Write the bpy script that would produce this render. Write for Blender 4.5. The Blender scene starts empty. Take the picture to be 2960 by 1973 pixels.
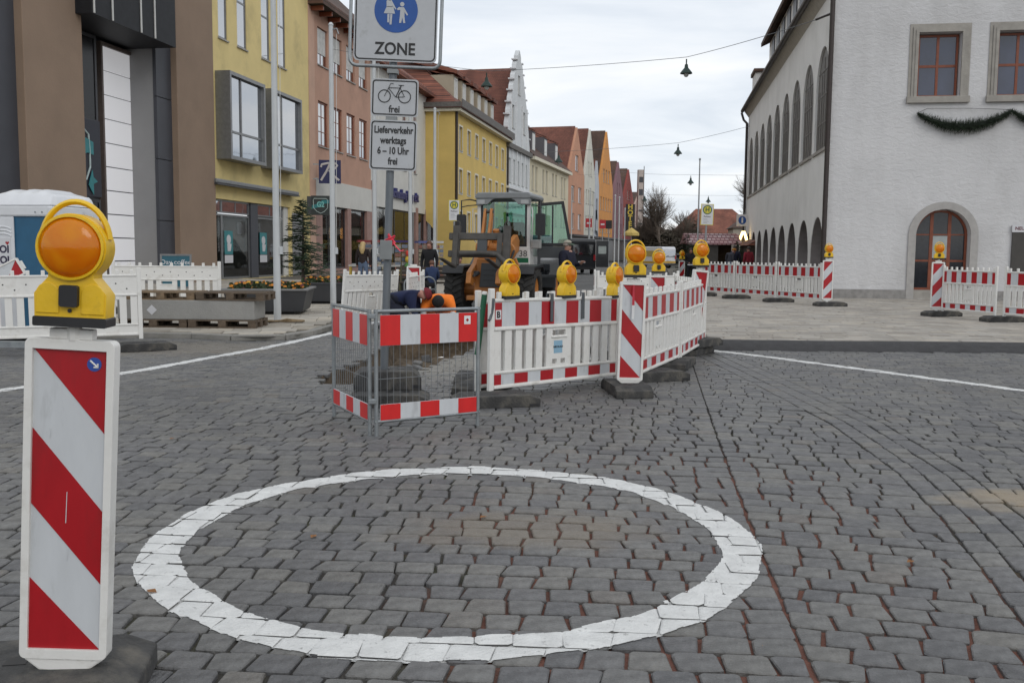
import bpy, bmesh, math, random
import numpy as np
from mathutils import Vector, Matrix
from mathutils.geometry import tessellate_polygon

random.seed(7); np.random.seed(7)
R = math.radians
scene = bpy.context.scene
COL = scene.collection

# ------------------------------------------------------------------ camera
cam_d = bpy.data.cameras.new('camera'); cam = bpy.data.objects.new('camera', cam_d); COL.objects.link(cam)
cam_d.sensor_width = 36.0; cam_d.sensor_fit = 'HORIZONTAL'; cam_d.lens = 33.446
cam_d.clip_start = 0.05; cam_d.clip_end = 3000
cam.matrix_world = Matrix.Translation((0, 0, 1.45)) @ Matrix.Rotation(R(90 - 5.33), 4, 'X') @ Matrix.Rotation(0.0087, 4, 'Z')
scene.camera = cam

# ------------------------------------------------------------------ sky: overcast, thin brighter and bluer patches
SUN_EL, SUN_AZ = R(32), R(150)          # azimuth clockwise from +Y
world = bpy.data.worlds.new('World'); scene.world = world; world.use_nodes = True
nt = world.node_tree; nt.nodes.clear()
N = nt.nodes.new; K = nt.links.new
out = N('ShaderNodeOutputWorld'); bg = N('ShaderNodeBackground'); bg.inputs['Strength'].default_value = 0.1
sky = N('ShaderNodeTexSky'); sky.sky_type = 'NISHITA'; sky.sun_disc = False
sky.sun_elevation = SUN_EL; sky.sun_rotation = SUN_AZ
tc = N('ShaderNodeTexCoord'); sep = N('ShaderNodeSeparateXYZ'); K(tc.outputs['Generated'], sep.inputs[0])
mx = N('ShaderNodeMath'); mx.operation = 'MAXIMUM'; mx.inputs[1].default_value = 0.0; K(sep.outputs['Z'], mx.inputs[0])
ad = N('ShaderNodeMath'); ad.operation = 'ADD'; ad.inputs[1].default_value = 0.13; K(mx.outputs[0], ad.inputs[0])
dx = N('ShaderNodeMath'); dx.operation = 'DIVIDE'; K(sep.outputs['X'], dx.inputs[0]); K(ad.outputs[0], dx.inputs[1])
dy = N('ShaderNodeMath'); dy.operation = 'DIVIDE'; K(sep.outputs['Y'], dy.inputs[0]); K(ad.outputs[0], dy.inputs[1])
cmb = N('ShaderNodeCombineXYZ'); K(dx.outputs[0], cmb.inputs[0]); K(dy.outputs[0], cmb.inputs[1])
n1 = N('ShaderNodeTexNoise'); n1.inputs['Scale'].default_value = 0.9; n1.inputs['Detail'].default_value = 7; n1.inputs['Roughness'].default_value = 0.55
n1.inputs['Distortion'].default_value = 0.5; K(cmb.outputs[0], n1.inputs['Vector'])
cr = N('ShaderNodeValToRGB'); K(n1.outputs['Fac'], cr.inputs[0])
e = cr.color_ramp.elements
e[0].position = 0.32; e[0].color = (0.64, 0.70, 0.78, 1)
e[1].position = 0.66; e[1].color = (1.0, 0.995, 0.985, 1)
m_ = e.new(0.48); m_.color = (0.815, 0.855, 0.905, 1)
sc_ = N('ShaderNodeVectorMath'); sc_.operation = 'SCALE'; sc_.inputs['Scale'].default_value = 11.3; K(cr.outputs[0], sc_.inputs[0])
mixs = N('ShaderNodeMix'); mixs.data_type = 'RGBA'; mixs.inputs['Factor'].default_value = 0.9
K(sky.outputs[0], mixs.inputs['A']); K(sc_.outputs[0], mixs.inputs['B'])
K(mixs.outputs['Result'], bg.inputs['Color']); K(bg.outputs[0], out.inputs['Surface'])

sun_d = bpy.data.lights.new('sun', 'SUN'); sun_d.energy = 0.6; sun_d.angle = R(25); sun_d.color = (1.0, 0.96, 0.9)
sun = bpy.data.objects.new('sun', sun_d); COL.objects.link(sun)
sv = Vector((math.sin(SUN_AZ) * math.cos(SUN_EL), math.cos(SUN_AZ) * math.cos(SUN_EL), math.sin(SUN_EL)))
sun.rotation_euler = sv.to_track_quat('Z', 'Y').to_euler(); sun.location = (20, -20, 40)

vs = scene.view_settings; vs.view_transform = 'Standard'; vs.look = 'None'; vs.exposure = 0.0; vs.gamma = 1.0; vs.use_curve_mapping = False
scene.render.engine = 'CYCLES'; scene.cycles.max_bounces = 8; scene.cycles.use_denoising = True

# ------------------------------------------------------------------ helpers
MATS = {}
def _base(name):
    m = bpy.data.materials.new(name); m.use_nodes = True; t = m.node_tree
    return m, t, t.nodes['Principled BSDF']
def mat(name, col, rough=0.6, metal=0.0, var=0.12, scale=6.0, bump=0.0, bscale=60.0, spec=0.5, coat=0.0, dirt=None, attr=None, wet=None, streak=1.0):
    """noise-varied colour + fine bump; dirt=(colour, low, high, scale) blotches of their own shape"""
    if name in MATS: return MATS[name]
    m, t, p = _base(name); n = t.nodes.new; k = t.links.new
    tc = n('ShaderNodeTexCoord'); src = tc.outputs['Object']
    if streak != 1.0:
        mp = n('ShaderNodeMapping'); mp.inputs['Scale'].default_value = (1, 1, streak); k(src, mp.inputs[0]); srcn = mp.outputs[0]
    else: srcn = src
    no = n('ShaderNodeTexNoise'); no.inputs['Scale'].default_value = scale; no.inputs['Detail'].default_value = 5; no.inputs['Roughness'].default_value = 0.6
    k(srcn, no.inputs['Vector'])
    mr = n('ShaderNodeMapRange'); mr.inputs['From Min'].default_value = 0.3; mr.inputs['From Max'].default_value = 0.7
    mr.inputs['To Min'].default_value = 1 - var; mr.inputs['To Max'].default_value = 1 + var; k(no.outputs['Fac'], mr.inputs['Value'])
    v = n('ShaderNodeVectorMath'); v.operation = 'SCALE'; v.inputs[0].default_value = col[:3]; k(mr.outputs[0], v.inputs['Scale'])
    cur = v.outputs[0]
    if attr:      # per-piece tone
        if attr == 'object':
            a = n('ShaderNodeObjectInfo'); fac = a.outputs['Random']
        else:
            a = n('ShaderNodeAttribute'); a.attribute_name = attr; fac = a.outputs['Fac']
        rp = n('ShaderNodeValToRGB'); k(fac, rp.inputs[0]); el = rp.color_ramp.elements
        stops = wet
        el[0].position = stops[0][0]; el[0].color = (*stops[0][1], 1); el[1].position = stops[-1][0]; el[1].color = (*stops[-1][1], 1)
        for s in stops[1:-1]:
            x = el.new(s[0]); x.color = (*s[1], 1)
        mu = n('ShaderNodeMix'); mu.data_type = 'RGBA'; mu.blend_type = 'MULTIPLY'; mu.inputs['Factor'].default_value = 1.0
        k(cur, mu.inputs['A']); k(rp.outputs[0], mu.inputs['B']); cur = mu.outputs['Result']
    if dirt:
        dc, lo, hi, ds = dirt[:4]
        dn = n('ShaderNodeTexNoise'); dn.inputs['Scale'].default_value = ds; dn.inputs['Detail'].default_value = 6; dn.inputs['Roughness'].default_value = 0.65; k(srcn, dn.inputs['Vector'])
        dm = n('ShaderNodeMapRange'); dm.inputs['From Min'].default_value = lo; dm.inputs['From Max'].default_value = hi; k(dn.outputs['Fac'], dm.inputs['Value'])
        if len(dirt) > 4:
            dq = n('ShaderNodeMath'); dq.operation = 'MULTIPLY'; dq.inputs[1].default_value = dirt[4]; k(dm.outputs[0], dq.inputs[0]); dfac = dq.outputs[0]
        else: dfac = dm.outputs[0]
        mi = n('ShaderNodeMix'); mi.data_type = 'RGBA'; k(dfac, mi.inputs['Factor']); k(cur, mi.inputs['A']); mi.inputs['B'].default_value = (*dc, 1); cur = mi.outputs['Result']
    k(cur, p.inputs['Base Color'])
    p.inputs['Roughness'].default_value = rough; p.inputs['Metallic'].default_value = metal; p.inputs['Specular IOR Level'].default_value = spec; p.inputs['Coat Weight'].default_value = coat
    if bump:
        bn = n('ShaderNodeTexNoise'); bn.inputs['Scale'].default_value = bscale; bn.inputs['Detail'].default_value = 4; k(src, bn.inputs['Vector'])
        b = n('ShaderNodeBump'); b.inputs['Strength'].default_value = bump; b.inputs['Distance'].default_value = 0.02; k(bn.outputs['Fac'], b.inputs['Height']); k(b.outputs[0], p.inputs['Normal'])
    MATS[name] = m; return m
def tile_mat(name, c1, c2, cm, axis, bw, rh, mortar=0.02, rough=0.8, bump=0.6, patch=None):
    """courses of tiles / stones too far off to tell apart; axis = which local axes map to (along, up)"""
    if name in MATS: return MATS[name]
    m, t, p = _base(name); n = t.nodes.new; k = t.links.new
    tc = n('ShaderNodeTexCoord'); s = n('ShaderNodeSeparateXYZ'); k(tc.outputs['Object'], s.inputs[0]); c = n('ShaderNodeCombineXYZ')
    k(s.outputs[axis[0]], c.inputs[0]); k(s.outputs[axis[1]], c.inputs[1])
    b = n('ShaderNodeTexBrick'); k(c.outputs[0], b.inputs['Vector'])
    b.inputs['Color1'].default_value = (*c1, 1); b.inputs['Color2'].default_value = (*c2, 1); b.inputs['Mortar'].default_value = (*cm, 1)
    b.inputs['Scale'].default_value = 1.0; b.inputs['Brick Width'].default_value = bw; b.inputs['Row Height'].default_value = rh; b.inputs['Mortar Size'].default_value = mortar
    no = n('ShaderNodeTexNoise'); no.inputs['Scale'].default_value = 0.5; no.inputs['Detail'].default_value = 6; k(tc.outputs['Object'], no.inputs['Vector'])
    mr = n('ShaderNodeMapRange'); mr.inputs['From Min'].default_value = .3; mr.inputs['From Max'].default_value = .7; mr.inputs['To Min'].default_value = .6; mr.inputs['To Max'].default_value = 1.25; k(no.outputs['Fac'], mr.inputs['Value'])
    v = n('ShaderNodeVectorMath'); v.operation = 'SCALE'; k(b.outputs['Color'], v.inputs[0]); k(mr.outputs[0], v.inputs['Scale']); k(v.outputs[0], p.inputs['Base Color'])
    p.inputs['Roughness'].default_value = rough
    bu = n('ShaderNodeBump'); bu.invert = True; bu.inputs['Strength'].default_value = bump; bu.inputs['Distance'].default_value = .03; k(b.outputs['Fac'], bu.inputs['Height']); k(bu.outputs[0], p.inputs['Normal'])
    MATS[name] = m; return m
def emit(name, col, s):
    if name in MATS: return MATS[name]
    m, t, p = _base(name); p.inputs['Base Color'].default_value = (*col, 1); p.inputs['Emission Color'].default_value = (*col, 1); p.inputs['Emission Strength'].default_value = s
    MATS[name] = m; return m
def see_through(name, tint, fac):
    """thin window pane: part clear, part mirror"""
    if name in MATS: return MATS[name]
    m = bpy.data.materials.new(name); m.use_nodes = True; t = m.node_tree; t.nodes.clear(); n = t.nodes.new; k = t.links.new
    o = n('ShaderNodeOutputMaterial'); tr = n('ShaderNodeBsdfTransparent'); tr.inputs[0].default_value = (*tint, 1)
    g = n('ShaderNodeBsdfGlossy'); g.inputs['Roughness'].default_value = .02; fr = n('ShaderNodeFresnel'); fr.inputs[0].default_value = 1.5
    ma = n('ShaderNodeMath'); ma.operation = 'MULTIPLY_ADD'; ma.inputs[1].default_value = .9; ma.inputs[2].default_value = fac; k(fr.outputs[0], ma.inputs[0])
    mi = n('ShaderNodeMixShader'); k(ma.outputs[0], mi.inputs[0]); k(tr.outputs[0], mi.inputs[1]); k(g.outputs[0], mi.inputs[2]); k(mi.outputs[0], o.inputs[0])
    MATS[name] = m; return m
def lens_mat(name, col):
    if name in MATS: return MATS[name]
    m = bpy.data.materials.new(name); m.use_nodes = True; t = m.node_tree; t.nodes.clear(); n = t.nodes.new; k = t.links.new
    o = n('ShaderNodeOutputMaterial'); p = n('ShaderNodeBsdfPrincipled'); p.inputs['Roughness'].default_value = .12; p.inputs['Coat Weight'].default_value = .6
    tl = n('ShaderNodeBsdfTranslucent'); tc = n('ShaderNodeTexCoord')
    no = n('ShaderNodeTexNoise'); no.inputs['Scale'].default_value = 7; no.inputs['Detail'].default_value = 1; no.inputs['Distortion'].default_value = 1.2; k(tc.outputs['Object'], no.inputs[0])
    rp = n('ShaderNodeValToRGB'); k(no.outputs['Fac'], rp.inputs[0]); e = rp.color_ramp.elements
    e[0].position = .3; e[0].color = (col[0]*.82, col[1]*.62, 0, 1); e[1].position = .72; e[1].color = (col[0], col[1]*1.5, .01, 1)
    k(rp.outputs[0], p.inputs['Base Color']); k(rp.outputs[0], tl.inputs[0])
    vo = n('ShaderNodeTexVoronoi'); vo.inputs['Scale'].default_value = 150; k(tc.outputs['Object'], vo.inputs['Vector'])
    b = n('ShaderNodeBump'); b.inputs['Strength'].default_value = .08; b.inputs['Distance'].default_value = .004; k(vo.outputs['Distance'], b.inputs['Height']); k(b.outputs[0], p.inputs['Normal'])
    mi = n('ShaderNodeMixShader'); mi.inputs[0].default_value = .5; k(p.outputs[0], mi.inputs[1]); k(tl.outputs[0], mi.inputs[2]); k(mi.outputs[0], o.inputs[0])
    MATS[name] = m; return m

class MB:
    """collects shapes, links them as one mesh object"""
    def __init__(s): s.v = []; s.f = []; s.m = []; s.cm = 0
    def add(s, vs, fs):
        b = len(s.v); s.v += [tuple(v) for v in vs]; s.f += [tuple(i + b for i in f) for f in fs]; s.m += [s.cm] * len(fs); return s
    def box(s, x0, x1, y0, y1, z0, z1, M=None):
        vs = [(x, y, z) for z in (z0, z1) for y in (y0, y1) for x in (x0, x1)]
        if M is not None: vs = [M @ Vector(v) for v in vs]
        return s.add(vs, [(0, 2, 3, 1), (4, 5, 7, 6), (0, 1, 5, 4), (2, 6, 7, 3), (0, 4, 6, 2), (1, 3, 7, 5)])
    def prism(s, poly, y0, y1, M=None, holes=()):
        """(x,z) outline, any shape, extruded along y; holes go right through"""
        loops = [list(poly)] + [list(h) for h in holes]; flat = [p for l in loops for p in l]; n = len(flat)
        tris = tessellate_polygon([[Vector((p[0], p[1], 0)) for p in l] for l in loops])
        vs = [(p[0], y0, p[1]) for p in flat] + [(p[0], y1, p[1]) for p in flat]
        if M is not None: vs = [M @ Vector(v) for v in vs]
        fs = []
        for a, b, c in tris:
            ar = (flat[b][0]-flat[a][0])*(flat[c][1]-flat[a][1]) - (flat[c][0]-flat[a][0])*(flat[b][1]-flat[a][1])
            if ar < 0: b, c = c, b
            fs.append((a, b, c)); fs.append((n + a, n + c, n + b))
        o = 0
        for l in loops:
            k = len(l); area = sum(l[i][0]*l[(i+1) % k][1] - l[(i+1) % k][0]*l[i][1] for i in range(k)); ccw = area > 0
            for i in range(k):
                a, b = o + i, o + (i + 1) % k
                if ccw == (o == 0): fs.append((b, a, n + a, n + b))
                else: fs.append((a, b, n + b, n + a))
            o += k
        return s.add(vs, fs)
    def cyl(s, p0, p1, r0, r1=None, n=10, caps=True):
        r1 = r0 if r1 is None else r1; p0, p1 = Vector(p0), Vector(p1); d = (p1 - p0)
        q = d.to_track_quat('Z', 'Y'); ax, ay = q @ Vector((1, 0, 0)), q @ Vector((0, 1, 0)); vs = []
        for p, r in ((p0, r0), (p1, r1)):
            for i in range(n): a = 2*math.pi*i/n; vs.append(p + ax*(r*math.cos(a)) + ay*(r*math.sin(a)))
        fs = [(i, (i+1) % n, n+(i+1) % n, n+i) for i in range(n)]
        if caps: fs += [tuple(reversed(range(n))), tuple(range(n, 2*n))]
        return s.add(vs, fs)
    def tube(s, pts, r, n=6, closed=False, flat=1.0):
        pts = [Vector(p) for p in pts]; m = len(pts); vs = []; up = None
        for i, p in enumerate(pts):
            a = pts[(i-1) % m] if (closed or i > 0) else p; b = pts[(i+1) % m] if (closed or i < m-1) else p
            d = (b - a).normalized()
            if up is None:
                up = Vector((0, 0, 1)) if abs(d.z) < .9 else Vector((0, 1, 0))
            sx = d.cross(up).normalized(); up = sx.cross(d).normalized()
            rr = r[i] if isinstance(r, (list, tuple)) else r
            for k in range(n):
                t = 2*math.pi*k/n; vs.append(p + sx*(rr*math.cos(t)) + up*(rr*flat*math.sin(t)))
        fs = []
        for i in range(m if closed else m-1):
            for k in range(n):
                a, b = i*n, ((i+1) % m)*n; fs.append((a+k, a+(k+1) % n, b+(k+1) % n, b+k))
        if not closed: fs += [tuple(reversed(range(n))), tuple(range((m-1)*n, m*n))]
        return s.add(vs, fs)
    def lathe(s, prof, n=20, M=None):
        vs = []; fs = []; k = len(prof)
        for i in range(n):
            a = 2*math.pi*i/n
            for r, z in prof: vs.append((r*math.cos(a), r*math.sin(a), z))
        for i in range(n):
            j = (i+1) % n
            for q in range(k-1): fs.append((i*k+q, j*k+q, j*k+q+1, i*k+q+1))
        if M is not None: vs = [M @ Vector(v) for v in vs]
        return s.add(vs, fs)
    def ball(s, c, r, sc=(1, 1, 1), n=12, zmin=-1.0, M=None):
        prof = []; h = n//2
        for i in range(h+1):
            t = -math.pi/2 + math.pi*i/h; z = math.sin(t)
            if z < zmin - 1e-6: continue
            prof.append((max(math.cos(t), 1e-4)*r, z*r))
        MM = Matrix.Translation(c) @ (M.to_4x4() if M is not None else Matrix()) @ Matrix.Diagonal((*sc, 1))
        return s.lathe(prof, n, MM)
    def mesh(s, name, mats, smooth=0):
        me = bpy.data.meshes.new(name); me.from_pydata(s.v, [], s.f)
        mats = mats if isinstance(mats, (list, tuple)) else [mats]
        for m in mats: me.materials.append(m)
        if len(mats) > 1: me.polygons.foreach_set('material_index', s.m)
        if smooth:
            me.polygons.foreach_set('use_smooth', [True]*len(me.polygons)); me.set_sharp_from_angle(angle=R(smooth))
        me.update(); return me
    def build(s, name, mats, parent=None, loc=(0, 0, 0), rot=(0, 0, 0), smooth=0, bevel=0, seg=2):
        return put(name, s.mesh(name, mats, smooth), parent, loc, rot, bevel, seg)
def put(name, me, parent=None, loc=(0, 0, 0), rot=(0, 0, 0), bevel=0, seg=2):
    o = bpy.data.objects.new(name, me); COL.objects.link(o); o.parent = parent; o.location = loc; o.rotation_euler = rot
    if bevel:
        b = o.modifiers.new('bevel', 'BEVEL'); b.width = bevel; b.segments = seg; b.limit_method = 'ANGLE'; b.angle_limit = R(40)
    return o
def tag(o, label=None, cat=None, group=None, kind=None):
    if label: o['label'] = label
    if cat: o['category'] = cat
    if group: o['group'] = group
    if kind: o['kind'] = kind
    return o
def thing(name, label, cat, loc=(0, 0, 0), rz=0.0, group=None, rot=None):
    o = bpy.data.objects.new(name, None); COL.objects.link(o); o.empty_display_size = .1; o.location = loc; o.rotation_euler = rot or (0, 0, rz)
    return tag(o, label, cat, group)
def copy_tree(o, parent=None):
    c = o.copy(); COL.objects.link(c); c.parent = parent
    for ch in o.children: copy_tree(ch, c)
    return c
def again(o, label, loc, rz=0.0, rot=None):
    c = copy_tree(o); c['label'] = label; c.location = loc; c.rotation_euler = rot or (0, 0, rz); return c
def text(body, size, m, parent, loc, rot=(math.pi/2, 0, 0), name='lettering', squeeze=1.0, depth=0.002, bold=0.0, align='CENTER', spacing=1.0):
    cu = bpy.data.curves.new(name, 'FONT'); cu.body = body; cu.size = size; cu.extrude = depth; cu.offset = bold; cu.align_x = align; cu.align_y = 'CENTER'; cu.space_line = spacing; cu.resolution_u = 4
    tmp = bpy.data.objects.new('tmp', cu); COL.objects.link(tmp); dg = bpy.context.evaluated_depsgraph_get()
    me = bpy.data.meshes.new_from_object(tmp.evaluated_get(dg)); bpy.data.objects.remove(tmp); me.name = name
    me.transform(Matrix.Diagonal((squeeze, 1, 1, 1))); me.materials.clear(); me.materials.append(m)
    return put(name, me, parent, loc, rot)
def arc(cx, cz, r, a0, a1, n, rz=None):
    rz = r if rz is None else rz
    return [(cx + r*math.cos(R(a0 + (a1-a0)*i/n)), cz + rz*math.sin(R(a0 + (a1-a0)*i/n))) for i in range(n+1)]
def rect(x0, x1, z0, z1): return [(x0, z0), (x1, z0), (x1, z1), (x0, z1)]
def rrect(x0, x1, z0, z1, r, n=4):
    return arc(x0+r, z0+r, r, 180, 270, n) + arc(x1-r, z0+r, r, 270, 360, n) + arc(x1-r, z1-r, r, 0, 90, n) + arc(x0+r, z1-r, r, 90, 180, n)
def inside(p, poly):
    x, y = p; c = False; j = len(poly)-1
    for i in range(len(poly)):
        xi, yi = poly[i]; xj, yj = poly[j]
        if (yi > y) != (yj > y) and x < (xj-xi)*(y-yi)/(yj-yi)+xi: c = not c
        j = i
    return c

# ------------------------------------------------------------------ shared materials
WHITE_PL = mat('white plastic', (.74, .73, .70), .42, var=.06, scale=5, dirt=((.34, .31, .26), .52, .82, 5, .75), bump=.05, bscale=90)
REFL_W = mat('white reflective sheet', (.56, .58, .60), .38, var=.05, scale=14, dirt=((.22, .22, .22), .56, .78, 9, .6), streak=.25)
REFL_R = mat('red reflective sheet', (.38, .008, .014), .36, var=.10, scale=12, dirt=((.16, .02, .02), .52, .75, 7, .6), streak=.3)
RUBBER = mat('recycled rubber', (.048, .047, .046), .85, var=.3, scale=9, bump=.5, bscale=50, dirt=((.16, .145, .12), .5, .72, 5, .7))
STEEL = mat('galvanised steel', (.30, .32, .33), .45, .7, var=.18, scale=10)
GREYMET = mat('grey pole metal', (.30, .315, .33), .5, .35, var=.1, scale=5, dirt=((.16, .16, .16), .6, .75, 9, .5))
YELLOW = mat('yellow lamp plastic', (.78, .49, .015), .38, var=.07, scale=9, dirt=((.22, .15, .03), .55, .8, 11, .6), bump=.06)
BLACKPL = mat('black plastic', (.018, .018, .02), .5, var=.2, scale=12)
LENS = lens_mat('amber lens', (1.0, .33))
BLACK = mat('black paint', (.012, .012, .013), .5, var=.1)
def mirror_glass(name, col, fac):
    m = mat(name, col, .05, var=.3, scale=.6, spec=.8); t = m.node_tree; n = t.nodes.new; k = t.links.new; p = t.nodes['Principled BSDF']; o = t.nodes['Material Output']
    g = n('ShaderNodeBsdfGlossy'); g.inputs['Roughness'].default_value = .03; g.inputs['Color'].default_value = (.92, .95, 1, 1); tc = n('ShaderNodeTexCoord'); no = n('ShaderNodeTexNoise'); no.inputs['Scale'].default_value = .8; k(tc.outputs['Object'], no.inputs['Vector'])
    b = n('ShaderNodeBump'); b.inputs['Strength'].default_value = .12; b.inputs['Distance'].default_value = .05; k(no.outputs['Fac'], b.inputs['Height']); k(b.outputs[0], g.inputs['Normal'])
    x = n('ShaderNodeMixShader'); x.inputs[0].default_value = fac; k(p.outputs[0], x.inputs[1]); k(g.outputs[0], x.inputs[2]); k(x.outputs[0], o.inputs['Surface']); return m
GLASS = mirror_glass('window glass dark', (.02, .023, .028), .42)
# ================================================================== the ground
KERB = [(-14.0, 14.6), (-7.6, 14.9), (-6.75, 15.25), (-5.9, 15.75), (-5.2, 15.55), (-4.5, 15.28), (-3.95, 15.3), (-3.55, 15.75), (-3.4, 16.6), (-3.3, 17.8), (-1.9, 28.0), (.6, 47.0), (6.6, 93.0), (14, 150.0)]
PAVE = KERB + [(-60, 150.0), (-60, 14.6)]
PL_Z, PV_Z = .12, .08
PLAZA_L = [(2.80, 14.78), (5.1, 30.0), (7.6, 45.0), (14.5, 90.0)]
PLAZA = [(2.80, 14.78), (40, 14.74), (40, 90), (14.5, 90), (7.6, 45), (5.1, 30)]
RAMP = [(2.75, 14.5), (3.5, 14.38), (7.8, 14.36), (40, 14.4), (40, 14.74), (2.80, 14.78)]
HOLE = [(-2.22, 11.0), (-2.12, 11.7), (-2.08, 12.3), (-1.98, 13.1), (-2.0, 14.1), (-1.95, 15.2), (-1.85, 16.2), (-.5, 16.35), (-.52, 14.8), (-.58, 13.8), (-.74, 13.3), (-.92, 12.7), (-1.02, 12.1), (-1.2, 11.4), (-1.42, 11.15), (-1.5, 10.8), (-1.72, 10.42), (-2.05, 10.34)]
BED = mat('joint sand', (.046, .041, .035), .95, var=.35, scale=3, bump=.6, bscale=70, dirt=((.075, .08, .035), .50, .66, 1.1, .8))
GROUND = mat('asphalt far', (.09, .088, .085), .9, var=.2, scale=1.5)
_t = BED.node_tree; _p = _t.nodes['Principled BSDF']; _o = _p.inputs['Base Color'].links[0].from_socket
_tc = _t.nodes.new('ShaderNodeTexCoord'); _mp = _t.nodes.new('ShaderNodeMapping'); _mp.inputs['Location'].default_value = (-1.0*.62, -4.6*.33, 0); _mp.inputs['Scale'].default_value = (.62, .33, 0); _t.links.new(_tc.outputs['Object'], _mp.inputs[0])
_l = _t.nodes.new('ShaderNodeVectorMath'); _l.operation = 'LENGTH'; _t.links.new(_mp.outputs[0], _l.inputs[0]); _n = _t.nodes.new('ShaderNodeTexNoise'); _n.inputs['Scale'].default_value = 1.6; _n.inputs['Detail'].default_value = 5; _t.links.new(_tc.outputs['Object'], _n.inputs['Vector'])
_a = _t.nodes.new('ShaderNodeMath'); _a.operation = 'MULTIPLY_ADD'; _a.inputs[1].default_value = 1.5; _t.links.new(_n.outputs['Fac'], _a.inputs[0]); _t.links.new(_l.outputs['Value'], _a.inputs[2])
_r = _t.nodes.new('ShaderNodeMapRange'); _r.inputs['From Min'].default_value = 1.75; _r.inputs['From Max'].default_value = 1.35; _t.links.new(_a.outputs[0], _r.inputs['Value'])
_m = _t.nodes.new('ShaderNodeMix'); _m.data_type = 'RGBA'; _m.inputs['B'].default_value = (.17, .072, .05, 1); _t.links.new(_r.outputs[0], _m.inputs['Factor']); _t.links.new(_o, _m.inputs['A']); _t.links.new(_m.outputs['Result'], _p.inputs['Base Color'])
b = MB(); z = -.017
loops = [[(-700, -300), (700, -300), (700, 1100), (-700, 1100)], HOLE]
flat = [p for l in loops for p in l]
tr = tessellate_polygon([[Vector((p[0], p[1], 0)) for p in l] for l in loops])
fs = []
for a, c, d in tr:
    ar = (flat[c][0]-flat[a][0])*(flat[d][1]-flat[a][1]) - (flat[d][0]-flat[a][0])*(flat[c][1]-flat[a][1])
    fs.append((a, c, d) if ar > 0 else (a, d, c))
b.add([(p[0], p[1], z) for p in flat], fs)
road = tag(b.build('road', BED), 'grey cobbled street', kind='structure')

# ---- stones: rows between seams ---------------------------------------------------------------
def seam(Y): return np.interp(Y, [1.5, 2.5, 3.54, 5.13, 8.0, 12.57, 14.46, 30], [.85, .98, 1.1, 1.31, 1.72, 2.4, 2.7, 5.2])
def bandX(Y): return np.interp(Y, [1.5, 3.0, 4.0, 5.1, 6.3, 8.1, 10.5, 13.6, 15], [1.75, 2.12, 2.36, 2.62, 2.84, 3.0, 2.98, 2.92, 2.9])
def visible(x, y, far=24.0): return 2.2 < y < far and abs(x) < .60*y + .9
def rows(th, v0, v1, pitch, lmin, lmax, left, right, ok, seed, warp=1.0, skew=.012, full=False):
    """quads of stones laid in rows (u along the row, v across) between the curves left(Y) and right(Y)"""
    rnd = random.Random(seed); c, s = math.cos(R(th)), math.sin(R(th)); Q = []
    def W(u, v):
        vv = v + warp*(.022*math.sin(.9*u + .35*v) + .010*math.sin(2.3*u + 1.7*v)); return (u*c - vv*s, u*s + vv*c)
    def edge(fn, v):
        if not callable(fn): return fn
        u = 0.0
        for _ in range(6):
            x, y = W(u, v); u += (float(fn(y)) - x)/c
        return u
    v = v0; i = 0
    while v < v1:
        p = pitch*rnd.uniform(.94, 1.06); a0, a1, b0, b1 = edge(left, v), edge(left, v+p), edge(right, v), edge(right, v+p)
        um, ux = min(a0, a1), max(b0, b1); cuts = [(a0, a1)]; u = (a0+a1)/2 + rnd.uniform(lmin*.6, lmax); end = (b0+b1)/2
        while u < end - lmin*.55:
            k = rnd.uniform(-skew, skew); cuts.append((u+k, u-k)); u += rnd.uniform(lmin, lmax)
        cuts.append((b0, b1))
        for (l0, l1), (r0, r1) in zip(cuts[:-1], cuts[1:]):
            if r0 - l0 < .05 or r1 - l1 < .03: continue
            q = [W(l0, v), W(r0, v), W(r1, v+p), W(l1, v+p)]; cx = sum(t[0] for t in q)/4; cy = sum(t[1] for t in q)/4
            if ok(cx, cy) and (not full or all(ok(*t) for t in q)): Q.append(q)
        v += p; i += 1
    return Q
def ok_cobble(x, y):
    if not visible(x, y): return False
    p = (x, y)
    if inside(p, PAVE) or inside(p, PLAZA) or inside(p, RAMP) or inside(p, HOLE): return False
    return True
Q = rows(-5, 1.6, 26, .150, .142, .19, -17.0, lambda y: seam(y) - .001, ok_cobble, 1)
Q += rows(-13, 1.6, 26, .152, .145, .20, lambda y: seam(y) + .001, lambda y: bandX(y) - .235, ok_cobble, 2, .7)
Q += rows(-11, 1.0, 26, .155, .15, .215, lambda y: bandX(y) + .235, 18.0, ok_cobble, 3)
rnd = random.Random(5)
for j in range(3):
    y = 1.6
    while y < 14.3:
        l = rnd.uniform(.15, .23); f = lambda yy, o: (float(bandX(yy)) + o, yy)
        o0, o1 = -.232 + j*.155, -.232 + (j+1)*.155; q = [f(y, o0), f(y, o1), f(y+l, o1), f(y+l, o0)]
        if ok_cobble(q[0][0], y): Q.append(q)
        y += l
Q = np.array(Q); cen = Q.mean(1); Q = Q[np.argsort(cen[:, 1])]; cen = Q.mean(1)

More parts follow.
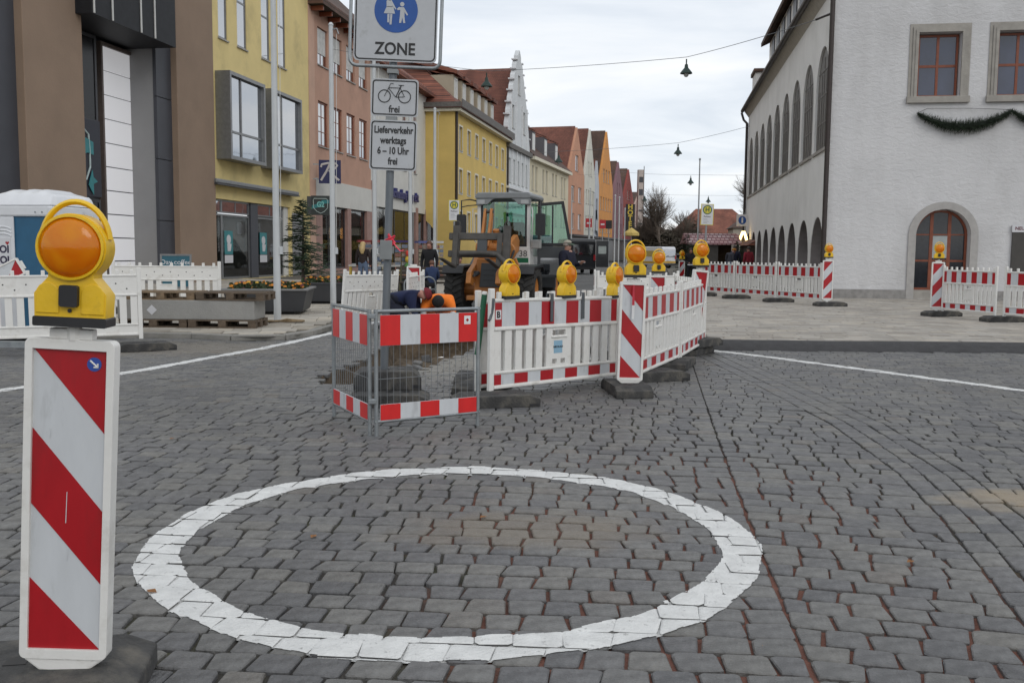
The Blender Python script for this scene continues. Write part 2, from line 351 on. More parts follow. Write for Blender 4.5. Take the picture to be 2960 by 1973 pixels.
def stone_geo(q, n8, joint, cut, bev, rise, rng, zb=0.0, deep=.035, tilt=.02, head=1.0):
    """verts (N,k,3) and one face list for a stone: base ring, shoulder ring, crown ring, crown middle"""
    Nn = len(q); lu = np.linalg.norm(q[:, 1]-q[:, 0], axis=1)[:, None]; lv = np.linalg.norm(q[:, 3]-q[:, 0], axis=1)[:, None]
    def ring(j):
        a, b_ = np.minimum(j*head/lu, .4), np.minimum(j/lv, .4); ca, cb = np.minimum(cut/lu, .3), np.minimum(cut/lv, .3); o = np.ones_like(a)
        if n8: S = [a+ca, 1-a-ca, 1-a, 1-a, 1-a-ca, a+ca, a, a]; T = [b_, b_, b_+cb, 1-b_-cb, 1-b_, 1-b_, 1-b_-cb, b_+cb]
        else: S = [a, 1-a, 1-a, a]; T = [b_, b_, 1-b_, 1-b_]
        S = np.concatenate(S, 1)[:, :, None]; T = np.concatenate(T, 1)[:, :, None]
        return (q[:, 0:1]*(1-S)*(1-T) + q[:, 1:2]*S*(1-T) + q[:, 2:3]*S*T + q[:, 3:4]*(1-S)*T)
    r0 = ring(joint); r0 = r0 + rng.normal(0, .0036 if n8 else .0015, r0.shape); c = r0.mean(1, keepdims=True)
    d = r0 - c; ln = np.linalg.norm(d, axis=2, keepdims=True); r1 = c + d*np.maximum(1 - bev/ln, .3)
    h = zb + rng.normal(0, rise, (Nn, 1)); g = rng.normal(0, tilt, (Nn, 1, 2)); k = r0.shape[1]
    zt = lambda r: h + ((r - c)*g).sum(2)
    V = [np.concatenate([r0, np.full((Nn, k, 1), zb-deep)], 2), np.concatenate([r0, (zt(r0) - bev*.75)[:, :, None]], 2), np.concatenate([r1, zt(r1)[:, :, None]], 2)]
    F = []
    for l in range(2):
        for i in range(k): F.append((l*k+i, l*k+(i+1) % k, (l+1)*k+(i+1) % k, (l+1)*k+i))
    if n8:
        V.append(np.concatenate([c, (h + .0035)[:, :, None]], 2))
        for i in range(k): F.append((2*k+i, 2*k+(i+1) % k, 3*k))
    else: F.append(tuple(range(2*k, 3*k)))
    return np.concatenate(V, 1), F
def bulk(name, V, F, m, parent, tones):
    Nn, k, _ = V.shape; me = bpy.data.meshes.new(name); allf = []
    for s in range(Nn): allf += [tuple(i + s*k for i in f) for f in F]
    me.from_pydata(V.reshape(-1, 3).tolist(), [], allf); me.materials.append(m)
    at = me.attributes.new('tone', 'FLOAT', 'FACE'); at.data.foreach_set('value', np.repeat(tones, len(F)).astype(np.float32))
    o = put(name, me, parent); o['kind'] = 'stuff'; return o
STOPS = [(0, (.74, .75, .78)), (.3, (.92, .92, .94)), (.6, (1.0, 1.0, .98)), (.85, (1.14, 1.13, 1.09)), (.97, (1.15, 1.12, 1.04)), (1, (1.08, 1.0, .92))]
CB = dict(col=(.128, .126, .124), rough=.5, var=.3, scale=15, bump=.5, bscale=60, dirt=((.21, .21, .205), .56, .75, 34, .42), wet=STOPS)
COB_A = mat('granite setts', attr='tone', **CB); COB_O = mat('granite sett', attr='object', **CB)
def ground_stains(m):
    # broad damp and sandy areas that run across many stones (world position)
    t = m.node_tree; n = t.nodes.new; k = t.links.new; p = t.nodes['Principled BSDF']; cur = p.inputs['Base Color'].links[0].from_socket
    g = n('ShaderNodeNewGeometry'); no = n('ShaderNodeTexNoise'); no.inputs['Scale'].default_value = .55; no.inputs['Detail'].default_value = 6; no.inputs['Roughness'].default_value = .6; k(g.outputs['Position'], no.inputs['Vector'])
    mr = n('ShaderNodeMapRange'); mr.inputs['From Min'].default_value = .32; mr.inputs['From Max'].default_value = .68; mr.inputs['To Min'].default_value = .76; mr.inputs['To Max'].default_value = 1.22; k(no.outputs['Fac'], mr.inputs['Value'])
    v = n('ShaderNodeVectorMath'); v.operation = 'SCALE'; k(cur, v.inputs[0]); k(mr.outputs[0], v.inputs['Scale']); cur = v.outputs[0]
    rr_ = n('ShaderNodeMapRange'); rr_.inputs['From Min'].default_value = .3; rr_.inputs['From Max'].default_value = .7; rr_.inputs['To Min'].default_value = .36; rr_.inputs['To Max'].default_value = .66; k(no.outputs['Fac'], rr_.inputs['Value']); k(rr_.outputs[0], p.inputs['Roughness'])
    n2 = n('ShaderNodeTexNoise'); n2.inputs['Scale'].default_value = 3.5; n2.inputs['Detail'].default_value = 6; k(g.outputs['Position'], n2.inputs['Vector'])
    for (cx, cy), (rx, ry), col, amt in (((3.15, 5.6), (.55, .30), (.30, .24, .165), .8), ((.1, 4.9), (.75, .4), (.20, .16, .11), .45), ((-5.0, 14.0), (2.0, 1.2), (.22, .19, .15), .5), ((-.4, 12.0), (1.3, 1.6), (.26, .24, .20), .55)):
        mp = n('ShaderNodeMapping'); mp.inputs['Location'].default_value = (-cx/rx, -cy/ry, 0); mp.inputs['Scale'].default_value = (1/rx, 1/ry, 0); k(g.outputs['Position'], mp.inputs[0])
        l = n('ShaderNodeVectorMath'); l.operation = 'LENGTH'; k(mp.outputs[0], l.inputs[0]); a = n('ShaderNodeMath'); a.operation = 'MULTIPLY_ADD'; a.inputs[1].default_value = 1.3; k(n2.outputs['Fac'], a.inputs[0]); k(l.outputs['Value'], a.inputs[2])
        r = n('ShaderNodeMapRange'); r.inputs['From Min'].default_value = 1.75; r.inputs['From Max'].default_value = 1.15; r.inputs['To Max'].default_value = amt; k(a.outputs[0], r.inputs['Value'])
        mi = n('ShaderNodeMix'); mi.data_type = 'RGBA'; mi.inputs['B'].default_value = (*col, 1); k(r.outputs[0], mi.inputs['Factor']); k(cur, mi.inputs['A']); cur = mi.outputs['Result']
    k(cur, p.inputs['Base Color'])
ground_stains(COB_A); ground_stains(COB_O)
rng = np.random.default_rng(3)
near = cen[:, 1] < 9.0
single = np.zeros(len(Q), bool); vis = (np.abs(cen[:, 0]) < .545*cen[:, 1]) & (cen[:, 1] > 3.0)
single[np.where(vis)[0][:300]] = True
Vn, Fn = stone_geo(Q[near], True, .0058, .012, .0068, .0024, rng, tilt=.010, head=1.2)
Vf, Ff = stone_geo(Q[~near], False, .0075, 0, .008, .0020, rng, tilt=.006, head=.45)
tn = rng.random(len(Vn)); sn = single[near]
for i in np.where(sn)[0]:
    me = bpy.data.meshes.new('cobblestone'); c0 = Vn[i].mean(0); me.from_pydata((Vn[i]-c0).tolist(), [], Fn); me.materials.append(COB_O); put('cobblestone', me, road, c0)
bulk('cobbles', Vn[~sn], Fn, COB_A, road, tn[~sn]); bulk('distant_cobbles', Vf, Ff, COB_A, road, rng.random(len(Vf)))
# beyond 24 m the stones are smaller than a pixel: courses in the material
b = MB(); b.add([(-2.4, 23.8, -.006), (4.2, 23.8, -.006), (7.6, 45, -.006), (14.5, 90, -.006), (26, 160, -.006), (14, 150, -.006), (6.6, 93, -.006), (.6, 47, -.006)], [tuple(range(8))])
b.build('far_paving', tile_mat('far setts', (.13, .13, .13), (.16, .16, .155), (.06, .055, .05), 'XY', .19, .15, .02, .85, .5), road)

# ---- paint on the stones' crowns --------------------------------------------------------------
PAINT = mat('white road paint', (.64, .64, .625), .7, var=.12, scale=9, bump=.5, bscale=70, dirt=((.19, .185, .18), .60, .70, 26, .75))
def clip(poly, cell):
    for i in range(4):
        ax, ay = cell[i]; bx, by = cell[(i+1) % 4]; o = []
        if not poly: return poly
        for j in range(len(poly)):
            p, q = poly[j-1], poly[j]; dp = (bx-ax)*(p[1]-ay)-(by-ay)*(p[0]-ax); dq = (bx-ax)*(q[1]-ay)-(by-ay)*(q[0]-ax)
            if (dp >= 0) != (dq >= 0):
                t = dp/(dp-dq); o.append(tuple(p[k]+(q[k]-p[k])*t for k in range(3)))
            if dq >= 0: o.append(q)
        poly = o
    return poly
def paint(name, cells, label):
    b = MB(); cc = np.array([np.mean(c, 0) for c in cells]); rad = max(np.max(np.linalg.norm(np.array(c)-np.mean(c, 0), axis=1)) for c in cells)
    for V, F, k in ((Vn, Fn, 8), (Vf, Ff, 4)):
        C = V[:, :, :2].mean(1); lo = cc.min(0)-.4; hi = cc.max(0)+.4
        for i in np.where((C > lo).all(1) & (C < hi).all(1))[0]:
            d = np.linalg.norm(cc - C[i], axis=1); js = np.where(d < rad + .17)[0]
            if not len(js): continue
            P = V[i].copy(); P[k:, 2] += .0028; c2 = P[:, :2].mean(0); P[k:2*k, :2] = c2 + (P[k:2*k, :2]-c2)*1.075; P[k:2*k, 2] += .002
            for f in F[k:]:
                pl = [tuple(P[q]) for q in f]
                for j in js:
                    r = clip(pl, cells[j])
                    if len(r) > 2: b.add(r, [tuple(range(len(r)))])
    for c in cells:
        m = np.mean(c, 0); b.add([(m[0]+(p[0]-m[0])*1.0, m[1]+(p[1]-m[1])*1.0, -.0075) for p in c], [(0, 1, 2, 3)])   # paint run into the joints
    return tag(b.build(name, PAINT), label, kind='structure')
def wob(t, s): return .010*math.sin(7*t+s)+.006*math.sin(19*t+2*s)+random.Random(round(t*400)+s).uniform(-.004, .004)
RC = (-.285, 4.80); cells = []
for i in range(260):
    t0, t1 = 2*math.pi*i/260, 2*math.pi*(i+1)/260; f = lambda t, r: (RC[0]+r*math.cos(t), RC[1]+r*math.sin(t))
    tt = (t0+t1)/2; ri, ro = 1.335 + wob(tt, 3), 1.535 + wob(tt, 8)
    cells.append([f(t0, ri), f(t0, ro), f(t1, ro), f(t1, ri)])
paint('painted_ring', cells, 'large white painted ring on the cobbles in the foreground')
def stripe(name, pts, w, label):
    P = np.array(pts); s = np.concatenate([[0], np.cumsum(np.linalg.norm(np.diff(P, axis=0), axis=1))]); n = int(s[-1]/.05); L = []
    X = np.interp(np.linspace(0, s[-1], n), s, P[:, 0]); Y = np.interp(np.linspace(0, s[-1], n), s, P[:, 1])
    cells = []
    for i in range(n-1):
        d = Vector((X[i+1]-X[i], Y[i+1]-Y[i])).normalized(); nn = Vector((-d.y, d.x)); a = w/2 + wob(i*.05, 1); c = w/2 + wob(i*.05, 5)
        p, q = Vector((X[i], Y[i])), Vector((X[i+1], Y[i+1])); cells.append([tuple(p - nn*a), tuple(q - nn*a), tuple(q + nn*c), tuple(p + nn*c)])
    return paint(name, cells, label)
def smooth_path(pts, n=8):
    P = [Vector(p) for p in pts]; o = []
    for i in range(len(P)-1):
        p0, p1, p2, p3 = P[max(i-1, 0)], P[i], P[i+1], P[min(i+2, len(P)-1)]
        for k in range(n):
            t = k/n; o.append(tuple(.5*((2*p1)+(p2-p0)*t+(2*p0-5*p1+4*p2-p3)*t*t+(3*p1-p0-3*p2+p3)*t**3)))
    return o + [tuple(P[-1])]
stripe('painted_line', smooth_path([(-6.1, 8.2), (-5.24, 9.65), (-4.61, 10.95), (-4.1, 12.73), (-3.61, 14.55), (-3.2, 16.87), (-2.75, 20.0)]), .17, 'white painted line curving along the left kerb')
stripe('painted_line', smooth_path([(2.95, 14.42), (3.4, 13.85), (4.23, 12.55), (5.02, 11.21), (5.6, 10.31), (6.4, 9.0)]), .17, 'white painted line running from the barriers to the right')

# ---- pavements --------------------------------------------------------------------------------
def sheet(name, poly, z, m, parent=None):
    b = MB(); b.add([(p[0], p[1], z) for p in poly], []); flat = list(poly)
    for a, c, d in tessellate_polygon([[Vector((p[0], p[1], 0)) for p in poly]]):
        ar = (flat[c][0]-flat[a][0])*(flat[d][1]-flat[a][1]) - (flat[d][0]-flat[a][0])*(flat[c][1]-flat[a][1])
        b.f.append((a, c, d) if ar > 0 else (a, d, c)); b.m.append(0)
    return b.build(name, m, parent)
def skirt(name, poly, z0, z1, m, parent):
    b = MB()
    for p, q in zip(poly[:-1], poly[1:]): b.add([(p[0], p[1], z0), (q[0], q[1], z0), (q[0], q[1], z1), (p[0], p[1], z1)], [(0, 1, 2, 3)])
    return b.build(name, m, parent)
SLABJ = mat('slab joint', (.10, .088, .07), .95, var=.3, scale=3)
pave = tag(sheet('pavement', PAVE, PV_Z-.02, SLABJ), 'beige slab pavement on the left', kind='structure')
ST2 = [(0, (.82, .80, .78)), (.5, (1, 1, 1)), (.85, (1.1, 1.06, 1.0)), (1, (.7, .68, .66))]
SLAB = mat('beige paving slab', (.40, .37, .32), .85, var=.18, scale=2.2, bump=.25, bscale=60, attr='tone', wet=ST2, dirt=((.15, .14, .12), .52, .75, 1.3, .55))
SLAB2 = mat('plaza paver', (.37, .345, .31), .85, var=.16, scale=1.4, bump=.25, bscale=60, attr='tone', wet=ST2, dirt=((.16, .15, .135), .5, .75, .9, .6))
def ok_pave(x, y): return visible(x, y, 46) and inside((x, y), PAVE) and y > 14
q = np.array(rows(-80.8+90, 8, 60, .38, .42, .62, -40.0, 20.0, ok_pave, 11, .15, .002, True))
V, F = stone_geo(q, False, .005, 0, .008, .0025, rng, PV_Z, .03, .004); bulk('paving_slabs', V, F, SLAB, pave, rng.random(len(V)))
KERBM = mat('kerb granite', (.25, .24, .22), .8, var=.2, scale=5, bump=.4, bscale=50, dirt=((.10, .10, .07), .5, .7, 2.5, .7))
kp = smooth_path(KERB[1:11], 6); acc = 0; start = kp[0]; kpts = [kp[0]]
seglen = .95
P = np.array(kp); s = np.concatenate([[0], np.cumsum(np.linalg.norm(np.diff(P, axis=0), axis=1))]); t = 0
while t < min(s[-1], 30) - .3:
    t2 = t + random.uniform(.75, 1.05); A = np.array([np.interp(t+.006, s, P[:, i]) for i in (0, 1)]); B = np.array([np.interp(t2-.006, s, P[:, i]) for i in (0, 1)])
    d = (B-A)/np.linalg.norm(B-A); nn = np.array([-d[1], d[0]]); m_ = (A+B)/2; l = np.linalg.norm(B-A)/2
    b = MB(); b.box(-l, l, -.03, .13, -.09, .006); b.build('kerb_stone', KERBM, pave, (m_[0], m_[1], PV_Z), (0, 0, math.atan2(d[1], d[0])), bevel=.012); t = t2
plaza = tag(sheet('plaza', PLAZA, PL_Z-.02, SLABJ), 'beige paved plaza before the white hall', kind='structure')
skirt('edge', PLAZA_L, -.03, PL_Z-.012, SLABJ, plaza)
def ok_plaza(x, y): return visible(x, y, 34) and inside((x, y), PLAZA)
q = np.array(rows(-2.5, 14, 40, .20, .30, .46, -10.0, 30.0, ok_plaza, 12, .3, .004, True))
V, F = stone_geo(q, False, .004, 0, .007, .0022, rng, PL_Z, .03, .004); bulk('pavers', V, F, SLAB2, plaza, rng.random(len(V)))
ASPH = mat('fresh asphalt', (.052, .051, .053), .9, var=.2, scale=8, bump=.7, bscale=120)
b = MB(); xs = [2.75, 3.2, 3.9, 5, 6.2, 7.8, 10, 14, 40]; fr = [14.50, 14.42, 14.40, 14.34, 14.4, 14.36, 14.42, 14.38, 14.4]
prof = [(0, -.004), (.05, .035), (.16, .088), (.30, .122), (.42, .126)]; vs = []; fs = []
for i, x in enumerate(xs):
    for dy_, zz in prof: vs.append((x + dy_*.12, fr[i]+dy_*(1 if i else .8), zz))
kk = len(prof)
for i in range(len(xs)-1):
    for j in range(kk-1): fs.append((i*kk+j, (i+1)*kk+j, (i+1)*kk+j+1, i*kk+j+1))
b.add(vs, fs); tag(b.build('asphalt_ramp', ASPH, smooth=60), 'dark asphalt ramp strip along the plaza edge', kind='structure')

# ---- the dug-up trench ------------------------------------------------------------------------
EARTH = mat('dug earth', (.105, .078, .052), .97, var=.45, scale=7, bump=1.0, bscale=30, dirt=((.2, .165, .12), .5, .7, 12, .6))
b = MB(); rn = random.Random(9); ring = smooth_path(HOLE + [HOLE[0]], 4)[:-1]; L = len(ring); cx, cy = -1.35, 13.4; lev = [(0, 0.0, .0), (-.12, .02, .02), (-.26, .05, .04), (-.36, .12, .05)]
vs = []; fs = []
for z_, sh, j in lev:
    for p in ring: vs.append((p[0]+(cx-p[0])*sh*.5+rn.uniform(-j, j), p[1]+(cy-p[1])*sh*.18+rn.uniform(-j, j), z_ + rn.uniform(-j, j)*.6 - .004))
for l in range(3):
    for i in range(L): fs.append((l*L+i, (l+1)*L+i, (l+1)*L+(i+1) % L, l*L+(i+1) % L))
b.add(vs, fs)
nx, ny = 16, 50; vs = [(-2.4+2.1*i/(nx-1), 10.1+6.5*j/(ny-1), -.37+rn.uniform(-.03, .05)+.05*math.sin(j*.7+i)) for j in range(ny) for i in range(nx)]
b.add(vs, [(j*nx+i, j*nx+i+1, (j+1)*nx+i+1, (j+1)*nx+i) for j in range(ny-1) for i in range(nx-1)])
tag(b.build('trench', EARTH, smooth=50), 'dug-up trench of brown earth in the cobbles', kind='structure')
sm = None
for i in range(34):
    if i < 14: x, y, zz = rn.uniform(-2.0, -.8), rn.uniform(12.4, 15.5), -.30
    else: x, y, zz = rn.uniform(-.1, 1.3), rn.uniform(11.3, 14.5), .05
    if zz < 0 and not inside((x, y), [(cx+(p[0]-cx)*.85, cy+(p[1]-cy)*.9) for p in HOLE]): continue
    if zz > 0 and (inside((x, y), HOLE) or y < 10.6 + x): continue
    b = MB(); b.box(-.09, .09, -.07, .07, -.065, .065)
    o = b.build('loose_cobblestone', COB_O, road, (x, y, zz), (rn.uniform(-.4, .4), rn.uniform(-.4, .4), rn.uniform(0, 3)), bevel=.018)
# ================================================================== road works furniture
Z0 = 0.0
# ---- guide beacon board (local: face towards -Y, z from the bottom of its plug)
def beacon_meshes():
    W, D_, H_ = .135, .028, 1.0; z0 = .13
    f = MB(); f.prism(rrect(-W, W, z0-.012, z0+H_+.012, .02), -D_, D_, holes=[rect(-W+.024, W-.024, z0+.02, z0+H_-.02)])
    bk = MB(); bk.box(-W+.02, W-.02, -.012, D_-.004, z0+.018, z0+H_-.018)
    fa = MB(); fa.box(-W+.024, W-.024, -.0145, -.0122, z0+.02, z0+H_-.02)
    pl = MB(); pl.prism([(-W+.01, z0-.012), (W-.01, z0-.012), (.075, z0-.05), (.03, z0-.055), (.03, .0), (-.03, .0), (-.03, z0-.055), (-.075, z0-.05)], -.024, .024)
    cp = MB(); cp.box(-.065, .065, -.022, .022, z0+H_+.012, z0+H_+.045)
    L, R_, T = -W+.024, W-.024, z0+H_-.02; B = z0+.02
    st = [[(L, T), (R_, T-.265), (R_, T)], [(L, T-.25), (L, T-.49), (R_, T-.75), (R_, T-.515)], [(L, T-.73), (L, B), (R_-.002, B)]]
    ss = []
    for p in st:
        m = MB(); m.prism(list(reversed(p)) if False else p, -.0165, -.0148); ss.append(m)
    return f, bk, fa, pl, cp, ss
def make_beacon(mirror=1):
    f, bk, fa, pl, cp, ss = beacon_meshes(); t = thing('guide_beacon', 'x', 'beacon board', group='striped guide beacon boards')
    f.build('frame', WHITE_PL, t, bevel=.006, smooth=40); bk.build('back_plate', WHITE_PL, t); fa.build('face', REFL_W, t)
    for s in ss:
        if mirror < 0:
            s.v = [(-x, y, z) for x, y, z in s.v]; s.f = [tuple(reversed(q)) for q in s.f]
        s.build('red_stripe', REFL_R, t)
    pl.build('plug', WHITE_PL, t, bevel=.006); cp.build('lamp_socket', WHITE_PL, t, bevel=.004)
    return t
BEACON, BEACON_M = make_beacon(1), make_beacon(-1)
used = {id(BEACON): False, id(BEACON_M): False}
def beacon(label, x, y, z, rz=0, rx=0, ry=0, m=1):
    p = BEACON if m > 0 else BEACON_M
    if not used[id(p)]: used[id(p)] = True; o = p; o['label'] = label
    else: o = copy_tree(p); o['label'] = label
    o.location = (x, y, z); o.rotation_euler = (R(rx), R(ry), R(rz)); return o
# ---- warning lamp (z = 0 at the bottom of its rubber skirt, lens axis along y)
def make_lamp():
    t = thing('warning_lamp', 'x', 'warning lamp', group='yellow road-works warning lamps'); zc = .242; r = .103
    out_ = [(-.104, .028), (.104, .028), (.106, .10), (.09, .122), (.066, .150)] + arc(0, zc, r, -50, 230, 36) + [(-.066, .150), (-.09, .122), (-.106, .10)]
    b = MB(); b.prism(out_, -.044, .044); b.build('housing', YELLOW, t, bevel=.012, seg=3, smooth=50)
    b = MB(); b.prism(rrect(-.108, .108, .0, .030, .006), -.05, .05); b.build('rubber_skirt', BLACKPL, t, bevel=.004)
    b = MB(); MR = Matrix.Translation((0, 0, zc)) @ Matrix.Rotation(R(90), 4, 'X')
    b.lathe([(.089, .040), (.098, .040), (.099, .058), (.092, .059), (.089, .05)], 36, MR); b.lathe([(.089, .040), (.098, .040), (.099, .058), (.092, .059), (.089, .05)], 36, Matrix.Translation((0, 0, zc)) @ Matrix.Rotation(R(-90), 4, 'X'))
    b.build('lens_rim', YELLOW, t, smooth=40)
    for s in (90, -90):
        b = MB(); b.lathe([(.0905, .046), (.086, .058), (.07, .067), (.045, .074), (.02, .077), (.0001, .078)], 36, Matrix.Translation((0, 0, zc)) @ Matrix.Rotation(R(s), 4, 'X')); b.build('lens', LENS, t, smooth=60)
    b = MB(); pts = [(x, 0, z) for x, z in arc(0, zc+.012, .101, 8, 172, 18, .128)]; b.tube(pts, .009, 8, flat=1.7); b.build('handle', YELLOW, t, smooth=60)
    for s in (-1, 1):
        b = MB(); b.prism(arc(s*.066, .10, .034, 0, 180, 8) + [(s*.066-.034, .04), (s*.066+.034, .04)], -.0475, -.043); b.build('panel', YELLOW, t, bevel=.003)
    b = MB(); b.prism(rrect(-.027, .027, .062, .128, .008), -.066, -.043); b.build('switch_box', BLACKPL, t, bevel=.005)
    b = MB(); b.cyl((0, -.044, .050), (0, -.05, .050), .006, n=8); b.build('screw', BLACKPL, t)
    b = MB(); b.box(-.018, .018, -.05, -.043, .148, .162); b.build('clip', LENS, t)
    b = MB(); b.cyl((0, 0, -.045), (0, 0, .005), .022, n=10); b.build('socket', WHITE_PL, t)
    return t
LAMP = make_lamp(); used_l = []
def lamp(label, x, y, z, rz=0, rx=0, ry=0, switch=True):
    o = LAMP if not used_l else copy_tree(LAMP); used_l.append(1); o['label'] = label; o.location = (x, y, z); o.rotation_euler = (R(rx), R(ry), R(rz))
    if not switch:
        for c in list(o.children):
            if c.name.startswith('switch_box'): bpy.data.objects.remove(c)
    return o
# ---- rubber base plate
def make_base():
    b = MB(); b.prism([(-.40, 0), (.40, 0), (.40, .075), (.30, .115), (-.30, .115), (-.40, .075)], -.19, .19, holes=[]); t = tag(b.build('base_plate', RUBBER, bevel=.007), 'x', 'base plate', 'rubber base plates of barriers and beacons')
    for x in (-.17, 0, .17):
        c = MB(); c.box(x-.035, x+.035, -.03, .03, .110, .1175); c.build('socket', BLACKPL, t)
    for s in (-1, 1):
        c = MB(); c.box(s*.34-.05, s*.34+.05, -.194, .194, .012, .034); c.build('grip_slot', BLACKPL, t)
    return t
BASE = make_base(); used_b = []
def base(label, x, y, z=0, rz=0, rx=0, ry=0):
    o = BASE if not used_b else copy_tree(BASE); used_b.append(1); o['label'] = label; o.location = (x, y, z); o.rotation_euler = (R(rx), R(ry), R(rz)); return o

# near left
beacon('large red and white striped beacon board in the left foreground', -1.432, 2.95, .03, 4, 0, 3.2)
lamp('large amber warning lamp on the beacon in the left foreground', -1.358, 2.945, 1.212, 6, 0, 2.8)
base('black rubber base under the beacon in the left foreground', -1.60, 2.98, 0, 10)
# central corner
beacon('beacon board at the corner of the central striped barriers, with tape hanging on it', 1.22, 9.82, .02, 6, 0, 1.2)
lamp('amber warning lamp on the beacon at the central barrier corner', 1.262, 9.82, 1.205, 4)
base('rubber base under the central corner beacon', 1.20, 9.86, 0, 96)
TAPE = mat('torn tape white', (.7, .7, .7), .5); TAPER = mat('torn tape red', (.5, .03, .05), .45)
b = MB(); b.prism([(-.004, .78), (.022, .78), (.026, .92), (0, .92)], -.0195, -.0185); tp = tag(b.build('tape_strip', TAPE, None, (1.232, 9.79, 0)), 'white and red tape strip hanging down the central beacon', 'tape')
b = MB(); b.prism([(-.002, .923), (.024, .923), (.022, 1.13), (.004, 1.13)], -.0195, -.0185); b.build('red_end', TAPER, tp)
# right end of the central run
beacon('leaning beacon board at the far right end of the central barriers', 2.60, 13.72, .09, 32, 3, 4.5)
lamp('amber warning lamp on the leaning beacon right of the central barriers', 2.70, 13.70, 1.265, 12)
base('rubber base under the leaning beacon beside the asphalt strip', 2.66, 13.9, 0, 60); base('second rubber base stacked under the leaning beacon', 2.72, 13.86, .1155, 48)
beacon('beacon board half hidden behind the barriers before the white van', 2.36, 15.5, -.04, -4)
lamp('amber warning lamp before the white van, behind the barriers', 2.37, 15.5, 1.14, 0); base('rubber base of the half hidden beacon behind the barriers', 2.36, 15.5, -.04, 8)
# right plaza
beacon('beacon board at the right end of the long barrier row on the plaza', 8.28, 25.05, PL_Z+.06, -6, m=-1); lamp('small warning lamp at the long barrier row before the white wall', 8.285, 25.05, PL_Z+1.26, 0); base('rubber base under the beacon of the long plaza row', 8.35, 25.0, PL_Z, 4)
beacon('beacon board before the arched door of the white hall', 9.52, 21.35, PL_Z+.06, -10, m=-1); lamp('small warning lamp before the arched door', 9.525, 21.35, PL_Z+1.26, -14); base('rubber base under the beacon before the arched door', 9.62, 21.3, PL_Z, 12)
beacon('distant beacon board on the street beside the person with papers', 7.0, 39.5, .02, 20, m=-1); lamp('tiny warning lamp on the distant beacon on the street', 7.0, 39.5, 1.22, 20); base('rubber base of the distant beacon on the street', 7.0, 39.5, 0, 0)
# left and middle
beacon('beacon board with one red corner beside the bicycle stands', -1.93, 18.6, .03, 8); base('rubber base of the beacon beside the bicycle stands', -1.93, 18.6, 0, 10)
beacon('tilted beacon board lying over the barrier before the toilet cabin', -8.35, 14.1, .66, 12, 0, 62)

# ---- picket barrier panel: x 0..2, stripes on the -Y side, plain boards with rivets on +Y
def make_barrier(L=2.0, stripes=True, rivets=False):
    t = thing('barrier_panel', 'x', 'barrier', group='white plastic picket barriers')
    b = MB(); b.box(-.03, .03, -.022, .022, .04, 1.075); post = b.mesh('post', WHITE_PL)
    put('post', post, t, (0.03, 0, 0), bevel=.008); put('post', post, t, (L-.03, 0, 0), bevel=.008)
    for nm, z0, z1, d in (('top_rail', .945, .975, .026), ('middle_rail', .665, .698, .028), ('lower_rail', .24, .268, .026), ('bottom_rail', .095, .128, .03)):
        b = MB(); b.box(.06, L-.06, -d, d, z0, z1); b.build(nm, WHITE_PL, t, bevel=.009)
    b = MB(); b.box(.06, L-.06, -.012, .012, .698, .945); b.build('board', WHITE_PL, t)
    b = MB(); b.box(.06, L-.06, -.012, .012, .128, .24); b.build('kick_board', WHITE_PL, t)
    b = MB(); b.box(-.024, .024, -.017, .017, .975, 1.04); pk = b.mesh('picket', WHITE_PL); n = 10
    for i in range(n): put('picket', pk, t, (.13+(L-.26)*i/(n-1), 0, 0), bevel=.006)
    b = MB(); b.box(-.047, .047, -.014, .014, .268, .665); sl = b.mesh('slat', WHITE_PL); n = 13
    for i in range(n):
        x = .11+(L-.22)*i/(n-1)
        if abs(x-L/2) > .2: put('slat', sl, t, (x, 0, 0), bevel=.004)
    b = MB(); b.prism(rect(L/2-.19, L/2+.19, .268, .665), -.014, .014, holes=[rect(L/2-.10, L/2+.10, .585, .64), rect(L/2-.10, L/2-.03, .29, .34), rect(L/2+.03, L/2+.10, .29, .34)]); b.build('centre_panel', WHITE_PL, t, bevel=.003)
    b = MB(); b.box(L/2-.12, L/2+.12, -.026, .026, .56, .582); b.build('handle', WHITE_PL, t, bevel=.006)
    if stripes:
        for z0, z1 in ((.705, .938), (.134, .234)):
            b = MB(); b.box(.065, L-.065, -.0142, -.0124, z0, z1); b.build('reflective_sheet', REFL_W, t)
            w = .19
            b = MB(); b.box(0, w, -.0160, -.0145, z0, z1); full = b.mesh('red_stripe', REFL_R); b = MB(); b.box(0, .095, -.0160, -.0145, z0, z1); half = b.mesh('red_stripe', REFL_R)
            put('red_stripe', half, t, (.066, 0, 0))
            for q in range(4): put('red_stripe', full, t, (.348+q*.377, 0, 0))
            put('red_stripe', half, t, (L-.161, 0, 0))
    if rivets:
        b = MB(); b.cyl((0, .0118, 0), (0, .0150, 0), .011, n=8); rv = b.mesh('rivet', BLACKPL)
        for i in range(12): put('rivet', rv, t, (.2+(L-.4)*i/11, 0, .80+(.045 if i % 2 else -.03)))
    return t
BAR, BAR_R = make_barrier(), make_barrier(2.0, False, True); used[id(BAR)] = used[id(BAR_R)] = False
def barrier(label, p0, p1, z=0, z1=None, plain=False, lean=0):
    """front (stripes) is on the right-hand side walking p0 -> p1; plain panels show their riveted back there"""
    p = BAR_R if plain else BAR
    if plain: p0, p1 = p1, p0; z, z1 = (z if z1 is None else z1), z
    o = p if not used[id(p)] else copy_tree(p); used[id(p)] = True; o['label'] = label
    d = Vector((p1[0]-p0[0], p1[1]-p0[1])); zz = z if z1 is None else z1
    o.location = (p0[0], p0[1], z); o.rotation_euler = (R(lean), -math.atan2(zz-z, d.length), math.atan2(d.y, d.x)); o.scale = (d.length/2.0, 1, 1); return o
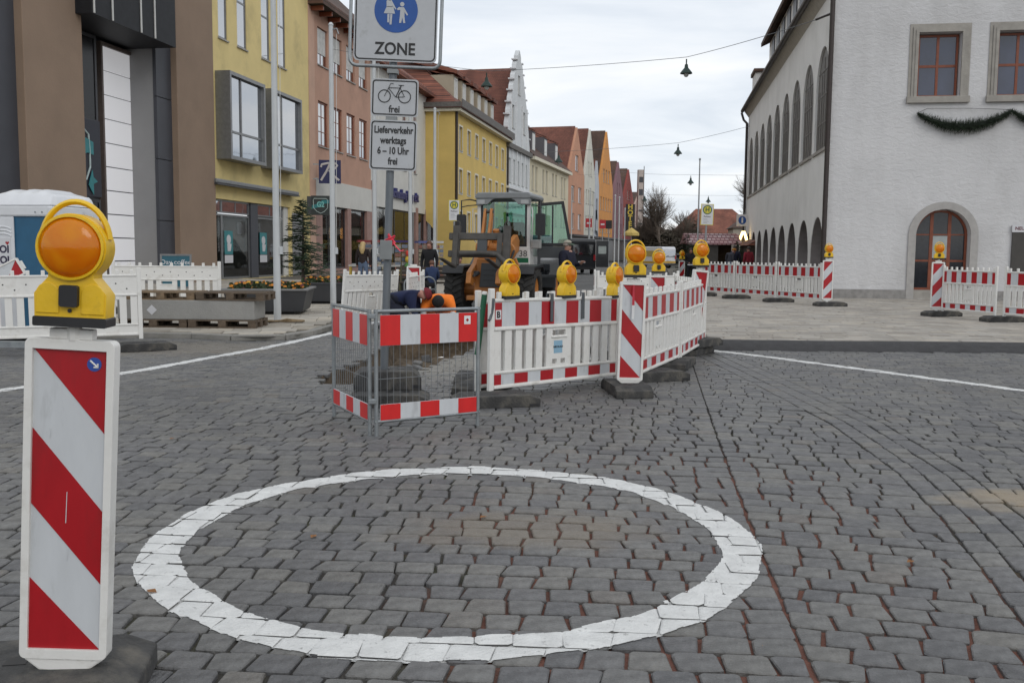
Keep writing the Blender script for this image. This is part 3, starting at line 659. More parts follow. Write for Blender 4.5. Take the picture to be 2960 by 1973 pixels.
B1 = barrier('near red and white barrier panel with two lamps, right of the mesh fence', (-.23, 9.14), (1.18, 10.52), .03, .01)
barrier('second barrier panel set close behind the near striped one', (-.36, 9.42), (1.02, 10.85), .0)
barrier('striped barrier panel running right from the central corner beacon', (1.30, 10.25), (2.15, 12.25), .02, .03)
barrier('striped barrier panel between the central run and the leaning beacon', (2.18, 12.3), (2.86, 14.1), .03, .06)
barrier('striped barrier panel turning behind the leaning beacon', (2.72, 15.9), (2.80, 14.2), .05)
barrier('barrier panel showing its plain riveted back, behind the central corner', (1.85, 20.9), (3.72, 21.3), plain=True)
barrier('receding striped barrier panel behind the rightmost lamp of the near panel', (1.95, 22.6), (1.80, 20.7))
barrier('plain barrier panel leaning askew left of the sign post', (-3.05, 16.85), (-2.32, 18.75), .06, .03, plain=True, lean=-4)
barrier('barrier panel seen edge-on beside the worker in blue', (-1.92, 17.4), (-1.80, 19.3), .02, plain=True)
A = [(6.03, 30.9), (6.79, 29.0), (7.54, 27.1), (8.24, 25.25)]
for i, l in enumerate(('leftmost of the three striped barrier panels on the plaza before the arcade', 'middle one of the three striped barrier panels before the arcade', 'rightmost of the three striped barrier panels before the arcade')):
    barrier(l, A[i], (A[i+1][0]-.03, A[i+1][1]+.06), PL_Z+.06)
barrier('striped barrier panel right of the beacon before the arched door', (9.62, 21.3), (10.03, 19.72), PL_Z+.06); barrier('striped barrier panel cut by the right edge of the picture', (10.10, 19.55), (10.70, 17.65), PL_Z+.06)
barrier('plain white barrier panel behind the pallets and concrete beam', (-8.6, 20.45), (-6.3, 20.6), PV_Z+.05, plain=True)
barrier('plain white barrier panel behind the near warning lamp', (-10.75, 20.1), (-8.68, 20.4), PV_Z+.05, plain=True)
barrier('striped barrier panel cut by the left edge of the picture', (-9.25, 12.75), (-7.28, 13.0), .1); barrier('plain barrier panel at the left edge before the toilet cabin', (-7.2, 13.05), (-5.35, 13.75), .1, .12, plain=True)
for l, x, y, z, rz in (('rubber base at the left end of the near striped panel', -.16, 8.98, 0, 16), ('rubber base behind the mesh fence, beside the trench', -.30, 9.9, 0, 70), ('rubber base under the joint of the second and third striped panels', 2.12, 12.2, 0, 70), ('rubber base lying right of the corner beacon', 1.62, 10.9, 0, 24),
    ('leftmost rubber base of the plaza barrier row', 6.15, 30.6, PL_Z, -20), ('second rubber base from the left of the plaza barrier row', 6.8, 28.9, PL_Z, 0), ('third rubber base from the left of the plaza barrier row', 7.55, 27.0, PL_Z, 4),
    ('rubber base between the two panels by the arched door', 10.12, 19.6, PL_Z, 4), ('rubber base at the right picture edge', 10.75, 17.6, PL_Z, 0), ('rubber base behind the concrete beam', -8.65, 20.35, PV_Z, 6), ('rubber base left of the pallets on the kerb', -5.3, 13.7, 0, 30)):
    base(l, x, y, z, rz)
GREEN = mat('green strap', (.02, .12, .06), .6); HOOK = mat('dark steel hook', (.11, .12, .13), .5, .5)
# hooks hanging over the near panel, stickers
d1 = Vector((1.41, 1.38, 0)).normalized(); n1_ = Vector((d1.y, -d1.x, 0))
for l, s, h in (('left grey steel clip hung over the near striped panel', .86, .26), ('right grey steel clip hung over the near striped panel', 1.34, .25)):
    t = tag(MB().box(-.022, .022, -.036, -.027, .98-h, 1.0).box(-.022, .022, -.036, .036, 1.0, 1.008).box(-.022, .022, .027, .036, .85, 1.0).build('steel_clip', HOOK, None, Vector((-.23, 9.14, .03)) + d1*s, (0, 0, math.atan2(d1.y, d1.x)), bevel=.004), l, 'clip', 'steel clips on the near barrier')
b = MB(); b.tube([(-.04, 0, 1.0), (-.045, 0, .93), (-.05, .01, .86), (-.075, .01, .80), (-.09, .01, .79)], .014, 6); b.build('hook', HOOK, B1, (.07, -.03, -.02), smooth=60)
ST = mat('sticker white', (.7, .7, .7), .5); STB = mat('sticker blue', (.25, .42, .55), .5)
b = MB(); b.box(.075, .15, -.0172, -.0164, .775, .865); st = b.build('sticker', ST, B1); text('B', .085, BLACK, st, (.112, -.0176, .818), bold=.004, depth=.0004)
b = MB(); b.box(.92, 1.05, -.0158, -.0142, .40, .53); st = b.build('sticker', STB, B1); text('NIKOLAUS', .03, BLACK, st, (.985, -.0164, .465), bold=.001, depth=.0004)
lamp('left warning lamp on the near striped panel', -.03, 9.34, 1.0, 50, switch=False); lamp('middle warning lamp on the near striped panel, before the man in a cap', .565, 9.93, .985, 50, switch=False); lamp('right warning lamp on the near striped panel, beside the corner beacon', 1.125, 10.5, .965, 56, switch=False)
b = MB(); b.cyl((-.34, 9.30, .45), (-.27, 9.24, 1.05), .028, .028, 8); g = tag(b.build('green_post', GREEN, smooth=50), 'green wrapped post at the left end of the near striped panel', 'post')
b = MB(); b.cyl((-.2705, 9.2405, 1.046), (-.268, 9.238, 1.07), .030, .026, 8); b.build('cap', WHITE_PL, g)

# ---- two-panel mesh fence ----------------------------------------------------------------------
WIRE = mat('thin wire', (.23, .24, .25), .5, .6)
def mesh_fence(label, p0, p1, front_wear):
    d = Vector((p1[0]-p0[0], p1[1]-p0[1])); L = d.length; t = thing('mesh_fence', label, 'mesh fence', (p0[0], p0[1], 0), math.atan2(d.y, d.x), 'mesh fence panels round the sign post')
    for x in (0.016, L-.016): b = MB(); b.cyl((x, 0, 0), (x, 0, 1.0), .016, n=10); b.build('post', STEEL, t, smooth=60)
    for nm, z in (('top_rail', .985), ('bottom_rail', .115)): b = MB(); b.cyl((0, 0, z), (L, 0, z), .014, n=8); b.build(nm, STEEL, t, smooth=60)
    n = int(L/.055)
    for i in range(1, n): b = MB(); b.cyl((L*i/n, .006, .12), (L*i/n, .006, .75), .0022, n=4, caps=False); b.build('wire', WIRE, t)
    b = MB(); b.cyl((0, .008, .45), (L, .008, .45), .0026, n=4); b.build('cross_wire', WIRE, t)
    for z0, z1 in ((.715, .955), (.125, .25)):
        b = MB(); b.box(.045, L-.035, -.012, -.002, z0, z1); b.build('reflective_sheet', REFL_W, t); w = (L-.08)/5
        for k in (0, 2, 4): b = MB(); b.box(.046+k*w, .045+(k+1)*w-.001, -.0142, -.0124, z0+.001, z1-.001); b.build('red_stripe', RED2, t)
    return t
RED2 = mat('brighter red sheet', (.62, .018, .018), .36, var=.08, scale=10, dirt=((.6, .5, .5), .66, .72, 9, .7), streak=.5)
mesh_fence('left panel of the small mesh fence round the sign post', (-1.57, 8.31), (-1.11, 7.41), 0)
mf = mesh_fence('right panel of the small mesh fence with a sticker on its red board', (-1.075, 7.39), (-.27, 7.91), 0)
b = MB(); b.box(.80, .86, -.0156, -.0144, .86, .93); st = b.build('sticker', ST, mf); b = MB(); b.prism([(.815, .895), (.83, .88), (.845, .895), (.83, .91)], -.0168, -.0158); b.build('mark', REFL_R, st)
for z_, w_ in ((.93, 'upper'), (.26, 'lower')):
    b = MB(); b.box(-1.12, -1.06, 7.37, 7.43, z_, z_+.035); tag(b.build('fence_clamp', STEEL, bevel=.004), w_ + ' steel clamp joining the two mesh fence panels', 'clamp', 'clamps of the mesh fence')

# ---- sign post ---------------------------------------------------------------------------------
SIGNW = mat('sign white sheet', (.45, .462, .48), .4, var=.05, scale=7, dirt=((.30, .30, .29), .60, .75, 11, .5)); SIGNBLUE = mat('sign blue', (.012, .075, .30), .38, var=.1, scale=9)
SB = mat('sign black', (.016, .016, .016), .5); POLE = mat('sign pole zinc', (.15, .165, .18), .5, .5, var=.2, scale=7, streak=.3)
sp = thing('sign_post', 'pedestrian zone sign post with bicycle and delivery signs', 'road sign', (-1.265, 9.30, 0), 0, rot=(0, R(1.9), R(0)))
b = MB(); b.cyl((0, 0, .02), (0, 0, 4.6), .038, n=16); b.build('pole', POLE, sp, smooth=60)
b = MB(); b.tube([(x, 0, z) for x, z in rrect(-.43, .43, 3.20, 4.16, .07, 5)], .0165, 8, closed=True); b.build('tube_frame', STEEL, sp, (.02, -.05, 0), smooth=60)
z1 = thing; 
def plate(name, x0, x1, z0, z1, r, y=-.06):
    b = MB(); b.prism(rrect(x0, x1, z0, z1, r), y, y+.004); p = b.build(name, SIGNW, sp); e_ = .012
    b = MB(); b.prism(rrect(x0+e_, x1-e_, z0+e_, z1-e_, r), y-.0022, y-.0006, holes=[rrect(x0+e_+.012, x1-e_-.012, z0+e_+.012, z1-e_-.012, max(r-.008, .006))]); b.build('black_border', SB, p); return p
zp = plate('zone_sign', -.375, .415, 3.245, 4.115, .045)
b = MB(); b.prism([(.02+x, z) for x, z in arc(0, 3.718, .205, 0, 360, 44)[:-1]], -.0632, -.0608); cdisc = b.build('blue_disc', SIGNBLUE, zp)
def icon(b, poly, y=-.0652): b.prism(poly, y, y+.0018)
wm = MB(); O = lambda pts: [(.02+.00122*x, 3.718+.00122*z) for x, z in pts]
icon(wm, O([(-70, 28), (-30, 28), (-48+26, 28), (-8, -25), (-95, -25), (-75, 22)][::1])); icon(wm, O(arc(-52, 92, 20, 0, 360, 14)[:-1]))
icon(wm, O([(-74, 24), (-76, 70), (-60, 80), (-38, 78), (-10, 30), (2, 10), (-4, 6), (-20, 22), (-30, 36), (-30, 24)])); icon(wm, O([(-66, -28), (-50, -28), (-50, -92), (-66, -92)])); icon(wm, O([(-44, -28), (-28, -28), (-32, -108), (-48, -108)]))
icon(wm, O(arc(46, 48, 17, 0, 360, 14)[:-1])); icon(wm, O([(6, 12), (22, 26), (60, 26), (94, -30), (84, -36), (66, -10), (66, -46), (74, -92), (58, -94), (50, -52), (42, -92), (26, -94), (30, -46), (32, 6), (12, 2)]))
wm.build('pedestrian_symbol', SIGNW, zp)
text('ZONE', .155, SB, zp, (.02, -.0625, 3.36), squeeze=.90, bold=.0035, depth=.0008)
bs = plate('bicycle_sign', -.195, .255, 2.735, 3.085, .03)
bk = MB(); O = lambda x, z: (.03+x*1.15, -.0635, 2.945+z*1.15)
for x in (-.085, .082):
    bk.tube([O(x+.050*math.cos(R(a)), -.02+.050*math.sin(R(a))) for a in range(0, 360, 15)], .0044, 6, closed=True, flat=.5)
for pts in ([(-.085, -.02), (-.045, .062), (-.035, .085), (-.012, .085)], [(-.05, .05), (.048, .05)], [(-.05, .045), (.01, -.026)], [(.01, -.026), (.052, .07)], [(.01, -.026), (.082, -.02)], [(.082, -.02), (.046, .048)], [(.03, .072), (.075, .072)]):
    bk.tube([O(*p) for p in pts], .0048, 6, flat=.5)
bk.build('bicycle_symbol', SB, bs); text('frei', .092, SB, bs, (.03, -.0625, 2.80), squeeze=.86, bold=.002, depth=.0008)
ls = plate('delivery_sign', -.195, .255, 2.225, 2.70, .03)
for i, l in enumerate(('Lieferverkehr', 'werktags', '6 – 10 Uhr', 'frei')): text(l, .092, SB, ls, (.03, -.0625, 2.605 - i*.098), squeeze=.74, bold=.0026, depth=.0008)
CL = mat('clamp metal', (.25, .26, .26), .5, .6)
for z_ in (3.16, 2.72, 2.30): b = MB(); b.box(-.05, .05, -.058, .045, z_-.02, z_+.02); b.build('bracket', CL, sp)
b = MB(); b.box(-.085, .055, -.06, .05, 1.43, 1.50); b.box(-.07, .05, -.07, -.05, 1.37, 1.56); b.build('junction_clamp', CL, sp, bevel=.006)
PINK = mat('pink ribbon', (.75, .06, .10), .6)
b = MB(); rr = random.Random(2)
for i in range(9):
    a = rr.uniform(0, 6); b.tube([(.02, -.05, 1.57), (.02+.05*math.cos(a), -.06, 1.58+.04*math.sin(a)), (.05+.03*i/9, -.055, 1.56+.05*math.sin(a*2))], .012, 4, flat=.4)
b.tube([(.04, -.05, 1.56), (.09, -.06, 1.5), (.13, -.06, 1.46), (.16, -.06, 1.47)], .014, 5, flat=.4); b.build('ribbon', PINK, sp)
base('upper black base block stacked at the foot of the sign post', -1.23, 9.32, .115, 8); o = base('lower base block at the foot of the sign post', -1.17, 9.02, 0, 4)
o.scale = (.95, 1.3, 1); b = MB()
o2 = [x for x in COL.objects if x.get('label', '').startswith('upper black base')][0]; o2.scale = (.82, 1.2, 1.6)
base('base block lying between the sign post and the trench', -.42, 10.45, 0, 88)

# wear and a sticker on the foreground beacon
_nb = [o for o in COL.objects if o.get('label', '').startswith('large red and white')][0]
b = MB(); b.prism(arc(.072, 1.068, .022, 0, 360, 20)[:-1], -.0185, -.0168); _st = b.build('sticker', mat('sticker blue disc', (.03, .08, .35), .4), _nb)
b = MB(); b.tube([(.060, -.0195, 1.080), (.080, -.0195, 1.062)], .003, 5); b.tube([(.083, -.0195, 1.071), (.083, -.0195, 1.059), (.071, -.0195, 1.059)], .003, 5); b.build('arrow', WHITE_PL, _st)
for x_, z_, h_ in ((-.005, .56, .10), (.001, .44, .035), (-.06, .83, .03)): b = MB(); b.prism([(x_, z_), (x_+.0025, z_), (x_+.004, z_+h_), (x_+.002, z_+h_)], -.0172, -.0166); b.build('scratch', REFL_W, _nb)
# ================================================================== buildings
def plaster(name, col, dirt=(.2, .18, .15), amt=.35, bump=.15): return mat(name, col, .9, var=.07, scale=.6, bump=bump, bscale=14, dirt=(dirt, .5, .85, .45, amt))
ROOF_P = tile_mat('clay roof tiles', (.30, .11, .07), (.22, .08, .052), (.06, .03, .025), 'XZ', .22, .19, .02, .85)
ROOF_Y = tile_mat('clay roof tiles receding', (.26, .095, .062), (.19, .07, .048), (.06, .03, .025), 'YZ', .22, .19, .02, .85)
ROOF_D = tile_mat('old brown roof tiles', (.12, .065, .045), (.09, .052, .038), (.04, .028, .022), 'YZ', .22, .19, .02, .85)
DARKMET = mat('dark grey metal', (.06, .062, .07), .45, .3, var=.1); WOODRED = mat('red brown window wood', (.21, .055, .024), .5, var=.2, scale=9); WFR = mat('white window frame', (.62, .62, .60), .5, var=.05)
GREYFR = mat('grey aluminium frame', (.20, .205, .21), .4, .4); GUT = mat('dark gutter', (.045, .035, .032), .5, .3); CURT = mat('net curtain', (.55, .55, .53), .8, var=.2, scale=3)
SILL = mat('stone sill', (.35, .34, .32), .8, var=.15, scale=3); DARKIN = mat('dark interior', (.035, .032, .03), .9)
PANE = see_through('shop pane', (.72, .76, .76), .05)
def house(name, label, x, y, ang, right=False, cat='building', group=None):
    return thing(name, label, cat, (x, y, 0), R(90 - ang) if not right else R(-ang), group)
def wall(par, outline, holes, m, th=.35, name='wall', M=None):
    b = MB(); b.prism(outline, 0, th, M, holes); return b.build(name, m, par)
def window(par, x0, x1, z0, z1, fm=None, nx=2, nz=2, y=.16, fw=.07, mw=.045, sill=True, glass=None, M=None, blind=0.0, surround=None, arch=False):
    fm = fm or WFR; glass = glass or GLASS; b = MB()
    if arch:
        r = (x1-x0)/2; o = [(x0, z0), (x1, z0)] + arc((x0+x1)/2, z1-r, r, 0, 180, 14); i_ = [(x0+fw, z0+fw), (x1-fw, z0+fw)] + arc((x0+x1)/2, z1-r, r-fw, 0, 180, 14)
    else: o = rect(x0, x1, z0, z1); i_ = rect(x0+fw, x1-fw, z0+fw, z1-fw)
    b.prism(o, y, y+.07, M, [i_])
    for k in range(1, nx): xx = x0+(x1-x0)*k/nx; b.box(xx-mw/2, xx+mw/2, y+.008, y+.06, z0+fw, z1-fw, M)
    for k in range(1, nz): zz = z0+(z1-z0)*k/nz; b.box(x0+fw, x1-fw, y+.012, y+.055, zz-mw/2, zz+mw/2, M)
    w = b.build('window', fm, par); b = MB(); b.prism(i_, y+.03, y+.036, M); b.build('pane', glass, w)
    if blind:
        b = MB(); b.box(x0+fw*.6, x1-fw*.6, y-.012, y-.004, z1-(z1-z0)*blind, z1-fw*.5, M); b.build('blind', CURT, w)
    if sill: b = MB(); b.box(x0-.06, x1+.06, -.07, y, z0-.06, z0, M); b.build('sill', SILL, w)
    if surround:
        s = .16; b = MB(); b.prism(rect(x0-s, x1+s, z0-s, z1+s), -.03, .012, M, [rect(x0, x1, z0, z1)]); b.build('surround', surround, w)
    return w

# ---- shop building with the brown entrance tower (u along the street, y away from it) -----------
YEL = plaster('pale yellow render', (.72, .585, .27), (.26, .21, .12), .7); BROWN = plaster('brown render', (.265, .19, .138), (.12, .09, .07), .3, .3)
SLATE = mat('slate grey cladding', (.055, .058, .07), .55, var=.08, scale=1.5); GREYR = plaster('grey render', (.27, .27, .275)); WPAN = mat('white light panel', (.60, .60, .62), .35, var=.03)
g2 = house('shop_building', 'yellow shop building with a brown entrance tower and grey bay windows', -13.36, 43.9, 9.2)
ups = [(.04, .95), (1.97, 3.0), (4.69, 5.7), (6.75, 7.75)]
wall(g2, rect(-1.05, 11.0, PV_Z-.1, 18), [rect(-.95, 8.1, PV_Z, 3.78)] + [rect(a, c, 11.0, 15.2) for a, c in ups], YEL)
for a, c in ups: window(g2, a, c, 11.0, 15.2, GREYFR, 1, 2, y=.04, fw=.09, mw=.09)
for x0, x1 in ((-13.74, -10.66), (-4.27, -1.05)): b = MB(); b.box(x0, x1, -.28, 2.2, PV_Z-.1, 18); b.build('pillar', BROWN, g2, bevel=.02)
b = MB(); b.box(-20.0, -13.74, .0, 2, PV_Z-.1, 18); b.build('slate_wall', SLATE, g2)
b = MB(); b.box(-20.0, -15.1, -.05, .0-.003, 4.5, 18); b.build('yellow_wall', YEL, g2)
for z0, z1 in ((PV_Z-.1, 2.6), (2.63, 5.05), (5.08, 7.5), (7.53, 10.0)): b = MB(); b.box(-5.43, -4.273, -.02, .12, z0, z1); b.build('cladding_panel', SLATE, g2)
b = MB(); b.box(-5.43, -4.273, -.02, .12, 10.03, 18); b.build('cladding_panel', SLATE, g2)
b = MB(); b.box(-5.40, -3.5, .123, 1.3, PV_Z-.1, 9.9); b.build('grey_wall', GREYR, g2)
b = MB(); b.box(-11.0, -3.5, 1.31, 1.5, PV_Z-.1, 18); b.build('back_wall', DARKMET, g2)
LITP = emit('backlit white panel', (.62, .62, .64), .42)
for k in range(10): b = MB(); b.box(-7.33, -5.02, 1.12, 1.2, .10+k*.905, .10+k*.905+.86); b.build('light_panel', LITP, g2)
b = MB(); b.prism(rect(-7.45, -5.0, .05, 9.25), 1.05, 1.3, None, [rect(-7.34, -5.01, .09, 9.12)]); b.build('panel_frame', mat('brown panel frame', (.12, .095, .085), .5), g2)
for x0, x1, z0, z1 in ((-10.6, -8.0, .1, 3.3), (-10.6, -8.0, 3.4, 6.0), (-10.6, -8.0, 6.1, 9.3)): window(g2, x0, x1, z0, z1, DARKMET, 1, 1, y=.9, fw=.12, sill=False, glass=mat('unlit entrance glass', (.012, .012, .014), .25, spec=.3))
TEAL = mat('teal sign paint', (.02, .20, .22), .45); TEALD = mat('dark sign board', (.018, .02, .032), .5); TPALE = mat('pale sign paint', (.48, .58, .58), .5)
b = MB(); b.box(-11.2, -8.55, .5, .6, 3.35, 6.1); sg = b.build('shield_sign', TEALD, g2)
b = MB(); b.tube([(-11, .48, 5.8), (-9.7, .48, 5.8), (-9.3, .48, 5.55), (-9.25, .48, 4.9), (-9.25, .48, 4.4), (-9.5, .48, 3.95), (-10.4, .48, 3.6)], .035, 6); b.build('shield_outline', TPALE, sg)
b = MB(); b.prism([(-10.6, 4.7), (-9.9, 4.75), (-9.4, 4.9), (-9.05, 4.85), (-9.05, 5.3), (-9.5, 5.42), (-10.0, 5.3), (-10.6, 5.2)], .455, .475); b.prism([(-9.4, 3.75), (-9.1, 3.4), (-9.1, 3.8), (-8.85, 3.9), (-9.1, 4.05), (-9.15, 4.3), (-9.3, 4.0)], .455, .475); b.build('ribbon', TEAL, sg); text('2', 1.5, TPALE, sg, (-9.95, .45, 4.75), bold=.03)
b = MB(); b.box(-11.0, -5.44, -.9, 1.3, 9.36, 18); bay = b.build('glazed_bay', mat('black glass cladding', (.016, .017, .020), .55, var=.2, spec=.25), g2)
for x in (-10.9, -9.8, -7.96, -7.0): b = MB(); b.box(x-.03, x+.03, -.94, -.903, 9.38, 18); b.build('mullion', WFR, bay)
# bay window boxes
for x0, x1 in ((.18, 4.0), (4.92, 8.72)):
    b = MB(); b.prism(rect(x0, x1, 5.55, 9.45), -.72, -.01, None, [rect(x0+.16, x1-.16, 5.71, 9.29)]); bw = b.build('bay_window', GREYFR, g2, (-.55, 0, 0))
    b = MB(); xm = x0+(x1-x0)*.36; b.box(xm-.05, xm+.05, -.60, -.52, 5.71, 9.29); b.box(x0+.16, x1-.16, -.597, -.523, 6.75, 6.85); b.build('mullion', GREYFR, bw)
    b = MB(); b.box(x0+.16, x1-.16, -.55, -.54, 5.71, 9.29); b.build('pane', GLASS, bw)
b = MB(); b.box(-1.2, 8.4, -.42, -.003, 4.42, 4.62); aw = b.build('awning_box', GREYFR, g2, bevel=.05); b = MB(); b.box(-1.2, 8.4, -.45, -.2, 4.36, 4.417); b.build('awning_cloth', DARKMET, aw)
# shop front
b = MB(); b.box(-.95, 8.1, 4.2, 4.3, PV_Z, 3.78); b.build('shop_back', DARKIN, g2); b = MB(); b.box(-.95, 8.1, .36, 4.2, PV_Z+.002, PV_Z+.01); b.build('shop_floor', mat('shop floor', (.12, .1, .08), .4), g2)
for x0, x1 in ((-.95, .4), (.4, 3.35), (4.2, 7.5)):
    window(g2, x0, x1, PV_Z+.02, 3.12, GREYFR, 1, 1, y=.18, fw=.09, sill=False, glass=PANE); window(g2, x0, x1, 3.16, 3.76, GREYFR, 2 if x1-x0 > 2 else 1, 1, y=.18, fw=.07, sill=False)
b = MB(); b.box(3.37, 4.18, .1, .3, PV_Z, 3.77); b.build('shop_column', SLATE, g2); b = MB(); b.box(7.52, 8.09, .12, .3, PV_Z, 3.77); b.build('white_post', WFR, g2)
b = MB(); b.box(8.35, 9.9, -.03, -.004, PV_Z, 3.5); b.build('grey_door', GREYR, g2)
for x in (.55, 3.55+.75+.15):
    b = MB(); b.box(x, x+.85, .13, .14, 1.25, 2.35); po = b.build('poster', TEAL, g2); b = MB(); b.prism(arc(x+.42, 1.95, .22, 0, 360, 14)[:-1], .122, .129); b.prism([(x+.3, 1.4), (x+.6, 1.4), (x+.7, 1.75), (x+.25, 1.75)], .122, .129); b.build('print', WPAN, po)
    b = MB(); b.box(x, x+.85, .13, .14, .85, 1.22); b.build('notice', WPAN, g2)
for x, z_ in ((-.3, 2.55), (2.9, 2.5), (5.3, 2.0)):
    b = MB()
    for a in range(0, 180, 30): b.box(-.42, .42, -.004, .004, -.06, .06, Matrix.Translation((x, .28+a*.0001, z_)) @ Matrix.Rotation(R(a), 4, 'Y'))
    b.build('paper_star', WPAN, g2)
b = MB(); b.ball((-.45, 1.0, 1.55), .32, (.75, .6, 1.5), 12); b.cyl((-.72, 1, 1.9), (-.85, .95, 1.2), .11, .09, 8); b.cyl((-.18, 1, 1.9), (-.1, .95, 1.2), .11, .09, 8); mq = b.build('red_jacket', mat('red jacket', (.45, .03, .02), .8), g2, smooth=60)
b = MB(); b.cyl((-.45, 1, PV_Z), (-.45, 1, 1.1), .16, .2, 10); b.ball((-.45, 1, 2.2), .13, (1, 1, 1.2)); b.build('mannequin', BLACKPL, g2, smooth=60)
# projecting shield sign
b = MB(); b.box(-.52, .52, -.06, .06, -.54, .54); s2 = b.build('projecting_sign', mat('sign box dark green', (.022, .03, .03), .5), g2, (10.45, -.85, 4.0), (0, 0, R(-72)))
b = MB(); b.tube([(x, -.065, z) for x, z in [(-.36, .38), (.32, .38), (.4, .28), (.38, -.15), (.2, -.34), (0, -.44), (-.2, -.34), (-.38, -.15), (-.4, .28)]], .018, 6, closed=True); b.build('shield_outline', TPALE, s2); b = MB(); b.prism([(-.48, -.2), (-.1, -.1), (.2, .1), (.48, .12), (.48, .3), (.1, .3), (-.1, .1), (-.48, 0)], -.07, -.062); b.build('ribbon', TEAL, s2); text('G2', .42, mat('sign mint', (.2, .5, .48), .5), s2, (0, -.075, .04), bold=.012, squeeze=.8)
b = MB(); b.box(-.75, -.5, -.03, .03, -.5, .5); b.build('bracket', DARKMET, s2)

# ---- pink building -----------------------------------------------------------------------------
PINKW = plaster('dusty pink render', (.50, .30, .22), (.2, .13, .1), .45); PINKL = plaster('light pink strip', (.56, .36, .27)); PINKS = mat('pink stone pillar', (.33, .20, .17), .7, var=.15, scale=2); WHR = plaster('off white render', (.62, .61, .57), (.35, .33, .3), .3)
pk_ = house('pink_building', 'pink building with red framed windows and a cafe on the ground floor', -13.36, 43.9, 9.2)
wx = [(12.45, 14.1), (14.95, 16.6), (17.45, 19.1), (19.95, 21.6)]
wall(pk_, rect(11.0, 22.4, 5.66, 15.4), [rect(a, c, z0, z1) for a, c in wx for z0, z1 in ((7.55, 10.15), (12.2, 14.35))], PINKW)
for a, c in wx: window(pk_, a, c, 7.55, 10.15, WOODRED, 2, 3, y=.1, fw=.12); window(pk_, a, c, 12.2, 14.35, WOODRED, 2, 2, y=.12, fw=.1, blind=.68)
b = MB(); b.box(11.0, 11.9, -.03, -.003, PV_Z, 15.4); b.build('corner_strip', PINKL, pk_); b = MB(); b.box(11.9, 22.4, -.06, .3, 4.15, 5.657); b.build('fascia', WHR, pk_)
b = MB(); b.prism([(-.9, 15.2), (.0, 15.2), (.0, 15.41), (7, 22.5), (7, 22.8), (-.9, 15.55)], 11.0, 22.4, Matrix(((0, 1, 0, 0), (1, 0, 0, 0), (0, 0, 1, 0), (0, 0, 0, 1)))); rf = b.build('roof', tile_mat('brown eave tiles', (.12, .06, .045), (.10, .055, .04), (.04, .03, .02), 'XZ', .25, .2), pk_)
for x in np.arange(11.4, 22.3, 1.4): b = MB(); b.box(x, x+.16, -.75, 0, 14.95, 15.19); b.build('eave_bracket', WOODRED, rf)
for x0, x1 in ((11.9, 12.9), (17.4, 18.1), (21.4, 22.4)): b = MB(); b.box(x0, x1, -.04, .3, PV_Z, 4.147); b.build('pillar', PINKS, pk_)
window(pk_, 12.9, 17.4, PV_Z+.3, 4.14, DARKMET, 3, 1, y=.15, fw=.1, sill=False, glass=PANE); window(pk_, 18.1, 21.4, PV_Z+.3, 4.14, DARKMET, 1, 1, y=.15, fw=.1, sill=False, glass=PANE)
b = MB(); b.box(12.9, 21.4, -.03, .3, PV_Z-.05, PV_Z+.297); b.build('plinth', PINKS, pk_); b = MB(); b.box(11.9, 22.4, 3.5, 3.6, PV_Z, 4.14); b.build('cafe_back', DARKIN, pk_)
LAMPE = emit('cafe lamp glow', (1.0, .42, .10), 4.0)
for x in (16.9, 18.9): b = MB(); b.cyl((x, .9, 2.25), (x, .9, 2.95), .09, .09, 8); lp = b.build('pendant_lamp', LAMPE, pk_); b = MB(); b.cyl((x, .9, 2.951), (x, .9, 4.1), .012, n=5); b.build('cord', BLACK, lp)
for x, z_, w_, c_ in ((18.6, 1.6, .5, (.6, .2, .05)), (19.6, 1.2, .9, (.4, .4, .38)), (13.6, 1.0, .8, (.3, .33, .3)), (15.2, 1.4, .6, (.25, .2, .16))): b = MB(); b.box(x, x+w_, 1.2, 1.6, .4, z_+.4); b.build('display', mat('display %g' % x, c_, .7), pk_, bevel=.03)
b = MB(); b.box(-.62, .62, -.07, .07, -.66, .66); rs = b.build('projecting_sign', mat('navy sign', (.012, .014, .085), .45), pk_, (11.45, -1.05, 5.95), (0, 0, R(-72))); LW = mat('sign lettering', (.5, .47, .48), .5)
b = MB(); b.tube([(-.5, -.08, .25), (-.45, -.08, .4), (-.1, -.08, .48), (.3, -.08, .48), (.42, -.08, .36), (.3, -.08, .2), (-.05, -.08, .02), (.1, -.08, -.1), (.35, -.08, -.35), (.52, -.08, -.48)], .06, 6, flat=.3); b.tube([(.0, -.085, .42), (-.2, -.085, 0), (-.5, -.085, -.5)], .06, 6, flat=.3); b.build('letter_r', LW, rs)
b = MB(); b.box(-.95, -.6, -.02, .02, .38, .44); b.box(-.95, -.6, -.02, .02, -.44, -.38); b.build('bracket', STEEL, rs)

# ---- white bookshop ----------------------------------------------------------------------------
wb = house('bookshop_building', 'white rendered building with blue lettering over its shop windows', -13.36, 43.9, 9.2)
hx = [(24.0, 25.0), (27.3, 28.3), (30.4, 31.4), (33.5, 34.5)]
wall(wb, rect(22.4, 38.0, 4.6, 14.4), [rect(a, c, z0, z1) for a, c in hx for z0, z1 in ((7.7, 10.2), (11.2, 13.3))], WHR)
for a, c in hx: window(wb, a, c, 7.7, 10.2, WOODRED, 2, 2, y=.1); window(wb, a, c, 11.2, 13.3, WOODRED, 2, 2, y=.1)
b = MB(); b.prism([(-.7, 14.3), (.0, 14.3), (.0, 14.41), (7, 20.0), (7, 20.3), (-.7, 14.6)], 22.4, 38.0, Matrix(((0, 1, 0, 0), (1, 0, 0, 0), (0, 0, 1, 0), (0, 0, 0, 1)))); b.build('roof', ROOF_P, wb)
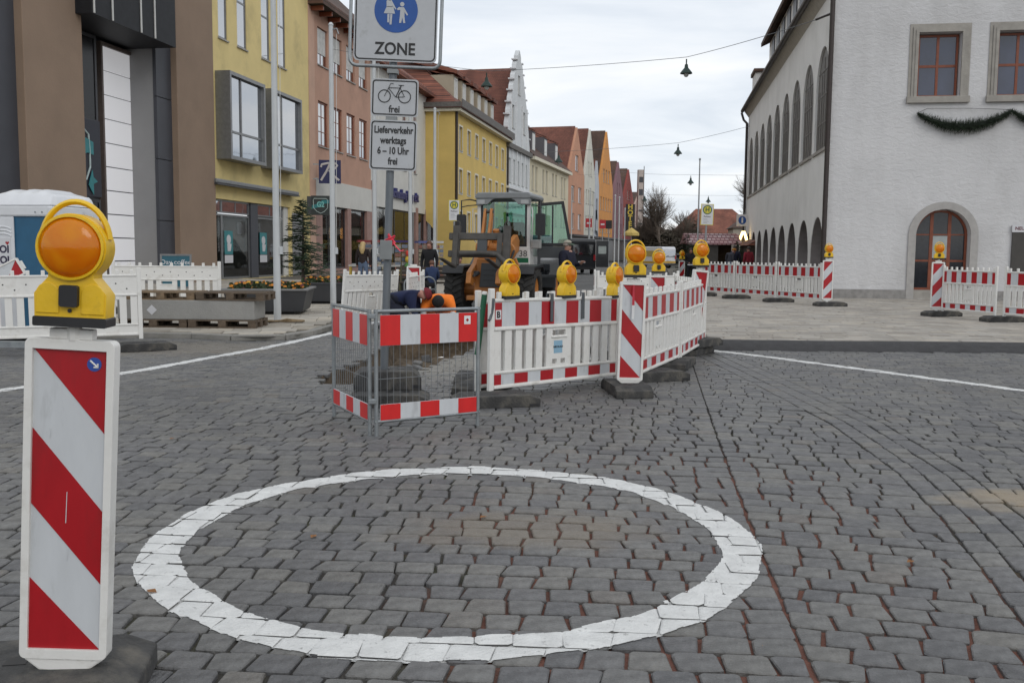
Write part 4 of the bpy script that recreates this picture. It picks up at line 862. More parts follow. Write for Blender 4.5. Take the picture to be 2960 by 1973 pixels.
for x0, x1 in ((22.41, 23.1), (34.2, 34.9), (37.3, 38.0)): b = MB(); b.box(x0, x1, -.04, .3, PV_Z, 5.0 if x0 > 30 else 6.3); b.build('pillar', PINKS, wb)
for x0, x1, k in ((23.1, 28.6, 2), (28.6, 34.2, 2), (34.9, 37.3, 1)): window(wb, x0, x1, PV_Z+.2, 4.59, BLACKPL, k, 1, y=.15, fw=.1, sill=False, glass=PANE)
b = MB(); b.box(22.4, 38, 3.5, 3.6, PV_Z, 4.6); b.build('shop_back', DARKIN, wb)
text('Buchhandlung Rupprecht', 1.0, mat('blue letters', (.02, .025, .14), .4), wb, (30.5, -.12, 5.75), squeeze=.78, depth=.1, bold=.02)
# ---- yellow house with dormers -----------------------------------------------------------------
OCH = plaster('ochre yellow render', (.63, .455, .145), (.3, .21, .08), .3); TRIMW = mat('cream window surround', (.66, .62, .50), .7); FDIM = mat('pale window frame', (.55, .53, .48), .6)
yh = house('yellow_house', 'tall ochre yellow house with a red roof and six dormers', -4.84, 80.6, 10.7); L = 22.3
ywx = [1.15+3.03*i for i in range(7)]
wall(yh, rect(-.3, L, PV_Z, 13.05), [rect(a, a+1.15, z0, z1) for a in ywx for z0, z1 in ((10.05, 12.05), (6.5, 8.45), (3.0, 4.9))], OCH)
for a in ywx:
    for z0, z1 in ((10.05, 12.05), (6.5, 8.45), (3.0, 4.9)): window(yh, a, a+1.15, z0, z1, FDIM, 2, 2, y=.15, fw=.08, surround=TRIMW, glass=mat('curtained glass', (.16, .16, .155), .1, var=.4, scale=2))
MS = Matrix.Rotation(R(-90), 4, 'Z')   # side wall facing the camera: x' = y, y' = -x
ga = [(1.6, PV_Z), (5.6, PV_Z)] + [(3.6+2.0*math.cos(R(a)), 2.4+2.0*math.sin(R(a))) for a in range(0, 181, 15)]
wall(yh, [(-16, PV_Z), (-.0, PV_Z), (-.0, 13.05), (-16, 13.05)], [[(-p[0], p[1]) for p in ga]], OCH, .3, 'side_wall', Matrix.Translation((-.303, 0, 0)) @ MS)
b = MB(); b.box(-.05, .0, 1.4, 5.8, PV_Z, 4.6); sd = b.build('arched_shop_window', GLASS, yh)
b = MB(); b.box(-.25, -.12, 3.5, 3.62, PV_Z, 4.4); b.box(-.25, -.12, 1.6, 5.6, 2.3, 2.42); b.build('bars', GREYFR, sd)
b = MB(); b.add([(-.9, -.7, 13.3), (L+.3, -.7, 13.3), (L+.3, 16.6, 13.3), (-.9, 16.6, 13.3), (7.2, 8, 21.2), (L-4, 8, 21.2), (L+.3, 8, 21.2)], [(0, 1, 6, 5, 4), (0, 4, 3), (3, 4, 5, 6, 2), (1, 2, 6), (0, 3, 2, 1)]); rf = b.build('roof', ROOF_P, yh)
b = MB(); b.box(-.7, L+.2, -.55, .0, 13.06, 13.32); b.build('cornice', TRIMW, yh); b = MB(); b.box(-.7, -.304, 0, 16, 13.06, 13.32); b.build('side_cornice', TRIMW, yh)
SNOW = mat('snow guard', (.12, .11, .10), .7, var=.3, scale=6); b = MB(); b.box(-.9, L+.3, -.78, -.72, 13.36, 14.0); b.build('snow_guard', SNOW, yh); b = MB(); b.box(-.96, -.91, -.7, 16, 13.36, 13.75); b.build('side_snow_guard', SNOW, yh)
DORM = plaster('dormer render', (.42, .37, .28))
for i in range(6):
    x = 2.6+3.05*i; b = MB(); b.box(x, x+1.7, .9, 4.5, 13.6, 16.6); dm = b.build('dormer', DORM, yh); b = MB(); b.add([(x-.25, .5, 16.61), (x+1.95, .5, 16.61), (x+1.95, 5.4, 17.9), (x-.25, 5.4, 17.9), (x-.25, .5, 16.95), (x+1.95, .5, 16.95), (x+1.95, 5.4, 18.4), (x-.25, 5.4, 18.4)], [(0, 1, 5, 4), (4, 5, 6, 7), (0, 4, 7, 3), (1, 2, 6, 5)]); b.build('dormer_roof', ROOF_P, dm)
    b = MB(); b.prism(rect(x+.3, x+1.4, 14.3, 16.4), .84, .898, None, [rect(x+.42, x+.81, 14.42, 16.28), rect(x+.89, x+1.28, 14.42, 16.28)]); b.build('dormer_window', WFR, dm); b = MB(); b.box(x+.4, x+1.3, .885, .895, 14.4, 16.3); b.build('dormer_pane', CURT, dm)
for x in (-.12, L-.1): b = MB(); b.cyl((x, -.12, PV_Z), (x, -.12, 13.1), .11, n=8); b.build('downpipe', GUT, yh)
# ---- stepped white gable house -----------------------------------------------------------------
WG = plaster('white gable render', (.60, .62, .63), (.42, .43, .43), .3); WGT = mat('white trim', (.66, .67, .68), .7)
wg = house('gable_house', 'tall white house with a stepped scrolled gable', -.75, 102.2, 12.5); W_ = 12.3; c_ = W_/2
lv = [13.2, 14.75, 16.2, 17.6, 18.95, 20.25, 21.5, 22.6]; hw = [6.15, 5.55, 4.9, 4.2, 3.45, 2.65, 1.85, 1.1]
o = [(0, PV_Z), (W_, PV_Z), (W_, lv[0])]
for i in range(len(lv)-1):
    o += [(c_+hw[i], lv[i]), (c_+hw[i]-.1, lv[i]+.5), (c_+hw[i+1]+.35, lv[i]+.85), (c_+hw[i+1]+.1, lv[i+1]-.15), (c_+hw[i+1]+.25, lv[i+1])]
o += [(c_+.75, lv[-1]), (c_+.75, 23.1), (c_, 23.8), (c_-.75, 23.1), (c_-.75, lv[-1])]
for i in range(len(lv)-2, -1, -1):
    o += [(c_-hw[i+1]-.25, lv[i+1]), (c_-hw[i+1]-.1, lv[i+1]-.15), (c_-hw[i+1]-.35, lv[i]+.85), (c_-hw[i]+.1, lv[i]+.5), (c_-hw[i], lv[i])]
o2 = [o[0]]
for p in o[1:]:
    if abs(p[0]-o2[-1][0])+abs(p[1]-o2[-1][1]) > 1e-4: o2.append(p)
gx = [(1.0+2.2*i, 2.1+2.2*i) for i in range(5)]
hs = [rect(a, a2, 9.0, 11.6) for a, a2 in gx] + [rect(2.6, 3.7, 14.9, 17.4), rect(8.4, 9.5, 14.9, 17.4), rect(5.5, 6.6, 18.9, 21.0)] + [rect(a, a2, 2.6, 5.2) for a, a2 in gx]
wall(wg, o2, hs, WG, .5)
for h in hs: window(wg, h[0][0], h[1][0], h[0][1], h[2][1], FDIM, 2, 2, y=.2, sill=True)
for z_, t_ in ((12.6, .5), (8.3, .25), (5.7, .3)): b = MB(); b.box(-.1, W_+.1, -.35, -.003, z_, z_+t_); b.build('cornice', SNOW if z_ > 12 else WGT, wg)
for i in range(len(lv)-1):
    for s in (-1, 1): b = MB(); x = c_+s*(hw[i+1]+.3); b.box(x-.28, x+.28, -.10, .58, lv[i+1]-.10, lv[i+1]+.04); b.build('ledge', WGT, wg)
for x in (.4, 2.65, 4.85, 7.05, 9.25, 11.6): b = MB(); b.box(x-.18, x+.18, -.12, -.002, 8.56, 12.59); b.build('pilaster', WGT, wg)
for x in (1.9, 4.4, 7.7, 10.2): b = MB(); b.box(x-.15, x+.15, -.12, -.002, 13.2, 17.9); b.build('pilaster', WGT, wg)
b = MB(); b.prism(rect(3.2, 9.4, 6.0, 8.0), -.06, -.002, None, [rect(3.4, 9.2, 6.2, 7.8)]); b.build('panel', WGT, wg)
b = MB(); b.prism([(-.3, 12.4), (c_, 21.9), (W_+.3, 12.4)], .5, 30); b.build('roof', ROOF_Y, wg); b = MB(); b.box(.02, W_-.02, .5, 30, PV_Z, 12.39); b.build('side_wall', WG, wg)
# ---- cream house with grey dormers -------------------------------------------------------------
CRM = plaster('cream render', (.63, .57, .42)); cm = house('cream_house', 'long cream house with three grey dormers in a brown roof', 1.91, 114.2, 14.1); L = 24.5
cx_ = [1.2+q+6.0*i for i in range(4) for q in (0, 2.0)]
wall(cm, rect(.3, L, PV_Z, 12.7), [rect(a, a+1.1, z0, z0+2.9) for a in cx_ for z0 in (9.0, 5.0)], CRM)
for a in cx_:
    for z0 in (9.0, 5.0): window(cm, a, a+1.1, z0, z0+2.9, FDIM, 2, 2, y=.15)
b = MB(); b.add([(.3, -.6, 12.9), (L, -.6, 12.9), (L, 7, 19.5), (.3, 7, 19.5), (.3, 14, 12.9), (L, 14, 12.9)], [(0, 1, 2, 3), (3, 2, 5, 4), (0, 3, 4), (1, 5, 2)]); b.build('roof', tile_mat('brown house tiles', (.125, .065, .045), (.10, .055, .04), (.05, .03, .025), 'XZ', .25, .2), cm)
b = MB(); b.box(.3, L, -.6, 0, 12.5, 12.88); b.build('cornice', TRIMW, cm); DG = mat('grey dormer side', (.12, .115, .125), .7)
for x in (3.5, 10.5, 17.5):
    b = MB(); b.box(x, x+2.0, .6, 5, 13.6, 16.3); dm = b.build('dormer', DG, cm); b = MB(); b.box(x+.3, x+1.7, .55, .597, 14.0, 16.0); b.build('dormer_window', WFR, dm); b = MB(); b.add([(x-.2, .3, 16.31), (x+2.2, .3, 16.31), (x+2.2, 6, 18.6), (x-.2, 6, 18.6)], [(0, 1, 2, 3)]); b.build('dormer_roof', ROOF_D, dm)
# ---- row of gabled houses ----------------------------------------------------------------------
def gabled(name, label, x, y, ang, w, eave, apex, col, roofm, rows_, ncol, ww=1.0, wh=2.0, trim=None, shop=(.04, .04, .045), depth=26):
    t = house(name, label, x, y, ang, group='gabled houses along the street'); c = w/2; m = plaster(name+' render', col); hs = []
    for z0 in rows_:
        n = ncol
        if z0 > eave-1: n = max(1, int(ncol*(apex-z0-wh)/(apex-eave)*.9))
        sp_ = (w-1.6)/max(n, 1) if z0 < eave-1 else (w-1.6)/ncol; x0 = c-sp_*n/2
        for i in range(n): a = x0+sp_*(i+.5)-ww/2; hs.append((a, a+ww, z0, z0+wh))
    wall(t, [(0, 4.2), (w, 4.2), (w, eave), (c, apex), (0, eave)], [rect(*h) for h in hs], m)
    for h in hs: window(t, *h, trim or FDIM, 2, 1, y=.14, fw=.1)
    b = MB(); b.prism([(-.25, eave-.25), (c, apex-.05), (w+.25, eave-.25), (w+.25, eave), (c, apex+.22), (-.25, eave)], .35, depth); b.build('roof', roofm, t)
    b = MB(); b.box(.02, w-.02, .36, depth, PV_Z, eave-.26); b.build('side_wall', m, t)
    b = MB(); b.box(.02, w-.02, .1, .355, PV_Z, 4.197); b.build('shop_front', mat('shop front '+name, shop, .3), t); b = MB(); b.box(0, w, -.9, .0, 3.9, 4.19); b.build('canopy', DARKMET, t)
    return t
gabled('salmon_house', 'salmon pink gabled house with white window frames', 7.88, 138, 16, 11.3, 12.9, 20.0, (.54, .28, .18), ROOF_Y, (5.0, 9.0, 13.6), 2, 2.2, 2.3, WFR)
gabled('white_gable_house', 'plain white gabled house beside the salmon house', 11.0, 148.9, 16, 8.4, 13.4, 20.9, (.62, .61, .54), ROOF_Y, (5.2, 9.2, 13.6), 4, .9, 2.2)
gabled('narrow_house', 'narrow pale blue house next to the orange gable', 13.35, 157.0, 16, 3.4, 12.6, 16.6, (.50, .53, .57), ROOF_Y, (5.2, 8.6), 3, .6, 1.8)
gabled('orange_house', 'bright orange gabled house with a brown roof', 14.3, 160.3, 16, 13.1, 12.8, 22.3, (.64, .29, .085), ROOF_D, (5.0, 8.8, 13.6), 5, 1.3, 2.2)
gabled('purple_house', 'mauve gabled house beyond the orange one', 17.9, 172.9, 16, 11.5, 12.0, 18.3, (.24, .13, .15), ROOF_D, (5.0, 8.8, 12.4), 4, .9, 2.0)
gabled('red_house', 'dark red gabled house beyond the mauve one', 21.0, 184.0, 16, 13.5, 11.6, 18.0, (.27, .06, .05), ROOF_D, (5.0, 8.6, 12.0), 5, 1.2, 1.9, WFR)
ht = gabled('hotel_building', 'pinkish beige hotel building at the end of the left row', 25.0, 197.0, 16, 12.0, 11.5, 14.2, (.45, .33, .28), ROOF_D, (5.0, 8.4), 4, 1.1, 1.8)
YEM = mat('hotel sign yellow', (.62, .46, .05), .5); b = MB(); b.box(-.85, .85, -.15, .15, -2.6, 2.6); hs_ = b.build('hotel_sign', BLACKPL, ht, (-20.5, -2.3, 7.9), (0, 0, R(-74)))
for i, ch in enumerate('HOTEL'): text(ch, 1.25, YEM, hs_, (0, -.17, 2.05-i*1.02), bold=.04)
tw = thing('stair_tower', 'slim pale tower with dark openings behind the hotel sign', 'tower', (25.1, 190.0, 0), R(8))
b = MB(); b.box(-.55, .55, -.5, .5, 0, 17.9); b.build('shaft', plaster('pale tower', (.50, .44, .40)), tw)
for z_, h in ((15.4, 1.1), (12.9, 1.2), (9.8, .3), (7.2, .3)): b = MB(); b.box(-.4, .4, -.53, -.501, z_, z_+h); b.build('opening', DARKMET, tw)
b = MB(); b.cyl((.55, -.5, 0), (.55, -.5, 18.6), .07, n=6); b.build('rod', GUT, tw)

# ---- white town hall on the right --------------------------------------------------------------
def plaster_trowel(name, col):
    m = mat(name, col, .92, var=.05, scale=1.2, dirt=((.34, .33, .32), .48, .85, .7, .5), streak=.45); t = m.node_tree; n = t.nodes.new; k = t.links.new
    tc = n('ShaderNodeTexCoord'); mp = n('ShaderNodeMapping'); mp.inputs['Scale'].default_value = (3.0, 3.0, 5.5); k(tc.outputs['Object'], mp.inputs[0])
    no = n('ShaderNodeTexNoise'); no.inputs['Scale'].default_value = 1.6; no.inputs['Detail'].default_value = 7; no.inputs['Roughness'].default_value = .62; no.inputs['Distortion'].default_value = .6; k(mp.outputs[0], no.inputs['Vector'])
    b = n('ShaderNodeBump'); b.inputs['Strength'].default_value = .5; b.inputs['Distance'].default_value = .06; k(no.outputs['Fac'], b.inputs['Height']); k(b.outputs[0], t.nodes['Principled BSDF'].inputs['Normal']); return m
THW = plaster_trowel('white trowelled render', (.60, .595, .60)); THS = mat('grey stone surround', (.33, .31, .28), .85, var=.14, scale=4, bump=.3, bscale=30); THW2 = plaster('white smooth render', (.76, .75, .73), (.42, .40, .37), .4)
th = house('town_hall', 'white rendered hall with arched windows along its side and an arched door', 9.85, 30.07, 8.7, right=True)
dx0, dx1 = 2.66, 4.26; dc = (dx0+dx1)/2; dr = (dx1-dx0)/2; door = [(dx0, PL_Z), (dx1, PL_Z)] + arc(dc, 2.9-dr, dr, 0, 180, 20)
wins = [2.48+2.29*i for i in range(5)]
wall(th, [(0, PL_Z-.1), (16, PL_Z-.1), (16, 10.1), (8, 19.5), (0, 10.1)], [door] + [rect(a, a+1.24, 6.3, 8.2) for a in wins], THW, .45)
def surround(b, o, i_, y0, y1): b.prism(o, y0, y1, None, [i_])
for a in wins:
    w = window(th, a+.03, a+1.21, 6.3, 8.17, WOODRED, 2, 2, y=.2, fw=.065, mw=.075, sill=False, glass=mat('hall window glass', (.035, .042, .075), .05, var=.3, scale=.8, spec=.9))
    for s, y_ in ((.26, .03), (.17, .06), (.09, .085)):
        b = MB(); surround(b, rect(a-s, a+1.24+s, 6.3, 8.2+s), rect(a-s+.085, a+1.24+s-.085, 6.297, 8.2+s-.085), -y_, -.002 if s > .2 else -.01); b.build('stone_surround', THS, w)
    b = MB(); b.box(a-.29, a+1.53, -.12, .19, 6.1, 6.297); b.build('stone_sill', THS, w, bevel=.01)
so = [(dx0-.22, PL_Z), (dx1+.22, PL_Z)] + arc(dc, 2.9-dr, dr+.22, 0, 180, 24)
b = MB(); b.prism(so, -.05, -.002, None, [[(dx0+.002, PL_Z+.001), (dx1-.002, PL_Z+.001)] + arc(dc, 2.9-dr, dr-.002, 0, 180, 24)]); b.build('door_arch', mat('grey plaster arch', (.38, .365, .35), .85, var=.1), th)
dd = window(th, dx0+.01, dx1-.01, PL_Z+.28, 2.88, WOODRED, 3, 1, y=.28, fw=.07, mw=.1, sill=False, arch=True, glass=mat('door glass', (.018, .02, .026), .06, var=.3, spec=.6)); dd.name = 'door'
b = MB(); b.box(dx0, dx1, .3, .4, 1.28, 1.34); b.box(dx0, dx1, .3, .4, 2.1, 2.14); b.build('door_rail', WOODRED, dd); b = MB(); b.box(dx0+.55, dx1-.57, .29, .297, 1.4, 2.08); b.build('notice', mat('pale notice', (.35, .38, .38), .6), dd)
b = MB(); b.box(dx0, dx1, .1, .45, PL_Z-.05, PL_Z+.278); b.build('step', THS, th)
b = MB(); b.box(-.03, dx0-.225, -.05, -.002, PL_Z-.05, .40); b.build('plinth', mat('grey plinth', (.27, .26, .25), .9, var=.2), th); b = MB(); b.box(dx1+.225, 16, -.05, -.002, PL_Z-.05, .40); b.build('plinth', MATS['grey plinth'], th)
# side with arches: s along local +y
ML = Matrix.Rotation(R(-90), 4, 'Z'); S = 28.6; hol = []; ups_ = []
for i in range(9):
    s0 = 1.9+3.1*i; r = 1.30
    up = [(-(s0+r), 4.9), (-(s0-r), 4.9)] + arc(-s0, 8.25-r*1.2, r, 0, 180, 16, r*1.2); lo = [(-(s0+r), PL_Z), (-(s0-r), PL_Z)] + arc(-s0, 2.72-r*1.1, r, 0, 180, 16, r*1.1); hol += [up, lo]; ups_.append((s0, r, up))
wall(th, [(-S, PL_Z-.1), (-.452, PL_Z-.1), (-.452, 10.1), (-S, 10.1)], hol, THW2, .42, 'arcade_wall', ML)
LEAD = mat('leaded hall glass', (.115, .106, .098), .55, var=.35, scale=5, streak=.04)
for s0, r, up in ups_:
    b = MB(); b.prism([(-s0+(p[0]+s0)*.99, p[1]) for p in up], .07, .10, ML); w = b.build('arched_window', LEAD, th)
    b = MB()
    for k in range(1, 6): b.box(-s0-r+2*r*k/6-.02, -s0-r+2*r*k/6+.02, .05, .068, 4.9, 7.9-.5*abs(k-3), ML)
    for z_ in (5.8, 6.7, 7.5): b.box(-s0-r*.9, -s0+r*.9, .052, .066, z_-.02, z_+.02, ML)
    b.build('glazing_bars', mat('grey glazing bar', (.16, .15, .14), .6), w); b = MB(); b.box(-s0-r-.1, -s0+r+.1, -.06, .05, 4.8, 4.897, ML); b.build('sill', THS, w)
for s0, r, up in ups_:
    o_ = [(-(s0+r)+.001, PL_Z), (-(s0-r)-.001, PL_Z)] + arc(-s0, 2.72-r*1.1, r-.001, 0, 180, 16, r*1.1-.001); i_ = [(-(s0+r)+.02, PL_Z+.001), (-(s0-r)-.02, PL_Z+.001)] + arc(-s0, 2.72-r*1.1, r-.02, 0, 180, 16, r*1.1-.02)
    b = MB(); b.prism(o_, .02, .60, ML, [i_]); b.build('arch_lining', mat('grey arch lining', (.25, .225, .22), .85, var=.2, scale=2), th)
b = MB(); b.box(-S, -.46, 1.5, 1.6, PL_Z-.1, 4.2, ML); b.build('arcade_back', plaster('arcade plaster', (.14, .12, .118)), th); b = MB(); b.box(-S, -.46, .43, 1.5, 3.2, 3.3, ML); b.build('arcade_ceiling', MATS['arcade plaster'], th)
b = MB(); b.box(0, 16, S, S+.3, 0, 10.1); b.build('rear_wall', THW2, th)
b = MB(); b.prism([(-.30, 10.1), (-.05, 10.1), (8, 19.3), (16.3, 10.1), (16.3, 10.3), (8, 19.8), (-.30, 10.3)], -.02, S+.35); b.build('roof', ROOF_D, th)
b = MB(); b.prism([(-.28, 10.07), (-.003, 9.70), (-.003, 10.07)], .0, S+.3); b.build('soffit', mat('beige soffit', (.42, .39, .34), .8), th)
b = MB(); b.cyl((-.38, -.1, 10.12), (-.38, S+.4, 10.12), .11, n=10); b.build('gutter', GUT, th)
b = MB(); b.cyl((-.10, -.12, PL_Z), (-.10, -.12, 9.75), .075, n=10); b.tube([(-.10, -.12, 9.7), (-.16, -.1, 9.9), (-.34, 0, 10.05)], .07, 8); b.build('downpipe', GUT, th, smooth=50)
b = MB(); b.cyl((-.12, S-.1, PL_Z), (-.12, S-.1, 9.3), .08, n=8); b.tube([(-.12, S-.1, 9.3), (-.3, S+.2, 9.55), (-.42, S+.4, 10.0)], .07, 8); b.build('downpipe', GUT, th, smooth=50)
b = MB(); b.box(.12, 6, 1, 19.6, 10.35, 12.1); dmr = b.build('long_dormer', THW2, th); b = MB(); b.add([(-.25, .4, 12.25), (-.25, 20.2, 12.25), (7, 20.2, 15.4), (7, .4, 15.4), (-.25, .4, 12.05), (-.25, 20.2, 12.05)], [(0, 1, 2, 3), (0, 4, 5, 1), (4, 5, 2, 3)]); b.build('dormer_roof', ROOF_D, dmr)
for i in range(9): b = MB(); b.box(.07, .117, 2+1.9*i, 3.0+1.9*i, 10.9, 11.95); b.build('dormer_window', DARKMET, dmr)
b = MB(); b.box(-.0, 2.2, 25.4, 27.2, 10.2, 11.75); cb = b.build('roof_block', THW2, th); b = MB(); b.box(-.1, 2.3, 25.3, 27.3, 11.752, 11.95); b.build('cap', ROOF_D, cb)
b = MB(); b.box(5.45, 6.9, -.08, -.004, .75, 2.42); nb = b.build('notice_board', mat('notice board', (.055, .05, .045), .4), th); b = MB(); b.box(5.42, 6.93, -.1, -.083, 2.2, 2.42); hb = b.build('header', WPAN, nb); text('NEUMARKT', .14, mat('maroon letters', (.12, .02, .03), .6), hb, (5.5, -.104, 2.31), align='LEFT', depth=.001, bold=.003)
# street end: houses beyond the stall
def far_house(name, label, x, y, w, d, eave, apex, col, rz, n=3, roofm=None):
    t = thing(name, label, 'building', (x, y, 0), R(rz)); m = plaster(name+' render', col); hs = [(1+(w-2)*(i+.5)/n-.45, 1+(w-2)*(i+.5)/n+.45, z0, z0+1.7) for i in range(n) for z0 in ((3.6,) if eave < 6.5 else (3.6, 6.4)) if z0+1.7 < eave]
    wall(t, rect(0, w, 0, eave), [rect(*h) for h in hs], m, .3)
    for h in hs: window(t, *h, FDIM, 2, 2, y=.12)
    b = MB(); b.box(.02, w-.02, .31, d, 0, eave-.02); b.build('side_wall', m, t)
    b = MB(); b.add([(-.4, -.4, eave), (w+.4, -.4, eave), (w+.4, d+.4, eave), (-.4, d+.4, eave), (w*.28, d/2, apex), (w*.72, d/2, apex)], [(0, 1, 5, 4), (1, 2, 5), (2, 3, 4, 5), (3, 0, 4), (0, 3, 2, 1)]); b.build('roof', roofm or ROOF_P, t); return t
far_house('red_roof_house', 'house with a broad red hipped roof behind the market stall', 29.0, 172, 15, 12, 5.2, 9.8, (.40, .33, .27), -6, 4)
far_house('brick_house', 'brownish house with a dark roof behind the bare trees', 19.5, 205, 13, 12, 6.5, 10.0, (.22, .13, .10), 4, 4, ROOF_D)
far_house('low_house', 'low pale house with a tiled roof right of the red roofed house', 34.5, 150, 9, 10, 5.6, 8.0, (.45, .40, .33), -8, 3, ROOF_D)
far_house('corner_house', 'house with a steep red roof beside the far end of the white hall', 31.8, 120, 10, 12, 6.0, 11.2, (.52, .50, .48), -10, 3)
# ================================================================== wheel loader (faces -Y, origin under its front axle)
ORA = mat('loader orange paint', (.42, .16, .035), .45, var=.15, scale=4, dirt=((.13, .09, .06), .55, .8, 3, .7)); LWH = mat('loader white paint', (.60, .60, .58), .4, var=.06, scale=3, dirt=((.3, .27, .22), .6, .85, 3, .5))
TYRE = mat('tyre rubber', (.028, .027, .026), .85, var=.3, scale=6, bump=.4, bscale=40, dirt=((.09, .08, .065), .55, .8, 5, .6)); CARR = mat('worn carriage steel', (.075, .07, .064), .7, .2, var=.25, scale=5, dirt=((.17, .11, .07), .6, .8, 7, .6))
GRYP = mat('dark grey panel', (.055, .06, .065), .55, var=.1); CABGL = see_through('tinted cab glass', (.60, .82, .76), .06); GREENP = mat('green sign', (.01, .13, .06), .5); SEATM = mat('seat fabric', (.025, .03, .035), .9); ROOFG = mat('cab roof grey', (.20, .21, .215), .5, var=.08)
ld = thing('wheel_loader', 'orange and white wheel loader with fork carriage and open cab door', 'wheel loader', (-.46, 23.4, 0), R(-14))
def wheel(x, y, r=.55, w=.46):
    b = MB(); MR = Matrix.Translation((x, y, r)) @ Matrix.Rotation(R(90), 4, 'Y'); h = w/2
    b.lathe([(r*.55, -h*.8), (r*.62, -h), (r*.9, -h), (r*.97, -h*.85), (r*.965, 0), (r*.97, h*.85), (r*.9, h), (r*.62, h), (r*.55, h*.8)], 32, MR); t = b.build('tyre', TYRE, ld, smooth=40)
    b = MB()
    for i in range(22):
        a = 2*math.pi*i/22
        for s in (-1, 1):
            M = MR @ Matrix.Rotation(a+(.14 if s > 0 else 0), 4, 'Z') @ Matrix.Translation((r*.985, 0, s*h*.48)) @ Matrix.Rotation(R(28*s), 4, 'X'); b.box(-.03, .028, -.038, .038, -h*.52, h*.52, M)
    b.build('tread', TYRE, t); b = MB(); b.lathe([(.001, -h*.35), (r*.3, -h*.35), (r*.5, -h*.7), (r*.57, -h*.75), (r*.57, h*.75), (r*.5, h*.7), (r*.3, h*.35), (.001, h*.35)], 24, MR); b.build('rim', ORA, t, smooth=40)
for x in (-.885, .885): wheel(x, 0); wheel(x, 2.45)
b = MB(); b.cyl((-.8, 0, .55), (.8, 0, .55), .15, n=12); b.box(-.3, .3, -.2, .2, .35, .75); b.build('front_axle', ORA, ld); b = MB(); b.cyl((-.8, 2.45, .55), (.8, 2.45, .55), .15, n=12); b.build('rear_axle', CARR, ld)
b = MB(); b.prism([(-.36, .42), (.46, .42), (.40, 1.25), (-.28, 1.3)], -.55, -.3); b.box(-.34, .38, -.3, .75, .6, 1.0); b.build('front_frame', ORA, ld, bevel=.02)
b = MB(); b.prism([(-.20, .62), (.38, .62), (.33, 1.17), (-.15, 1.2)], -.60, -.553); fp = b.build('front_panel', GRYP, ld, bevel=.012)
for z_ in (.78, .9, 1.02): b = MB(); b.box(-.1, .28, -.606, -.602, z_, z_+.012); b.build('slot', BLACK, fp)
b = MB(); b.box(-.52, .52, -.62, -.35, .30, .417); b.build('cross_member', ORA, ld, bevel=.02)
for s in (-1, 1):
    b = MB(); M = Matrix.Translation((s*.36, 0, 0)); pts = [(.95, 1.75), (.7, 1.9), (.15, 1.72), (-.45, 1.2), (-.95, .98), (-1.02, .72), (-.8, .66), (-.35, .85), (.2, 1.3), (.9, 1.5)]
    b.prism([(-y, z) for y, z in pts], -.06, .06, M @ Matrix.Rotation(R(-90), 4, 'Z')); b.build('lift_arm', ORA, ld, bevel=.015)
    b = MB(); b.cyl((s*.22, .5, .95), (s*.26, -.75, .95), .06, n=10); b.cyl((s*.25, -.3, .95), (s*.26, -.85, .9), .035, n=8); b.build('lift_cylinder', GRYP, ld, smooth=50)
b = MB(); b.cyl((-.42, -.05, 1.55), (.42, -.05, 1.55), .13, n=12); b.box(-.3, .3, -.25, .15, 1.1, 1.45); b.build('arm_cross_tube', ORA, ld)
b = MB(); b.prism(arc(.40, 1.46, .24, 0, 360, 20)[:-1], -.42, -.30); b.build('tilt_drum', ORA, ld, bevel=.02); b = MB(); b.box(.28, .54, -.435, -.421, 1.46, 1.62); nb_ = b.build('name_plate', mat('worn plate', (.16, .11, .06), .6), ld)
b = MB(); b.tube([(.62, -.45, 1.5), (.55, -.55, 1.25), (.62, -.5, 1.0), (.8, -.4, .75)], .028, 6); b.build('hose', BLACKPL, ld, smooth=60); b = MB(); b.cyl((.64, -.48, 1.3), (.82, -.35, .85), .05, n=8); b.build('hose_guard', ORA, ld)
for x in (-.22, -.06):
    b = MB(); M = Matrix.Translation((x, 0, 0)) @ Matrix.Rotation(R(-90), 4, 'Z'); b.prism([(.30, 1.55), (.42, 1.6), (.22, 2.1), (.06, 2.52), (-.06, 2.5), (.02, 2.1)], -.03, .03, M); b.build('tilt_link', ORA, ld, bevel=.01)
b = MB(); b.cyl((.02, .15, 1.45), (.06, -.05, 2.0), .085, n=10); b.build('tilt_cylinder', ORA, ld, smooth=50); b = MB(); b.cyl((-.25, -.02, 2.44), (-.02, -.02, 2.44), .045, n=10); b.build('pin', CARR, ld)
b = MB(); b.tube([(.16, -.1, 2.0), (.24, -.15, 1.8), (.3, -.2, 1.6), (.5, -.3, 1.3)], .018, 6); b.build('hose', BLACKPL, ld, smooth=60)
# fork carriage, tilted back
ca = bpy.data.objects.new('fork_carriage', None); COL.objects.link(ca); ca.parent = ld; ca.location = (0, -1.20, 1.15); ca.rotation_euler = (R(-11), 0, 0); ca.empty_display_size = .1
for x in (-.62, .60): b = MB(); b.box(x-.085, x+.085, -.05, .06, .0, .93); b.build('upright', CARR, ca, bevel=.01); b = MB(); b.tube([(x-.06, 0, .92), (x-.06, 0, 1.02), (x, 0, 1.05), (x+.06, 0, 1.02), (x+.06, 0, .92)], .012, 6); b.build('lifting_eye', CARR, ca)
for nm, z0, z1 in (('upper_bar', .60, .76), ('lower_bar', .19, .34)): b = MB(); b.box(-.80, .62, -.045, .055, z0, z1); b.build(nm, CARR, ca, bevel=.012)
b = MB(); b.box(-.1, .13, -.03, .04, .341, .598); b.build('centre_post', GRYP, ca); b = MB(); b.tube([(-.5, -.08, .26), (.1, -.09, .27), (.42, -.1, .24), (.6, -.12, .08), (.62, -.15, -.05)], .055, 8); b.build('bent_tube', CARR, ca, smooth=60)
